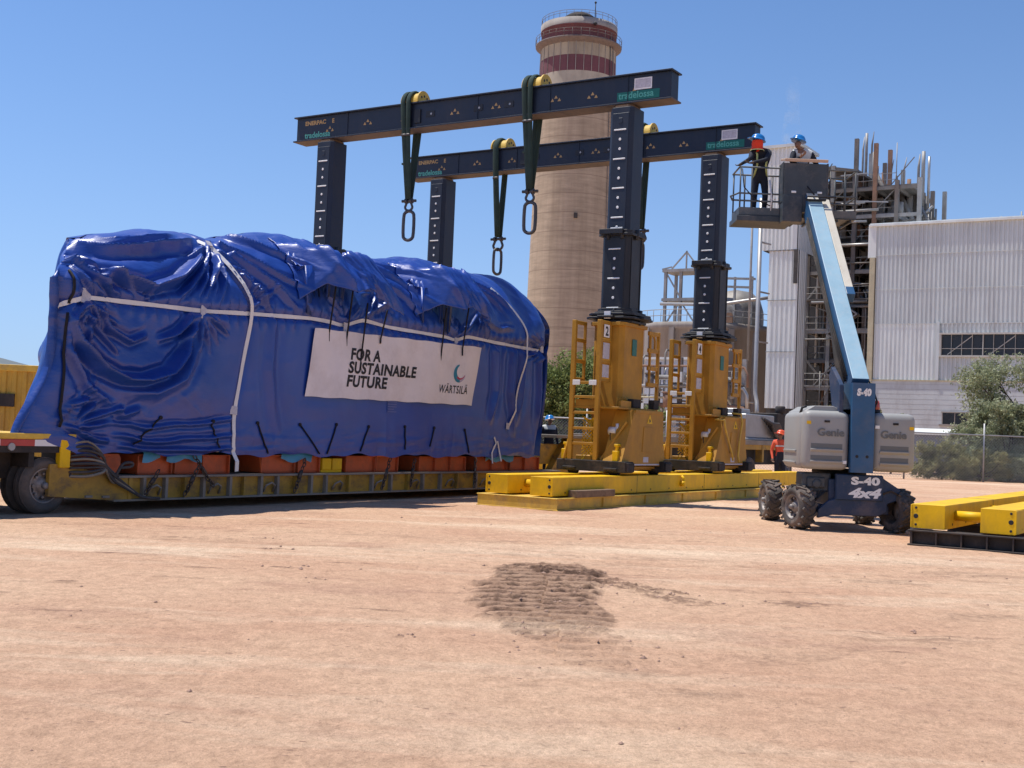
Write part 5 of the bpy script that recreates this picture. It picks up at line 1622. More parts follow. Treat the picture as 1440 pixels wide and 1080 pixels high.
# basket
BX0, BX1, BY0, BY1, BZ = -1.44, 1.22, 3.38, 4.28, 6.62
mb = MB(); mb.box(BX0, BX1, BY0, BY1, BZ + 0.10, BZ + 0.13); mb.box(BX0, BX1, BY0, BY0 + 0.03, BZ + 0.13, BZ + 0.30, 1); mb.box(BX0, BX1, BY1 - 0.03, BY1, BZ + 0.13, BZ + 0.30); mb.box(BX0, BX0 + 0.03, BY0 + 0.03, BY1 - 0.03, BZ + 0.13, BZ + 0.30); mb.box(BX1 - 0.03, BX1, BY0 + 0.03, BY1 - 0.03, BZ + 0.13, BZ + 0.3)
mb.box(BX0 - 0.05, BX0 + 1.25, BY0 - 0.06, BY1, BZ - 0.02, BZ + 0.10)
for k in range(9):
    xx = BX0 + 0.15 + k * 0.3
    mb.box(xx - 0.02, xx + 0.02, BY0 + 0.03, BY1 - 0.03, BZ + 0.04, BZ + 0.10)
mb.build('floor_tray', [M['basket'], M['basket_tray']], lift, 0.006)
for y_ in (BY0 + 0.02, BY1 - 0.02):
    for z in (1.22, 0.62, 0.45):
        pts = [(BX0, y_, BZ + z), (BX1, y_, BZ + z)]
        if z == 0.45 and y_ > 4:
            continue
        MB().tube(pts, 0.021, 8).build('rail', M['basket_tray'], lift)
    for x in (BX0 + 0.02, BX0 + 0.28, BX0 + 0.93, 0.62, 0.95, BX1 - 0.02):
        MB().tube([(x, y_, BZ + 0.12), (x, y_, BZ + 1.22)], 0.019, 8).build('upright', M['basket'], lift)
for x in (BX0, BX1):
    for z in (1.22, 0.62):
        MB().tube([(x, BY0, BZ + z), (x - (0.12 if (x < 0 and z < 1) else 0), (BY0 + BY1) / 2, BZ + z), (x, BY1, BZ + z)], 0.021, 8).build('rail', M['basket_tray'], lift)
mb = MB(); mb.box(-0.50, 0.46, BY0 - 0.32, BY0 - 0.02, BZ + 0.18, BZ + 1.28); mb.box(-0.52, -0.08, BY0 - 0.34, BY0 + 0.02, BZ - 0.05, BZ + 0.55); mb.box(0.16, 0.44, BY0 - 0.30, BY0 + 0.02, BZ - 0.02, BZ + 0.2)
mb.box(-0.53, -0.50, BY0 - 0.30, BY0 + 0.1, BZ + 0.4, BZ + 1.30); mb.box(0.46, 0.50, BY0 - 0.30, BY0 + 0.1, BZ + 0.4, BZ + 1.30)
for xx in (-0.28, 0.30):
    mb.box(xx - 0.055, xx + 0.055, BY0 - 0.34, BY0 - 0.32, BZ + 0.60, BZ + 0.65, 1)
mb.build('control_box', [M['basket'], M['whitemark']], lift, 0.02, 2)
mb = MB(); mb.prism([(BY0 - 0.36, 1.30 + BZ), (BY0 + 0.14, 1.42 + BZ), (BY0 + 0.14, 1.46 + BZ), (BY0 - 0.38, 1.37 + BZ)], 'x', -0.50, 0.47)
mb.build('box_lid', M['lid'], lift, 0.01)
mb = MB(); mb.tube([(BX0 + 0.05, BY0, BZ + 1.18), (BX0 + 0.1, BY0 - 0.03, BZ + 0.75), (BX0 + 0.35, BY0 - 0.02, BZ + 0.48), (BX0 + 0.75, BY0 + 0.1, BZ + 0.36)], 0.014, 6); mb.build('cable', M['ink'], lift)
mb = MB(); mb.tube([(-0.75, BY0 + 0.06, BZ + 0.95), (-0.70, BY0, BZ + 0.5), (-0.72, BY0 + 0.02, BZ + 0.2)], 0.02, 6); mb.build('lanyard', M['strap'], lift)

# ------------------------------------------------------------------ people
M['skin'] = mk('brown_skin', (0.20, 0.105, 0.065), 0.6, var=0.08, bump=0)
M['overall'] = mk('dark_navy_overalls', (0.012, 0.016, 0.028), 0.85, var=0.3, bump=0.3)
M['boots'] = mk('dusty_boots', (0.10, 0.07, 0.05), 0.8, var=0.3)
M['helmet_blue'] = mk('blue_helmet', (0.012, 0.17, 0.48), 0.25, var=0.06, bump=0, coat=0.4)
M['helmet_orange'] = mk('orange_helmet', (0.75, 0.10, 0.03), 0.3, var=0.06, bump=0)
M['neckcloth'] = mk('orange_red_neck_cloth', (0.80, 0.05, 0.012), 0.8, var=0.15, bump=0.2)
M['vest_white'] = mk('pale_grey_vest', (0.55, 0.57, 0.55), 0.8, var=0.1)
M['vest_orange'] = mk('orange_vest', (0.72, 0.10, 0.04), 0.75, var=0.12)
M['lime'] = mk('lime_trim', (0.55, 0.62, 0.25), 0.7, var=0.1)


def person(label, J, loc, rz, outfit, helmet, scale=1.0):
    """J: joint positions in metres, z up; one skinned body, helmet and clothing as children"""
    t = empty('person', label, 'person', loc, rz)
    pts, rad, edges, bone = [], [], [], []
    idx = {}
    def add(n, p, r):
        idx[n] = len(pts); pts.append(Vector(p) * scale); rad.append(r * scale)
    Rr = dict(pelvis=0.135, waist=0.125, chest=0.155, neck=0.058, head=0.088, crown=0.080, nose=0.018, chin=0.05)
    for n in ('pelvis', 'waist', 'chest', 'neck', 'chin', 'head', 'crown', 'nose'):
        add(n, J[n], Rr[n])
    for s_ in 'lr':
        for n, r in (('shoulder', 0.078), ('elbow', 0.052), ('wrist', 0.034), ('hip', 0.098), ('knee', 0.066), ('ankle', 0.045), ('toe', 0.042)):
            add(n + s_, J[n + s_], r)
        w, e = Vector(J['wrist' + s_]), Vector(J['elbow' + s_])
        d = (w - e).normalized()
        sd = d.cross(Vector((0, 0, 1)))
        sd = sd.normalized() if sd.length > 0.1 else Vector((1, 0, 0))
        dn = d.cross(sd).normalized()
        add('palm' + s_, w + d * 0.055, 0.030)
        for k, (off, ln) in enumerate(((-0.030, 0.062), (-0.010, 0.074), (0.010, 0.068), (0.030, 0.052))):
            b0 = w + d * 0.10 + sd * off
            add('f%d%s' % (k, s_), b0, 0.010); add('g%d%s' % (k, s_), b0 + d * ln * 0.6 - dn * 0.02, 0.009); add('h%d%s' % (k, s_), b0 + d * ln * 0.8 - dn * 0.048, 0.008)
        add('t0' + s_, w + d * 0.045 + sd * 0.045, 0.012); add('t1' + s_, w + d * 0.085 + sd * 0.065 - dn * 0.02, 0.010)
    E_ = [('pelvis', 'waist', 'body'), ('waist', 'chest', 'chest'), ('chest', 'neck', 'chest'), ('neck', 'chin', 'neck'), ('chin', 'head', 'face'), ('head', 'crown', 'face'), ('head', 'nose', 'face')]
    for s_ in 'lr':
        E_ += [('chest', 'shoulder' + s_, 'chest'), ('shoulder' + s_, 'elbow' + s_, 'sleeve'), ('elbow' + s_, 'wrist' + s_, 'sleeve'), ('wrist' + s_, 'palm' + s_, 'hand'), ('palm' + s_, 't0' + s_, 'hand'), ('t0' + s_, 't1' + s_, 'hand'),
               ('pelvis', 'hip' + s_, 'leg'), ('hip' + s_, 'knee' + s_, 'leg'), ('knee' + s_, 'ankle' + s_, 'leg'), ('ankle' + s_, 'toe' + s_, 'boot')]
        for k in range(4):
            E_ += [('palm' + s_, 'f%d%s' % (k, s_), 'hand'), ('f%d%s' % (k, s_), 'g%d%s' % (k, s_), 'hand'), ('g%d%s' % (k, s_), 'h%d%s' % (k, s_), 'hand')]
    me = bpy.data.meshes.new('body')
    me.from_pydata([p[:] for p in pts], [(idx[a], idx[b_]) for a, b_, _ in E_], [])
    o = bpy.data.objects.new('body', me)
    COL.objects.link(o)
    md = o.modifiers.new('skin', 'SKIN'); md.use_smooth_shade = True
    for i, sv in enumerate(me.skin_vertices[0].data):
        sv.radius = (rad[i], rad[i])
        sv.use_root = (i == 0)
    ms = o.modifiers.new('sub', 'SUBSURF'); ms.levels = 1; ms.render_levels = 1
    dg = bpy.context.evaluated_depsgraph_get()
    nm = bpy.data.meshes.new_from_object(o.evaluated_get(dg))
    bpy.data.objects.remove(o)
    names = sorted(set(outfit.values()))
    nm.materials.clear()
    for n in names:
        nm.materials.append(M[n])
    segs = [(pts[idx[a]], pts[idx[b_]], outfit[k]) for a, b_, k in E_]
    for p in nm.polygons:
        c = p.center
        best, bm_ = 1e9, 0
        for A, B_, k in segs:
            ab = B_ - A
            q = max(0, min(1, (c - A).dot(ab) / max(ab.length_squared, 1e-9)))
            d = (c - A - ab * q).length
            if d < best:
                best, bm_ = d, names.index(k)
        p.material_index = bm_
        p.use_smooth = True
    ob = bpy.data.objects.new('body', nm)
    COL.objects.link(ob)
    ob.parent = t
    # helmet: dome, rib and brim, tilted with the head
    up = (Vector(J['crown']) - Vector(J['head'])).normalized()
    fw = Vector(J['nose']) - Vector(J['head']); fw = (fw - up * fw.dot(up)).normalized()
    sd = up.cross(fw)
    hc = (Vector(J['crown']) + up * -0.01) * scale
    T = Matrix(((fw.x, sd.x, up.x, hc.x), (fw.y, sd.y, up.y, hc.y), (fw.z, sd.z, up.z, hc.z), (0, 0, 0, 1))) @ Matrix.Scale(scale, 4)
    mb = MB()
    prof = [(0.152, 0.0), (0.148, 0.012), (0.134, 0.016), (0.130, 0.06), (0.108, 0.108), (0.066, 0.136), (0, 0.146)]
    mb.lathe(prof, 24, 0, T=T @ Matrix.Diagonal((1.14, 0.98, 1.0, 1)))
    mb.lathe([(0, 0.006), (0.150, 0.0)], 24, 0, T=T @ Matrix.Diagonal((1.14, 0.98, 1.0, 1)))
    mb.prism([(0.12, -0.10), (0.225, -0.055), (0.225, 0.055), (0.12, 0.10)], 'z', 0.0, 0.010) if False else None
    v = [mb.v(T @ Vector(p)) for p in ((0.14, -0.10, 0.008), (0.235, -0.05, -0.004), (0.235, 0.05, -0.004), (0.14, 0.10, 0.008), (0.14, -0.10, 0.018), (0.235, -0.05, 0.006), (0.235, 0.05, 0.006), (0.14, 0.10, 0.018))]
    for q in ((0, 3, 2, 1), (4, 5, 6, 7), (0, 1, 5, 4), (1, 2, 6, 5), (2, 3, 7, 6)):
        mb.face([v[i] for i in q])
    mb.build('helmet', M[helmet], t)
    return t, T


def joints(h=1.72, lean=(0, 0), head=(0, -0.02), armL=None, armR=None, stance=0.11, knees=(0.0, 0.0), face=(0, -1, 0)):
    """standing figure facing -y; lean shifts the upper body, arms are (elbow, wrist)"""
    s_ = h / 1.72
    lx, ly = lean
    J = dict(pelvis=(0, 0, 0.93), waist=(lx * 0.3, ly * 0.3, 1.08), chest=(lx * 0.75, ly * 0.75, 1.32), neck=(lx, ly - 0.01, 1.47))
    hx, hy = lx + head[0], ly + head[1]
    f = Vector(face).normalized()
    J['chin'] = (hx + f.x * 0.03, hy + f.y * 0.03, 1.52); J['head'] = (hx, hy, 1.58); J['crown'] = (hx - f.x * 0.01, hy - f.y * 0.01, 1.64)
    J['nose'] = tuple(Vector(J['head']) + f * 0.105 + Vector((0, 0, -0.01)))
    for s, q, kn, arm in (('l', -1, knees[0], armL), ('r', 1, knees[1], armR)):
        J['shoulder' + s] = (lx + q * 0.185, ly, 1.40)
        el, wr = arm if arm else ((q * 0.26 + lx, ly + 0.02, 1.13), (q * 0.25 + lx, ly - 0.12, 0.90))
        J['elbow' + s], J['wrist' + s] = el, wr
        J['hip' + s] = (q * 0.095, 0, 0.86); J['knee' + s] = (q * stance, -0.03 - kn, 0.48); J['ankle' + s] = (q * stance, 0.03, 0.085); J['toe' + s] = (q * (stance + 0.03), -0.12, 0.04)
    return {k: tuple(Vector(v) * s_) for k, v in J.items()}


navy = dict(body='overall', chest='overall', neck='skin', face='skin', sleeve='overall', hand='skin', leg='overall', boot='boots')
# worker leaning on the left rail of the basket, seen partly from behind his shoulder
J1 = joints(1.70, lean=(-0.03, -0.20), head=(-0.10, -0.08), armL=((-0.30, -0.42, 1.20), (-0.44, -0.28, 1.13)), armR=((0.02, -0.46, 1.18), (-0.22, -0.44, 1.13)), face=(-0.85, -0.35, -0.35), knees=(0.0, 0.06))
o1 = dict(navy); o1.update(neck='neckcloth', face='neckcloth', hand='boots')
p1, T1 = person('worker in blue helmet and orange-red neck cloth leaning on the lift basket rail', J1, LO + Vector((-0.88, 3.92, BZ + 0.13)), 0, o1, 'helmet_blue', 1.09)
mb = MB()
hd = Vector(J1['head']) * 1.09
for i, (dz, r_) in enumerate(((0.05, 0.125), (0.0, 0.135), (-0.06, 0.135), (-0.12, 0.145), (-0.17, 0.165))):
    pass
T = Matrix.Translation(hd + Vector((0, 0, -0.02)))
mb.lathe([(0.118, 0.07), (0.130, 0.02), (0.128, -0.04), (0.125, -0.09), (0.145, -0.14), (0.155, -0.15)], 20, 0, T=T)
mb.lathe([(0.156, -0.145), (0.160, -0.165)], 20, 1, T=T)
mb.build('neck_cloth', [M['neckcloth'], M['lime']], p1)
mb = MB(); ch = Vector(J1['chest']) * 1.09
for s_ in (-1, 1):
    mb.tube([ch + Vector((s_ * 0.15, -0.02, 0.14)), ch + Vector((s_ * 0.12, -0.165, 0.02)), ch + Vector((s_ * 0.10, -0.12, -0.22)), Vector(J1['pelvis']) + Vector((s_ * 0.16, -0.02, -0.02))], 0.022, 6, flat=(0.5, 1.2))
mb.build('harness', M['lime'], p1)
mb = MB()
for s_ in 'lr':
    k = Vector(J1['knee' + s_]).lerp(Vector(J1['ankle' + s_]), 0.62)
    mb.tube([k + Vector((0, 0, 0.03)), k - Vector((0, 0, 0.03))], 0.072, 12)
mb.build('reflective_band', M['vest_white'], p1)
J2 = joints(1.72, lean=(-0.05, -0.22), head=(-0.10, -0.06), armL=((-0.30, -0.34, 1.16), (-0.15, -0.48, 1.26)), armR=((0.30, -0.16, 1.13), (0.24, -0.42, 1.04)), face=(-0.7, -0.6, -0.45))
o2 = dict(navy); o2.update(chest='vest_white', body='vest_white', sleeve='overall')
p2, _ = person('worker in blue helmet and pale vest behind the control box of the lift basket', J2, LO + Vector((0.10, 4.0, BZ + 0.13)), 0, o2, 'helmet_blue', 1.10)
J3 = joints(1.72, face=(0.1, -1, -0.1))
o3 = dict(navy); o3.update(chest='vest_white')
p3, _ = person('worker in blue helmet standing behind the trailer gooseneck, white shoulders on dark clothes', J3, W(9.75, 5.1, 0.37), R(20), o3, 'helmet_blue')
mb = MB(); c3 = Vector(J3['chest']); mb.lathe([(0.175, 0.02), (0.178, -0.16), (0.160, -0.20)], 20, 0, T=Matrix.Translation(c3) @ Matrix.Diagonal((1.2, 0.92, 1, 1))); mb.build('vest', M['overall'], p3)
mb = MB(); mb.prism([(8.7, 0.33), (10.2, 0.33), (10.2, 0.37), (8.7, 0.37)], 'y', 4.5, 5.8); mb.box(8.75, 8.85, 4.5, 5.8, 0.1, 0.33); mb.build('step_plate', M['trailer_dark'], tr)
J4 = joints(1.80, face=(-0.9, -0.4, -0.1))
o4 = dict(navy); o4.update(chest='vest_orange', sleeve='vest_orange')
p4, _ = person('worker in orange helmet and orange vest standing left of the boom lift', J4, W(18.9, 1.18, 0.0), R(0), o4, 'helmet_orange', 1.10)
mb = MB(); c4 = Vector(J4['chest']) * 1.10; mb.lathe([(0.178, -0.02), (0.178, -0.07)], 20, 0, T=Matrix.Translation(c4) @ Matrix.Diagonal((1.15, 0.95, 1, 1))); mb.build('reflective_band', M['vest_white'], p4)

# ------------------------------------------------------------------ the plant behind
M['clad'] = mk('grey_corrugated_cladding', (0.60, 0.63, 0.61), 0.5, metal=0.1, var=0.07, vs=0.25, dirt=(0.30, 0.27, 0.25), damt=0.35, ds=0.5, streak=6, bump=0.05)
M['clad_white'] = mk('off_white_cladding', (0.72, 0.75, 0.72), 0.5, var=0.05, vs=0.3, dirt=(0.36, 0.32, 0.29), damt=0.35, ds=0.6, streak=6, bump=0.05)
M['block'] = mk('painted_block_wall', (0.55, 0.575, 0.565), 0.85, var=0.08, vs=0.5, dirt=(0.30, 0.27, 0.25), damt=0.45, ds=0.7, streak=3)
M['beige'] = mk('beige_steel', (0.50, 0.44, 0.29), 0.6, var=0.12, dirt=(0.25, 0.18, 0.11), damt=0.4, ds=0.8, streak=5)
M['darkglass'] = mk('dark_openings', (0.016, 0.017, 0.020), 0.25, var=0.3, vs=0.8, bump=0)
M['concrete'] = mk('stained_concrete', (0.34, 0.31, 0.275), 0.9, var=0.14, vs=0.25, dirt=(0.15, 0.11, 0.085), damt=0.55, ds=0.35, streak=5)
M['grime'] = mk('grimy_steelwork', (0.17, 0.158, 0.146), 0.7, metal=0.2, var=0.35, vs=0.5, dirt=(0.17, 0.10, 0.065), damt=0.5, ds=0.6, streak=3)
M['steelgrey'] = mk('grey_steelwork', (0.33, 0.325, 0.31), 0.6, metal=0.3, var=0.25, vs=0.5, dirt=(0.15, 0.10, 0.07), damt=0.5, ds=0.8, streak=3)
M['rust'] = mk('rusted_steel', (0.25, 0.145, 0.095), 0.85, var=0.35, vs=0.6, dirt=(0.10, 0.07, 0.055), damt=0.5, ds=0.6, streak=4)
M['duct'] = mk('lagged_duct', (0.27, 0.255, 0.235), 0.6, metal=0.25, var=0.3, vs=0.5, dirt=(0.09, 0.07, 0.06), damt=0.6, ds=0.7)
M['void'] = mk('dark_interior', (0.065, 0.060, 0.056), 0.9, var=0.4)  # one flat dark tone for cores, casing, slot and hole
M['pipe'] = mk('silver_pipe', (0.44, 0.43, 0.41), 0.45, metal=0.5, var=0.2, vs=1, dirt=(0.22, 0.16, 0.11), damt=0.4, ds=1)


def wmb(x0, y0):
    mb = MB(); mb.M = Matrix.Translation((-x0, -y0, 0)); return mb


def plant(name, label, cat, x0, y0, group=None):
    return empty(name, label, cat, W(x0, y0), TH, group)


def corrug(mb, xf, y0, y1, z0, z1, per=0.34, dep=0.075, mi=0, axis='y'):
    """trapezoid sheet standing on the plane x=xf (facing -x), or on y=xf (facing -y) when axis is x"""
    n = int(abs(y1 - y0) / per)
    s_ = 1 if y1 > y0 else -1
    prof = []
    for k in range(n):
        a = y0 + s_ * k * per
        for q, d in ((0, 0), (0.38, 0), (0.50, -dep), (0.88, -dep)):
            prof.append((a + s_ * q * per, d))
    prof.append((y1, 0))
    if axis == 'y':
        lo = [mb.v((xf + d, a, z0)) for a, d in prof]; hi = [mb.v((xf + d, a, z1)) for a, d in prof]
    else:
        lo = [mb.v((a, xf + d, z0)) for a, d in prof]; hi = [mb.v((a, xf + d, z1)) for a, d in prof]
    for i in range(len(prof) - 1):
        mb.face([lo[i], lo[i + 1], hi[i + 1], hi[i]], mi)


# --- clad turbine hall on the right
XF, YL, YR = 78.25, 15.15, -22.0
hall = plant('industrial_hall', 'large grey corrugated hall with a strip window, behind the trees on the right', 'building', XF, YL)
mb = wmb(XF, YL)
corrug(mb, XF, YL - 0.35, YR, 17.1, 19.45); corrug(mb, XF + 0.03, YL - 0.35, YR, 11.5, 17.1); corrug(mb, XF + 0.05, YL - 0.35, 9.85, 6.95, 11.5, mi=1); corrug(mb, XF + 0.05, 9.6, YR, 10.7, 11.5); corrug(mb, XF + 0.05, 9.6, YR, 6.95, 8.85)
for z in (17.08, 11.48, 14.3):
    mb.box(XF - 0.075, XF - 0.06, YR, YL - 0.35, z - 0.03, z + 0.03, 0)
mb.build('cladding', [M['clad'], M['clad_white']], hall)
mb = wmb(XF, YL); mb.box(XF + 0.2, XF + 26, YR, YL - 0.3, 0, 19.3); mb.build('core_wall', M['void'], hall)
mb = wmb(XF, YL); mb.box(XF - 0.02, XF + 0.2, YR, YL - 0.3, 0, 6.86)
for k in range(17):
    mb.box(XF - 0.024, XF - 0.02, YR, YL - 0.3, 0.40 * k + 0.2, 0.40 * k + 0.215, 1)
mb.build('block_wall', [M['block'], M['concrete']], hall)
mb = wmb(XF, YL); mb.box(XF - 0.10, XF + 0.06, YR, YL - 0.3, 6.86, 6.96); mb.build('plinth_sill', M['beige'], hall)
mb = wmb(XF, YL); mb.box(XF - 0.26, XF + 0.3, YR, YL + 0.25, 19.45, 19.62); mb.box(XF - 0.1, XF + 26, YR, YL + 0.2, 19.62, 19.72); mb.build('eave', M['clad_white'], hall)
mb = wmb(XF, YL); mb.box(XF - 0.12, XF + 0.06, YL - 0.35, YL + 0.3, 16.9, 19.45); mb.build('corner_panel', M['clad_white'], hall)
mb = wmb(XF, YL); mb.box(XF - 0.20, XF + 0.2, YL - 0.30, YL + 0.12, 0, 16.9); mb.build('corner_column', M['beige'], hall)
mb = wmb(XF, YL); mb.box(XF - 0.14, XF + 0.02, 9.6, 9.85, 6.96, 11.6); mb.build('panel_post', M['clad'], hall)
w = wmb(XF, YL); w.box(XF + 0.12, XF + 0.18, YR, 9.55, 8.85, 10.7, 0)
wo_ = w.build('window', M['darkglass'], hall)
mb = wmb(XF, YL)
mb.box(XF - 0.16, XF + 0.1, YR, 9.6, 10.58, 10.72); mb.box(XF - 0.20, XF + 0.1, YR, 9.6, 8.80, 8.93); mb.box(XF - 0.13, XF + 0.1, 9.48, 9.6, 8.93, 10.58)
yy = 9.5
k = 0
while yy > YR:
    mb.box(XF - 0.10 if k % 4 == 0 else XF - 0.04, XF + 0.1, yy - (0.06 if k % 4 == 0 else 0.025), yy, 8.93, 10.58); yy -= 0.79; k += 1
mb.box(XF - 0.03, XF + 0.05, YR, 9.5, 9.45, 9.49)
for j in range(9):
    y_ = 9.3 - j * 3.16
    mb.bar((XF + 0.08, y_ - 0.3, 9.0), (XF + 0.08, y_ - 2.2, 10.5), 0.06)
f = mb.build('frame', mk('cream_frame', (0.50, 0.475, 0.42), 0.6, var=0.1), hall); f.parent = wo_
w = wmb(XF, YL); w.box(XF - 0.03, XF + 0.1, 5.4, 9.25, 3.50, 4.42, 0); wo2 = w.build('window', M['darkglass'], hall)
mb = wmb(XF, YL)
mb.box(XF - 0.12, XF + 0.02, 5.4, 9.3, 4.40, 4.50); mb.box(XF - 0.16, XF + 0.02, 5.2, 9.45, 3.36, 3.50)
for j in range(5):
    mb.box(XF - 0.08, XF - 0.03, 9.25 - j * 0.95 - 0.06, 9.25 - j * 0.95, 3.5, 4.4)
f = mb.build('frame', M['concrete'], hall); f.parent = wo2
for y_, h in ((12.9, 1.3), (6.9, 0.8), (5.3, 1.1), (4.7, 1.5), (4.5, 1.0)):
    mb = wmb(XF, YL); mb.cyl((XF + 9, y_, 19.7), (XF + 9, y_, 20.6 + h), 0.10, 0.05, n=8); mb.build('roof_vent', M['steelgrey'], hall)
shed = plant('low_shed', 'low shed with pale roof and blue-grey side behind the chain-link fence', 'building', 66.0, 7.0)
mb = wmb(66.0, 7.0); mb.box(66, 70, 5.0, 9.6, 0, 2.5); mb.build('wall', mk('blue_grey_sheet', (0.16, 0.19, 0.26), 0.6, var=0.2, vs=1.2), shed)
mb = wmb(66.0, 7.0); mb.prism([(65.6, 2.50), (70.5, 2.9), (70.5, 3.0), (65.6, 2.62)], 'y', 3.4, 10.0); mb.build('roof', M['clad_white'], shed)

# --- pale clad tower
tw = plant('clad_tower', 'tall pale cladded shaft standing left of the open boiler steelwork', 'tower', 78.45, 22.7)
mb = wmb(78.45, 22.7)
corrug(mb, 78.45, 24.0, 21.40, 4.4, 17.9, 0.42, 0.10); corrug(mb, 78.35, 24.75, 21.55, 17.9, 26.75, 0.36, 0.10)
corrug(mb, 21.35, 78.5, 80.6, 4.0, 17.9, 0.42, 0.06, 1, 'x'); corrug(mb, 21.5, 78.4, 82.4, 17.9, 26.7, 0.40, 0.06, 1, 'x')  # side sheets get the greyer cladding, so their shade is painted in
mb.build('cladding', [M['clad_white'], M['clad']], tw)
mb = wmb(78.45, 22.7); mb.box(78.6, 80.6, 21.5, 23.9, 0, 17.9); mb.box(78.6, 82.4, 21.6, 24.6, 17.9, 26.6); mb.build('core', M['void'], tw)
mb = wmb(78.45, 22.7); mb.box(78.1, 82.7, 21.3, 24.9, 26.7, 26.95); mb.build('roof', M['clad'], tw)
mb = wmb(78.45, 22.7)
for z in (9.2, 13.6, 17.85, 22.3):
    mb.box(78.30, 78.34, 21.45, 24.05, z - 0.03, z + 0.03)
mb.build('seam', M['steelgrey'], tw)
mb = wmb(78.45, 22.7); mb.box(78.24, 78.3, 21.40, 21.75, 15.0, 17.9); mb.build('slot', M['void'], tw)

# --- open boiler steelwork
br = random.Random(11)
bo = plant('boiler_structure', 'dark open steel boiler house full of platforms, ducts and rusty pipes', 'boiler house', 84.0, 20.0)
BX = (84.0, 88.5, 93.0); BY = (22.4, 20.4, 18.4, 16.7, 14.8, 12.9)
def bmb():
    return wmb(84.0, 20.0)
for i, x in enumerate(BX):
    for j, y in enumerate(BY):
        top = 25.8 + (1.8 if j in (2, 3) else 0) - (1.6 if j > 3 else 0) + br.uniform(-0.4, 0.8)
        mb = bmb(); mb.box(x - 0.17, x + 0.17, y - 0.17, y + 0.17, 0, top)
        mb.build('column', M['rust'] if (j == 3 and i < 2) else (M['steelgrey'] if (i + j) % 2 else M['grime']), bo)
levels = [4.2, 6.6, 9.0, 11.6, 14.2, 16.8, 19.2, 21.6, 24.0]
for li, z in enumerate(levels):
    x0_ = 83.6 + br.uniform(0, 1.2)
    mb = bmb(); mb.box(x0_, 92.8, 14.5 + br.uniform(-1.4, 1.0), 22.6, z - 0.06, z + 0.06)
    for y in BY[:-1]:
        mb.bar((84.0, y, z - 0.2), (93, y, z - 0.2), 0.16, 0.3)
    mb.box(83.88, 84.12, 12.9, 22.4, z - 0.36, z - 0.06)
    mb.build('floor_deck', M['steelgrey'] if li % 2 else M['grime'], bo)
    mb = bmb()
    for h in (0.55, 1.1):
        mb.tube([(x0_, 15.0, z + h), (x0_, 22.5, z + h)], 0.03, 5)
    for k in range(9):
        y = 15.0 + k * 0.93
        mb.tube([(x0_, y, z), (x0_, y, z + 1.1)], 0.025, 5)
    mb.build('handrail', M['steelgrey'], bo)
for k in range(26):
    li = br.randrange(len(levels) - 1); j = br.randrange(5)
    a, b_ = (BY[j], BY[j + 1]) if br.random() < 0.5 else (BY[j + 1], BY[j])
    x = br.choice((84.0, 88.5))
    mb = bmb(); mb.bar((x - 0.1, a, levels[li]), (x - 0.1, b_, levels[li + 1]), 0.16); mb.build('brace', M['steelgrey'] if k % 3 else M['grime'], bo)
for k in range(34):
    li = br.randrange(len(levels)); y = br.uniform(14.6, 21.8); x = br.uniform(85.0, 91.0)
    w_, h_, d_ = br.uniform(0.6, 2.2), br.uniform(0.6, 1.9), br.uniform(0.8, 2.5)
    mb = bmb(); z = levels[li] + 0.07
    if k % 3 == 0:
        mb.cyl((x, y - w_ / 2, z + 0.5), (x, y + w_ / 2, z + 0.5), 0.45, n=14)
    elif k % 3 == 1:
        mb.box(x, x + d_, y - w_ / 2, y + w_ / 2, z, z + h_)
    else:
        mb.cyl((x, y, z), (x, y, z + h_), 0.35 + 0.2 * br.random(), n=14); mb.cyl((x, y, z + h_), (x, y, z + h_ + 0.3), 0.15, n=10)
    mb.build('equipment', br.choice([M['duct'], M['grime'], M['rust'], M['steelgrey']]), bo)
mb = bmb(); mb.box(90.0, 92.5, 14.8, 24.4, 3.5, 24.2); mb.box(86.6, 90.0, 18.8, 22.0, 5.0, 20.0); mb.build('boiler_casing', M['void'], bo)
for k in range(28):
    y = br.uniform(14.2, 22.2); z0_ = br.uniform(1, 14); z1_ = z0_ + br.uniform(4, 12); x = br.uniform(83.6, 86.5)
    mb = bmb(); mb.tube([(x, y, z0_), (x, y, z1_), (x + 0.2, y + 0.3, z1_ + 0.4), (x + 2.5, y + 0.6, z1_ + 0.5)], br.choice((0.07, 0.1, 0.16)), 8); mb.build('pipe', br.choice([M['pipe'], M['steelgrey'], M['grime'], M['rust']]), bo)
for k in range(12):
    z = br.uniform(3, 23); y = br.uniform(15, 18)
    mb = bmb(); mb.tube([(83.7, y, z), (83.7, y + br.uniform(3, 5), z)], br.choice((0.07, 0.12)), 8); mb.build('pipe', br.choice([M['pipe'], M['steelgrey'], M['grime']]), bo)
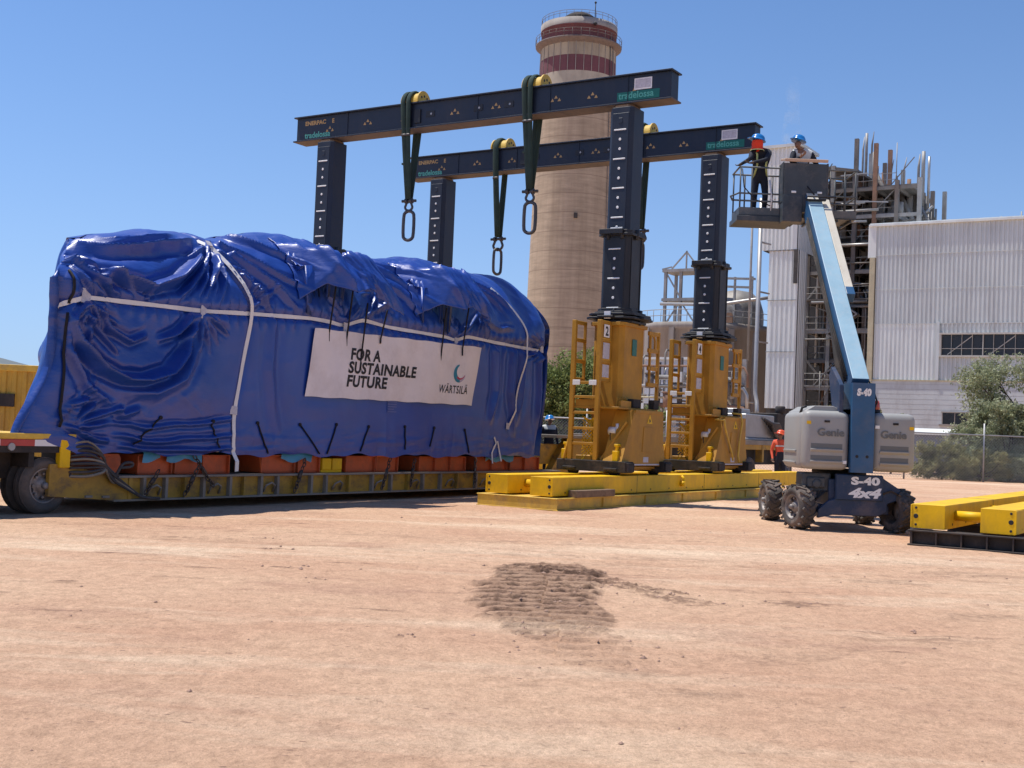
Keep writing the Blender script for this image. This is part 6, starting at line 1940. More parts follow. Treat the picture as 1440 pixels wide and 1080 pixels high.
# ragged pipes, casing sheets and the sloping duct above the hall roof
for (y, z0_, z1_, r_, m_, lean) in ((19.2, 20, 29.6, 0.16, 'steelgrey', 0.1), (18.9, 20, 29.9, 0.22, 'steelgrey', 0.0), (18.4, 18, 30.0, 0.14, 'grime', 0.15), (17.9, 19, 26.8, 0.3, 'rust', 0.0), (17.3, 20, 26.2, 0.25, 'rust', -0.1), (16.6, 20, 27.3, 0.12, 'duct', 0.2), (16.0, 20, 25.8, 0.3, 'steelgrey', -0.1), (15.5, 20, 27.4, 0.14, 'duct', 0.25), (15.0, 20, 25.4, 0.3, 'rust', 0.0), (14.2, 20, 27.6, 0.2, 'duct', 0.1), (13.8, 20, 27.8, 0.28, 'steelgrey', 0.0), (13.3, 20, 27.3, 0.2, 'pipe', 0.0), (12.6, 19, 22.6, 0.15, 'steelgrey', 0.0)):
    mb = bmb(); mb.tube([(88.6, y, z0_), (88.6, y, z1_ - 1.2), (88.6, y - lean, z1_)], [r_ * 0.6, r_ * 0.6, r_ * 0.2 if lean else r_ * 0.6], 8); mb.build('riser_pipe', M[m_], bo)
for (y, z) in ((17.2, 24.9), (16.0, 24.4), (14.9, 24.0)):
    mb = bmb(); mb.box(89.0, 91.5, y - 0.75, y + 0.75, 19.0, z); mb.build('casing_panel', M['rust'] if y > 16.5 else M['duct'], bo)
for (a, b_, r_, m_) in (((88.0, 17.6, 23.0), (88.0, 15.4, 20.2), 0.45, 'duct'), ((87.5, 16.8, 21.8), (87.5, 13.2, 20.0), 0.5, 'steelgrey'), ((88.0, 18.0, 26.4), (88.0, 15.9, 22.2), 0.2, 'grime'), ((88.2, 15.8, 24.2), (88.2, 14.0, 20.6), 0.25, 'steelgrey'), ((88.3, 14.1, 23.2), (88.3, 12.2, 19.8), 0.16, 'pipe'), ((88.3, 15.0, 21.0), (88.3, 12.8, 22.8), 0.12, 'pipe')):
    mb = bmb(); mb.cyl(a, b_, r_, n=14); mb.build('sloping_duct', M[m_], bo)
for k in range(60):
    y = br.uniform(14.4, 22.4); z = br.choice(levels) ; x = br.choice((83.8, 84.4, 86.0, 88.3))
    mb = bmb()
    if k % 3 == 0:
        mb.tube([(x, y, z), (x, y, z + br.uniform(2.2, 7))], 0.045, 5)
    elif k % 3 == 1:
        mb.bar((x, y, z), (x, y - br.uniform(1.4, 2.4), z + 2.4), 0.07)
    else:
        mb.bar((x, y, z + br.uniform(0.8, 2.0)), (x, y - br.uniform(2, 4), z + br.uniform(0.8, 2.0)), 0.09)
    mb.build('conduit', br.choice([M['steelgrey'], M['steelgrey'], M['grime'], M['pipe']]), bo)
for k in range(16):
    y = 18.6 - 0.4 * k + br.uniform(-0.1, 0.1); h = br.uniform(21.5, 26.2) - 0.12 * k
    mb = bmb(); mb.tube([(88.2 + br.uniform(-0.4, 0.6), y, 19.0), (88.2, y + br.uniform(-0.15, 0.15), h)], [0.05, 0.03], 5); mb.build('conduit', br.choice([M['steelgrey'], M['duct'], M['rust']]), bo)
for k in range(22):
    y = 22.2 - (k % 7) * 0.95 + br.uniform(-0.2, 0.2); z = br.uniform(17.5, 23.2); w_ = br.uniform(0.5, 1.3); h_ = br.uniform(0.7, 2.4)
    mb = bmb(); mb.box(86.6 + br.uniform(0, 1.2), 88.8, y - w_, y, z, z + h_); mb.build('casing_panel', br.choice([M['duct'], M['duct'], M['steelgrey'], M['rust'], M['grime']]), bo)
mb = bmb(); mb.prism([(17.9, 18.5), (12.9, 18.5), (12.9, 22.0), (13.6, 22.8), (14.2, 25.0), (15.2, 24.0), (16.2, 24.9), (17.9, 25.6)], 'x', 89.6, 90.0); mb.build('back_casing', M['duct'], bo)
mb = bmb(); mb.prism([(22.5, 16.5), (17.9, 16.5), (17.9, 25.4), (22.5, 25.9)], 'x', 89.2, 89.6); mb.build('back_casing', M['grime'], bo)
mb = bmb(); mb.prism([(18.2, 25.4), (22.6, 26.2), (22.6, 26.4), (18.2, 25.6)], 'x', 84, 90); mb.build('top_roof', M['grime'], bo)
for k in range(7):
    z = 2.6 + k * 1.7
    mb = bmb(); y0_, y1_ = (20.2, 17.6) if k % 2 else (17.6, 20.2)
    mb.bar((83.2, y0_, z), (83.2, y1_, z + 1.7), 0.9, 0.12, up=(0, 0, 1)); mb.build('stair', M['steelgrey'], bo)

# --- chimney
CH = depth_pt = Vector((7.35, 170.0, 0))
ch = empty('chimney', 'tall round concrete chimney with maroon bands and a gallery near the top', 'chimney', CH)
def chimney_material():
    m, nt, b = new_mat('board_marked_concrete')
    N = nt.nodes.new; L = nt.links.new
    tc = N('ShaderNodeTexCoord')
    sp = N('ShaderNodeSeparateXYZ'); L(tc.outputs['Object'], sp.inputs[0])
    mp = N('ShaderNodeMapping'); mp.inputs['Scale'].default_value = (1, 1, 0.06); L(tc.outputs['Object'], mp.inputs['Vector'])
    n1 = N('ShaderNodeTexNoise'); n1.inputs['Scale'].default_value = 0.8; n1.inputs['Detail'].default_value = 8; n1.inputs['Roughness'].default_value = 0.7; L(mp.outputs[0], n1.inputs['Vector'])
    r = N('ShaderNodeValToRGB'); r.color_ramp.elements[0].position = 0.32; r.color_ramp.elements[1].position = 0.7
    r.color_ramp.elements[0].color = (0.37, 0.285, 0.195, 1); r.color_ramp.elements[1].color = (0.51, 0.40, 0.28, 1); L(n1.outputs[0], r.inputs[0])
    mp2 = N('ShaderNodeMapping'); mp2.inputs['Scale'].default_value = (0.12, 0.12, 1); L(tc.outputs['Object'], mp2.inputs['Vector'])
    n2 = N('ShaderNodeTexNoise'); n2.inputs['Scale'].default_value = 1.6; n2.inputs['Detail'].default_value = 8; n2.inputs['Roughness'].default_value = 0.75; L(mp2.outputs[0], n2.inputs['Vector'])
    r2 = N('ShaderNodeMapRange'); r2.inputs[1].default_value = 0.3; r2.inputs[2].default_value = 0.7; r2.inputs[3].default_value = 0.72; r2.inputs[4].default_value = 1.22; L(n2.outputs[0], r2.inputs[0])
    mx = N('ShaderNodeMix'); mx.data_type = 'RGBA'; mx.blend_type = 'MULTIPLY'; mx.inputs[0].default_value = 1; L(r.outputs[0], mx.inputs[6]); L(r2.outputs[0], mx.inputs[7])
    # lift joints every 2.6 m
    md = N('ShaderNodeMath'); md.operation = 'MODULO'; md.inputs[1].default_value = 2.6; L(sp.outputs[2], md.inputs[0])
    lt = N('ShaderNodeMath'); lt.operation = 'LESS_THAN'; lt.inputs[1].default_value = 0.10; L(md.outputs[0], lt.inputs[0])
    m2 = N('ShaderNodeMix'); m2.data_type = 'RGBA'; L(lt.outputs[0], m2.inputs[0]); L(mx.outputs[2], m2.inputs[6]); m2.inputs[7].default_value = (0.20, 0.145, 0.10, 1)
    lm = N('ShaderNodeMath'); lm.operation = 'MULTIPLY'; lm.inputs[1].default_value = 0.55; L(lt.outputs[0], lm.inputs[0]); L(lm.outputs[0], m2.inputs[0])
    L(m2.outputs[2], b.inputs['Base Color']); b.inputs['Roughness'].default_value = 0.92
    return m
M['chimney'] = chimney_material()
M['ch_cream'] = mk('weathered_cream_band', (0.44, 0.375, 0.265), 0.85, var=0.12, vs=0.3, dirt=(0.15, 0.12, 0.10), damt=0.6, ds=0.45, streak=6)
M['ch_red'] = mk('weathered_maroon_band', (0.165, 0.062, 0.072), 0.8, var=0.15, vs=0.4, dirt=(0.075, 0.035, 0.04), damt=0.6, ds=0.4, streak=5)
M['ch_grey'] = mk('streaked_upper_concrete', (0.46, 0.41, 0.32), 0.9, var=0.15, vs=0.25, dirt=(0.22, 0.19, 0.16), damt=0.6, ds=0.28, streak=3)
def chr_(z):
    return 6.05 - 0.85 * z / 56.0
def band(z0, z1, name, m, n=64, extra=0.0, ribs=False):
    mb = MB(); k = 10
    mb.lathe([(chr_(z0 + (z1 - z0) * i / k) + extra, z0 + (z1 - z0) * i / k) for i in range(k + 1)], n, 0)
    if ribs:
        for j in range(30):
            a = 2 * math.pi * j / 30
            c, s_ = math.cos(a), math.sin(a)
            mb.bar((c * (chr_(z0) + 0.02), s_ * (chr_(z0) + 0.02), z0), (c * (chr_(z1) + 0.02), s_ * (chr_(z1) + 0.02), z1), 0.10, 0.08, 1)
    return mb.build(name, [m, M['concrete']], ch)
band(0, 46.2, 'shaft', M['chimney'])
band(46.2, 50.6, 'pale_collar', M['ch_grey'])
band(50.6, 52.8, 'maroon_band', M['ch_red'], ribs=True)
band(52.8, 54.8, 'cream_band', M['ch_cream'], ribs=True)
mb = MB(); mb.lathe([(5.15, 54.45), (5.5, 54.75), (5.98, 55.0), (6.0, 55.2), (5.1, 55.2)], 64, 0); mb.build('gallery', mk('sooty_gallery', (0.17, 0.135, 0.12), 0.85, var=0.2), ch)
mb = MB(); mb.lathe([(5.22, 55.2), (5.22, 56.9), (5.32, 56.9), (5.32, 57.05)], 64, 0)
mb.build('maroon_top', M['ch_red'], ch)
mb = MB(); mb.lathe([(5.34, 57.05), (5.34, 57.95), (4.9, 57.95), (2.1, 58.2), (2.1, 58.9)], 64, 0); mb.build('top_slab', M['concrete'], ch)
mb = MB(); mb.lathe([(2.15, 58.75), (2.35, 58.85), (2.35, 59.25), (1.7, 59.75), (0, 59.9)], 48, 0); mb.build('flue_cap', M['rubberblack'], ch)
for rr_, zb_, hh in ((6.0, 55.2, 1.0), (5.25, 57.95, 0.95)):
    mb = MB()
    for h in (0.6, hh):
        mb.tube([(rr_ * math.cos(a), rr_ * math.sin(a), zb_ + h) for a in np.linspace(0, 2 * math.pi, 40, endpoint=False)], 0.03, 5, closed=True)
    for a in np.linspace(0, 2 * math.pi, 32, endpoint=False):
        mb.tube([(rr_ * math.cos(a), rr_ * math.sin(a), zb_), (rr_ * math.cos(a), rr_ * math.sin(a), zb_ + hh)], 0.03, 5)
    mb.build('handrail', M['grime'], ch)
mb = MB(); mb.cyl((1.9, -4.4, 58), (1.9, -4.4, 60.2), 0.06, n=6); mb.lathe([(0, -0.3), (0.18, 0), (0, 0.25)], 10, 0, c=(1.9, -4.4, 60.2)); mb.build('lightning_rod', M['ink'], ch)
mb = MB(); mb.lathe([(0, -0.35), (0.3, 0), (0, 0.35)], 12, 0, c=(1.9, -5.35, 57.0)); mb.build('lamp', M['ink'], ch)
mb = MB()
for s_ in (-0.35, 0.35):
    mb.tube([((chr_(z) + 0.15) * 0.82 + s_ * 0.5, -(chr_(z) + 0.15) * 0.57 + s_ * 0.5, z) for z in (2, 20, 40, 56)], 0.05, 5)
mb.build('ladder', M['grime'], ch)
mb = MB(); mb.box(0.0, 0.5, -5.78, -5.4, 30.4, 31.1); mb.build('inspection_hole', M['void'], ch)

# --- concrete tank with domed silo and steel frame on it
tk = plant('concrete_tank', 'wide stained concrete tank with steel frames on its roof, behind leg 4', 'tank', 89.3, 34.6)
def tmb():
    return wmb(89.3, 34.6)
T0 = Matrix.Translation((89.3, 34.6, 0))
mb = tmb(); mb.lathe([(6.9, 0), (6.9, 11.6), (7.15, 11.7), (7.15, 12.3), (6.6, 12.35), (0, 12.6)], 56, 0, T=T0); mb.build('wall', M['concrete'], tk)
for k in range(16):
    a = 2 * math.pi * k / 16
    mb = tmb(); c, s_ = 89.3 + 7.0 * math.cos(a), 34.6 + 7.0 * math.sin(a); mb.cbox((c, s_, 5.9), (0.5, 0.5, 11.7), rz=a); mb.build('buttress', M['concrete'] if k % 3 else M['rust'], tk)
q = 89.3, 31.2
mb = tmb(); mb.lathe([(2.6, 12.4), (2.6, 13.9), (2.3, 14.9), (1.5, 15.7), (0, 16.0)], 28, 0, T=Matrix.Translation((q[0], q[1], 0))); mb.build('dome', M['duct'], tk)
for dy in (0.9, -0.4):
    mb = tmb(); mb.prism([(q[1] + dy - 0.35, 12.5), (q[1] + dy + 0.35, 12.5), (q[1] + dy + 0.35, 13.2), (q[1] + dy + 0.2, 13.5), (q[1] + dy - 0.2, 13.5), (q[1] + dy - 0.35, 13.2)], 'x', q[0] - 2.7, q[0] - 2.0); mb.build('vent_arch', M['rust'], tk)
for (x, y) in ((85.6, 37.0), (85.6, 35.4), (88.0, 37.0), (88.0, 34.6), (85.6, 33.6)):
    mb = tmb(); mb.box(x - 0.13, x + 0.13, y - 0.13, y + 0.13, 12.2, 17.6); mb.build('frame_post', M['steelgrey'], tk)
for z in (14.6, 17.4):
    mb = tmb(); mb.box(85.4, 88.2, 33.3, 37.3, z, z + 0.28); mb.build('frame_deck', M['steelgrey'], tk)
for a, b_ in (((85.6, 37.0, 17.4), (85.6, 35.4, 14.9)), ((85.6, 35.4, 14.6), (85.6, 33.9, 12.5)), ((85.6, 36.9, 12.4), (85.6, 35.4, 14.6)), ((85.6, 36.4, 17.7), (85.6, 34.9, 19.3)), ((85.6, 33.6, 17.7), (85.6, 34.9, 19.3)), ((85.6, 34.9, 17.7), (85.6, 34.9, 19.4)), ((85.6, 37.4, 17.7), (85.6, 36.4, 17.9))):
    mb = tmb(); mb.bar(a, b_, 0.12); mb.build('frame_brace', M['steelgrey'], tk)
for (y0_, y1_, z) in ((33.2, 28.4, 16.9), (32.6, 28.6, 16.1)):
    mb = tmb(); mb.bar((86.8, y0_, z), (86.8, y1_, z - 0.25), 0.2); mb.build('walkway_beam', M['steelgrey'], tk)
for y in (32.0, 30.4, 28.7):
    mb = tmb(); mb.bar((86.8, y, 12.4), (86.8, y, 16.9), 0.18); mb.build('frame_post', M['steelgrey'], tk)
mb = tmb()
for h in (0.55, 1.1):
    mb.tube([(89.3 + 7.0 * math.cos(a), 34.6 + 7.0 * math.sin(a), 12.35 + h) for a in np.linspace(2.2, 4.6, 24)], 0.035, 5)
for a in np.linspace(2.2, 4.6, 20):
    mb.tube([(89.3 + 7 * math.cos(a), 34.6 + 7 * math.sin(a), 12.35), (89.3 + 7 * math.cos(a), 34.6 + 7 * math.sin(a), 13.45)], 0.03, 5)
mb.build('handrail', M['steelgrey'], tk)
mb = tmb(); mb.tube([(84.2, 36.8, 14.2), (84.2, 31, 14.0), (84.4, 27.8, 14.4), (84.6, 26.2, 14.6)], 0.16, 8); mb.build('pipe', M['pipe'], tk)

# --- pipe racks, small buildings and vessels between the fence and the tank
rk = plant('pipe_rack', 'rack of horizontal and vertical pipes in front of the concrete tank', 'pipe rack', 67.0, 24.0)
def rmb():
    return wmb(67.0, 24.0)
for y in (30.5, 28.6, 26.7, 24.8, 22.9, 21.4):
    mb = rmb(); mb.box(66.85, 67.15, y - 0.14, y + 0.14, 0, 7.6 + 0.3 * math.sin(y)); mb.build('column', M['steelgrey'] if int(y) % 2 else M['grime'], rk)
for k, z in enumerate((2.4, 3.2, 4.1, 4.7, 5.6, 6.3, 7.2)):
    mb = rmb(); y0_ = 30.8 - (k % 3) * 0.8; y1_ = 21.0 + (k % 2) * 1.2
    mb.tube([(66.7, y0_, z), (66.7, y1_ + 1.0, z), (66.65, y1_ + 0.3, z - 0.1), (66.65, y1_, z - 0.6), (66.65, y1_, z - 1.6)], 0.09 + 0.05 * (k % 3), 8); mb.build('pipe', (M['pipe'], M['steelgrey'], M['rust'], M['beige'])[k % 4], rk)
for k in range(18):
    y = 21.2 + k * 0.55 + 0.2 * math.sin(k * 3.3); z0_ = 0.6 + (k * 37 % 10) * 0.25; z1_ = 4.2 + (k * 53 % 10) * 0.45
    mb = rmb(); mb.tube([(66.9 + 0.3 * (k % 3), y, z0_), (66.9 + 0.3 * (k % 3), y, z1_), (67.4 + 0.3 * (k % 3), y + 0.1, z1_ + 0.3), (69, y + 0.2, z1_ + 0.3)], 0.06 + 0.03 * (k % 3), 8); mb.build('pipe', (M['pipe'], M['grime'], M['steelgrey'])[k % 3], rk)
for k in range(12):
    y = 21.8 + k * 0.8; z = 1.4 + (k * 29 % 11) * 0.5
    mb = rmb()
    if k % 2:
        mb.cyl((66.2, y, z), (66.2, y, z + 1.1), 0.35, n=14); mb.cyl((66.2, y, z + 1.1), (66.2, y, z + 1.25), 0.42, n=14)
    else:
        mb.box(66.0, 66.9, y - 0.45, y + 0.45, z, z + 0.8)
    mb.build('valve_unit', (M['galv'], M['grime'], M['clad'], M['rust'])[k % 4], rk)
for k, (y, z) in enumerate(((29.5, 3.9), (27.0, 5.1), (24.2, 3.4), (22.6, 5.8))):
    mb = rmb(); mb.box(66.4, 67.8, y - 1.2, y + 1.2, z - 0.05, z + 0.05)
    for h in (0.5, 1.0):
        mb.tube([(66.4, y - 1.2, z + h), (66.4, y + 1.2, z + h)], 0.025, 5)
    for q in (-1.2, -0.4, 0.4, 1.2):
        mb.tube([(66.4, y + q, z), (66.4, y + q, z + 1.0)], 0.025, 5)
    mb.build('platform', M['steelgrey'], rk)
kb = plant('control_cabin', 'pale blue-white cabin with dark doorway between the two numbered legs', 'cabin', 74.0, 31.0)
mb = wmb(74.0, 31.0); mb.box(74, 77, 29.0, 33.2, 0.0, 8.2); mb.build('wall', mk('pale_cabin_paint', (0.50, 0.54, 0.58), 0.6, var=0.08, dirt=(0.3, 0.27, 0.24), damt=0.4), kb)
mb = wmb(74.0, 31.0); mb.box(73.95, 74.05, 30.0, 31.0, 5.2, 7.4); mb.build('door', M['darkglass'], kb)
mb = wmb(74.0, 31.0); mb.box(73.8, 77.2, 28.8, 33.4, 8.2, 8.4); mb.build('roof', M['clad_white'], kb)
mb = wmb(74.0, 31.0); mb.box(73.9, 74.0, 29.2, 33.0, 0, 4.0); mb.build('tank_panel', M['concrete'], kb)
pp = plant('vent_pipe', 'tall thin pale vent pipe rising beside the clad tower', 'pipe', 71.3, 22.15)
mb = MB(); mb.tube([(0, 0, 21), (0, 0, 6.2), (-0.05, -0.05, 5.4), (-0.3, -0.3, 4.6), (-0.6, -0.45, 4.0), (-0.6, -0.45, 3.3)], 0.17, 10); mb.build('pipe', M['pipe'], pp)
mb = MB(); mb.tube([(0.5, 0.9, 22.5), (0.5, 0.9, 8)], 0.10, 8); mb.build('pipe', M['steelgrey'], pp)
for z in (9.5, 13.5, 17.5):
    mb = MB(); mb.bar((0, 0, z), (1.6, -0.3, z), 0.12); mb.build('bracket', M['steelgrey'], pp)
ve = plant('white_vessel', 'white capped cylindrical vessel below the thin vent pipe', 'vessel', 65.5, 19.9)
mb = MB(); mb.lathe([(0.42, 0), (0.42, 3.1), (0.36, 3.25)], 24, 0); mb.build('shell', M['white'], ve)
mb = MB(); mb.lathe([(0.40, 3.15), (0.62, 3.2), (0.62, 3.35), (0.3, 3.55), (0, 3.6)], 24, 0); mb.build('cap', M['white'], ve)

# steam wisp over the tower
sm, nt, b = new_mat('steam')
nt.nodes.remove(b)
N = nt.nodes.new; L = nt.links.new
pv = N('ShaderNodeVolumePrincipled'); pv.inputs['Color'].default_value = (1, 1, 1, 1)
tc = N('ShaderNodeTexCoord'); ns_ = N('ShaderNodeTexNoise'); ns_.inputs['Scale'].default_value = 0.7; ns_.inputs['Detail'].default_value = 4
L(tc.outputs['Object'], ns_.inputs['Vector'])
sp = N('ShaderNodeSeparateXYZ'); L(tc.outputs['Object'], sp.inputs[0])
fz = N('ShaderNodeMapRange'); fz.inputs[1].default_value = 0; fz.inputs[2].default_value = 6.5; fz.inputs[3].default_value = 1.0; fz.inputs[4].default_value = 0.12; L(sp.outputs[2], fz.inputs[0])
mr = N('ShaderNodeMapRange'); mr.inputs[1].default_value = 0.45; mr.inputs[2].default_value = 0.72; mr.inputs[4].default_value = 0.75; L(ns_.outputs[0], mr.inputs[0])
ml = N('ShaderNodeMath'); ml.operation = 'MULTIPLY'; L(fz.outputs[0], ml.inputs[0]); L(mr.outputs[0], ml.inputs[1]); L(ml.outputs[0], pv.inputs['Density'])
L(pv.outputs[0], nt.nodes['Material Output'].inputs['Volume'])
mb = MB(); mb.lathe([(0, -0.3), (0.7, 0), (1.0, 0.9), (0.8, 2.2), (0.6, 4), (0.7, 5.6), (0.4, 6.6), (0, 6.8)], 18, 0)
st = mb.build('steam', sm, loc=W(81.0, 23.3, 26.9))
tag(st, 'thin white wisp of steam above the clad tower roof', 'steam', kind='stuff')

# ------------------------------------------------------------------ chain-link fence
FY0, FY1 = Vector((-26, 61.5, 0)), Vector((44, 62.5, 0))
fd = (FY1 - FY0); FL = fd.length
fe = empty('chain_link_fence', 'galvanised chain-link fence along the back of the dirt yard', 'fence', FY0, math.atan2(fd.y, fd.x))
x = 1.7
while x < FL:
    mb = MB(); mb.cyl((x, 0, 0), (x, 0, 2.95), 0.045, n=8); mb.build('post', M['galv'], fe); x += 4.02
MB().tube([(0, 0, 2.36), (FL, 0, 2.36)], 0.035, 6).build('top_rail', M['galv'], fe)
mb = MB()
sp_ = 0.15
for s_ in (1, -1):
    k = 0.0
    while k < FL - 2.3:
        a = (k, 0.02 * s_, 0.06) if s_ > 0 else (k + 2.25, 0.02 * s_, 0.06)
        b_ = (k + 2.25, 0.02 * s_, 2.31) if s_ > 0 else (k, 0.02 * s_, 2.31)
        mb.tube([a, b_], 0.0055, 3, cap=False); k += sp_
mb.build('wire_mesh', M['galv'], fe)


# ------------------------------------------------------------------ trees and shrubs
def leaf_mat(name, c0, c1, c2):
    m, nt, b = new_mat(name)
    N = nt.nodes.new; L = nt.links.new
    at = N('ShaderNodeAttribute'); at.attribute_name = 'tone'
    r = N('ShaderNodeValToRGB'); r.color_ramp.elements[0].color = (*c0, 1); r.color_ramp.elements[1].color = (*c2, 1)
    e = r.color_ramp.elements.new(0.5); e.color = (*c1, 1)
    L(at.outputs['Fac'], r.inputs[0]); L(r.outputs[0], b.inputs['Base Color'])
    b.inputs['Roughness'].default_value = 0.7; b.inputs['Specular IOR Level'].default_value = 0.25
    tr_ = N('ShaderNodeBsdfTranslucent'); L(r.outputs[0], tr_.inputs['Color'])
    ms = N('ShaderNodeMixShader'); ms.inputs[0].default_value = 0.3
    L(b.outputs[0], ms.inputs[1]); L(tr_.outputs[0], ms.inputs[2]); L(ms.outputs[0], nt.nodes['Material Output'].inputs['Surface'])
    return m


M['mesq'] = leaf_mat('mesquite_leaves', (0.16, 0.18, 0.09), (0.31, 0.335, 0.19), (0.46, 0.48, 0.31))
M['bushgreen'] = leaf_mat('fresh_green_leaves', (0.085, 0.115, 0.028), (0.18, 0.22, 0.065), (0.30, 0.33, 0.13))
M['drygreen'] = leaf_mat('dry_yellow_green_leaves', (0.13, 0.13, 0.05), (0.27, 0.26, 0.11), (0.42, 0.39, 0.19))
M['bark'] = mk('rough_bark', (0.10, 0.075, 0.055), 0.9, var=0.3, vs=3, bump=0.5, bs=12)


def tree(name, label, cat, loc, blobs, nleaf, size, leafm, group, trunk_h=1.5, trunk_r=0.12, seed=0, shape=1.6):
    """blobs: (x,y,z,radius) masses of the crown; leaves fill their shells in tufts, limbs run into each"""
    t = empty(name, label, cat, loc, 0, group)
    rs = np.random.RandomState(seed)
    mb = MB(); rr = random.Random(seed)
    mb.tube([(0, 0, 0), (0.05, 0.03, trunk_h * 0.5), (0.0, 0.08, trunk_h)], [trunk_r * 1.3, trunk_r, trunk_r * 0.8], 8)
    mb.build('trunk', M['bark'], t)
    mb = MB()
    for (x, y, z, r_) in blobs:
        m_ = Vector((x * 0.45 + rr.uniform(-.2, .2), y * 0.45, trunk_h * 0.6 + (z - trunk_h) * 0.45))
        mb.tube([(0, 0.05, trunk_h * 0.8), m_, (x, y, z)], [trunk_r * 0.6, trunk_r * 0.35, 0.012], 5)
        for k in range(3):
            d = Vector((rr.uniform(-1, 1), rr.uniform(-1, 1), rr.uniform(-0.4, 1))).normalized() * r_ * 0.85
            mb.tube([m_.lerp(Vector((x, y, z)), 0.6), Vector((x, y, z)) + d], [trunk_r * 0.2, 0.008], 4)
    mb.build('limbs', M['bark'], t)
    vol = np.array([b_[3] ** 2 for b_ in blobs]); cnt = (nleaf * vol / vol.sum()).astype(int)
    P, T_ = [], []
    for (x, y, z, r_), n in zip(blobs, cnt):
        nt_ = max(6, n // 26)
        d = rs.normal(size=(nt_, 3)); d /= np.linalg.norm(d, axis=1)[:, None]
        rad = r_ * rs.rand(nt_) ** (1 / 2.4) * (1 + 0.18 * rs.normal(size=nt_))
        c = d * rad[:, None] * np.array([1.1, 1.0, 0.85]) + np.array([x, y, z])
        tone = rs.rand(nt_)
        k = rs.randint(0, nt_, n)
        P.append(c[k] + rs.normal(size=(n, 3)) * r_ * 0.13 * np.array([1, 1, 0.8])); T_.append(np.clip(tone[k] * 0.7 + 0.3 * rs.rand(n), 0, 1))
    P = np.concatenate(P); T_ = np.concatenate(T_)
    ok = P[:, 2] > 0.05
    P, T_ = P[ok], T_[ok]
    n = len(P)
    u = rs.normal(size=(n, 3)); u /= np.linalg.norm(u, axis=1)[:, None]
    w_ = np.cross(u, rs.normal(size=(n, 3))); w_ /= np.linalg.norm(w_, axis=1)[:, None]
    ln = size * (0.6 + 0.8 * rs.rand(n))[:, None]; wd = ln / shape * 0.5
    V = np.stack([P - u * ln * 0.5, P + w_ * wd, P + u * ln * 0.5, P - w_ * wd], 1).reshape(-1, 3).astype(np.float32)
    me = bpy.data.meshes.new('crown')
    me.vertices.add(4 * n); me.vertices.foreach_set('co', V.ravel())
    me.loops.add(4 * n); me.loops.foreach_set('vertex_index', np.arange(4 * n, dtype=np.int32))
    me.polygons.add(n); me.polygons.foreach_set('loop_start', np.arange(0, 4 * n, 4, dtype=np.int32)); me.polygons.foreach_set('loop_total', np.full(n, 4, dtype=np.int32))
    me.update(calc_edges=True)
    at = me.attributes.new('tone', 'FLOAT', 'POINT'); at.data.foreach_set('value', np.repeat(T_, 4).astype(np.float32))
    me.materials.append(leafm)
    o = bpy.data.objects.new('crown', me); COL.objects.link(o); o.parent = t
    return t


def blobset(seed, n, w, h0, h1, d, r0, r1):
    rr = random.Random(seed); out = []
    for k in range(n):
        f = rr.random()
        z = h0 + (h1 - h0) * f
        s_ = math.sin(math.pi * min(1, 0.25 + 0.65 * (z - h0) / max(0.01, h1 - h0))) ** 0.6
        out.append((rr.uniform(-w, w) * s_, rr.uniform(-d, d), z, rr.uniform(r0, r1)))
    return out


tree('mesquite_tree', 'big grey-green mesquite tree behind the fence at the right edge', 'tree', (30.3, 67.5, 0), blobset(1, 64, 5.8, 0.5, 6.7, 1.8, 0.75, 1.3), 95000, 0.175, M['mesq'], 'trees behind the fence', 2.0, 0.2, 1, 2.4)
tree('mesquite_tree', 'smaller loose mesquite left of the big one, in front of the small window', 'tree', (26.4, 65.2, 0), blobset(2, 34, 2.8, 0.3, 3.8, 1.1, 0.5, 0.95), 34000, 0.16, M['mesq'], 'trees behind the fence', 1.0, 0.1, 2, 2.4)
tree('mesquite_tree', 'mesquite beyond the right picture edge, only its left branches in view', 'tree', (36.5, 66, 0), blobset(3, 28, 3.6, 0.6, 5.4, 1.6, 0.8, 1.3), 30000, 0.20, M['mesq'], 'trees behind the fence', 1.8, 0.18, 3, 2.4)
tree('dry_shrub', 'dry yellow-green shrub at the fence right of the boom lift', 'shrub', (22.4, 63.8, 0), blobset(4, 14, 1.5, 0.2, 1.7, 0.5, 0.4, 0.7), 12000, 0.15, M['drygreen'], 'shrubs along the fence', 0.4, 0.05, 4, 3.5)
tree('dry_shrub', 'tuft of dry grass and twigs between the lift and the mesquites', 'shrub', (24.3, 63.6, 0), blobset(5, 12, 1.3, 0.2, 1.5, 0.5, 0.35, 0.6), 9000, 0.15, M['drygreen'], 'shrubs along the fence', 0.3, 0.05, 5, 3.5)
tree('dry_shrub', 'low grey-green shrub at the foot of the big mesquite', 'shrub', (28.2, 63.9, 0), blobset(6, 16, 2.2, 0.2, 1.7, 0.5, 0.5, 0.8), 14000, 0.16, M['mesq'], 'shrubs along the fence', 0.3, 0.05, 6, 3)
tree('dry_shrub', 'low shrub behind the fence at the far right edge', 'shrub', (32.5, 63.8, 0), blobset(7, 16, 2.4, 0.2, 1.8, 0.5, 0.5, 0.8), 14000, 0.16, M['mesq'], 'shrubs along the fence', 0.3, 0.05, 7, 3)
tree('leafy_bush', 'tall leafy green bush between the wrapped load and leg 2', 'bush', (3.4, 69, 0), blobset(8, 44, 2.7, 0.6, 5.5, 1.5, 0.8, 1.25), 46000, 0.19, M['bushgreen'], 'bushes behind the trailer', 1.2, 0.12, 8, 2.2)
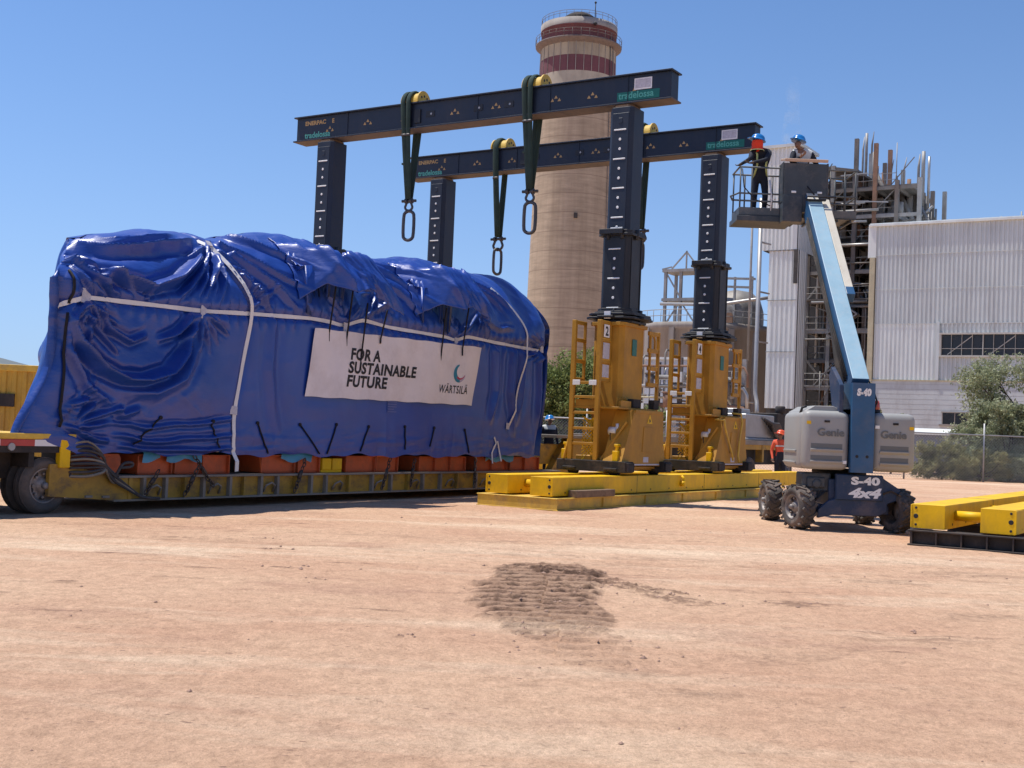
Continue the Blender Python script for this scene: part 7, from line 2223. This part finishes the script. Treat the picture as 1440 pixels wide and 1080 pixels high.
tree('leafy_bush', 'leafy bush seen through the ladder of leg 2', 'bush', (6.6, 71.0, 0), blobset(9, 24, 2.0, 0.4, 3.6, 1.3, 0.6, 1.0), 22000, 0.19, M['bushgreen'], 'bushes behind the trailer', 1.0, 0.1, 9, 2.2)
tree('leafy_bush', 'leafy bush hidden mostly by the right end of the load', 'bush', (-0.6, 71.0, 0), blobset(10, 24, 2.2, 0.4, 4.6, 1.3, 0.7, 1.1), 24000, 0.19, M['bushgreen'], 'bushes behind the trailer', 1.0, 0.1, 10, 2.2)
tree('dry_shrub', 'small green and yellow shrub above the lift cowl, at the foot of the boiler steelwork', 'shrub', (20.2, 72, 0), blobset(12, 14, 1.8, 1.6, 3.9, 0.8, 0.4, 0.7), 5000, 0.2, M['drygreen'], 'shrubs along the fence', 1.5, 0.06, 12, 4)
tree('dry_shrub', 'sparse shrub right of the lift beacon', 'shrub', (22.3, 72, 0), blobset(13, 8, 0.9, 1.8, 3.2, 0.6, 0.3, 0.5), 1600, 0.2, M['mesq'], 'shrubs along the fence', 1.5, 0.05, 13, 4)

# ------------------------------------------------------------------ yellow container at the left edge, hill far behind
cn = empty('steel_container', 'rusty yellow steel container behind the trailer at the left edge', 'container', (-15.6, 34.4, 0), 0.06)
M['cont'] = mk('rusty_yellow_container', (0.52, 0.31, 0.035), 0.6, var=0.18, vs=1.0, dirt=(0.22, 0.10, 0.035), damt=0.7, ds=1.6, streak=3)
mb = MB(); corrug(mb, 0, -3.0, 3.0, 0.15, 2.72, 0.28, 0.035, 0, 'x'); mb.box(-3, 3, 0.05, 2.4, 0.15, 2.72); mb.build('side_panel', M['cont'], cn)
mb = MB(); mb.box(-3.05, 3.05, -0.07, 2.45, 2.72, 2.90); mb.box(-3.05, 3.05, -0.07, 2.45, 0.0, 0.15); mb.box(2.95, 3.05, -0.07, 0.05, 0.15, 2.72); mb.build('frame', M['yellow_worn'], cn, 0.01)
mb = MB(); mb.box(0.3, 1.72, -0.10, -0.04, 1.72, 2.08); mb.build('vent_opening', M['trailer_dark'], cn)
hx, hy = np.meshgrid(np.linspace(-900, -60, 60), np.linspace(700, 1400, 24))
hz = -3 + 66 * np.exp(-((hx + 560) / 230) ** 2 - ((hy - 1000) / 260) ** 2) * (0.8 + 0.4 * fbm(hx / 90, hy / 90, 4, 401))
M['hill'] = mk('hazy_scrub_hill', (0.145, 0.165, 0.165), 0.95, var=0.12, vs=0.02, bump=0)
hl = grid_mesh('hills', hx, hy, hz, [M['hill']]); tag(hl, 'low grey-green hill at the far left horizon', 'hill', kind='structure')
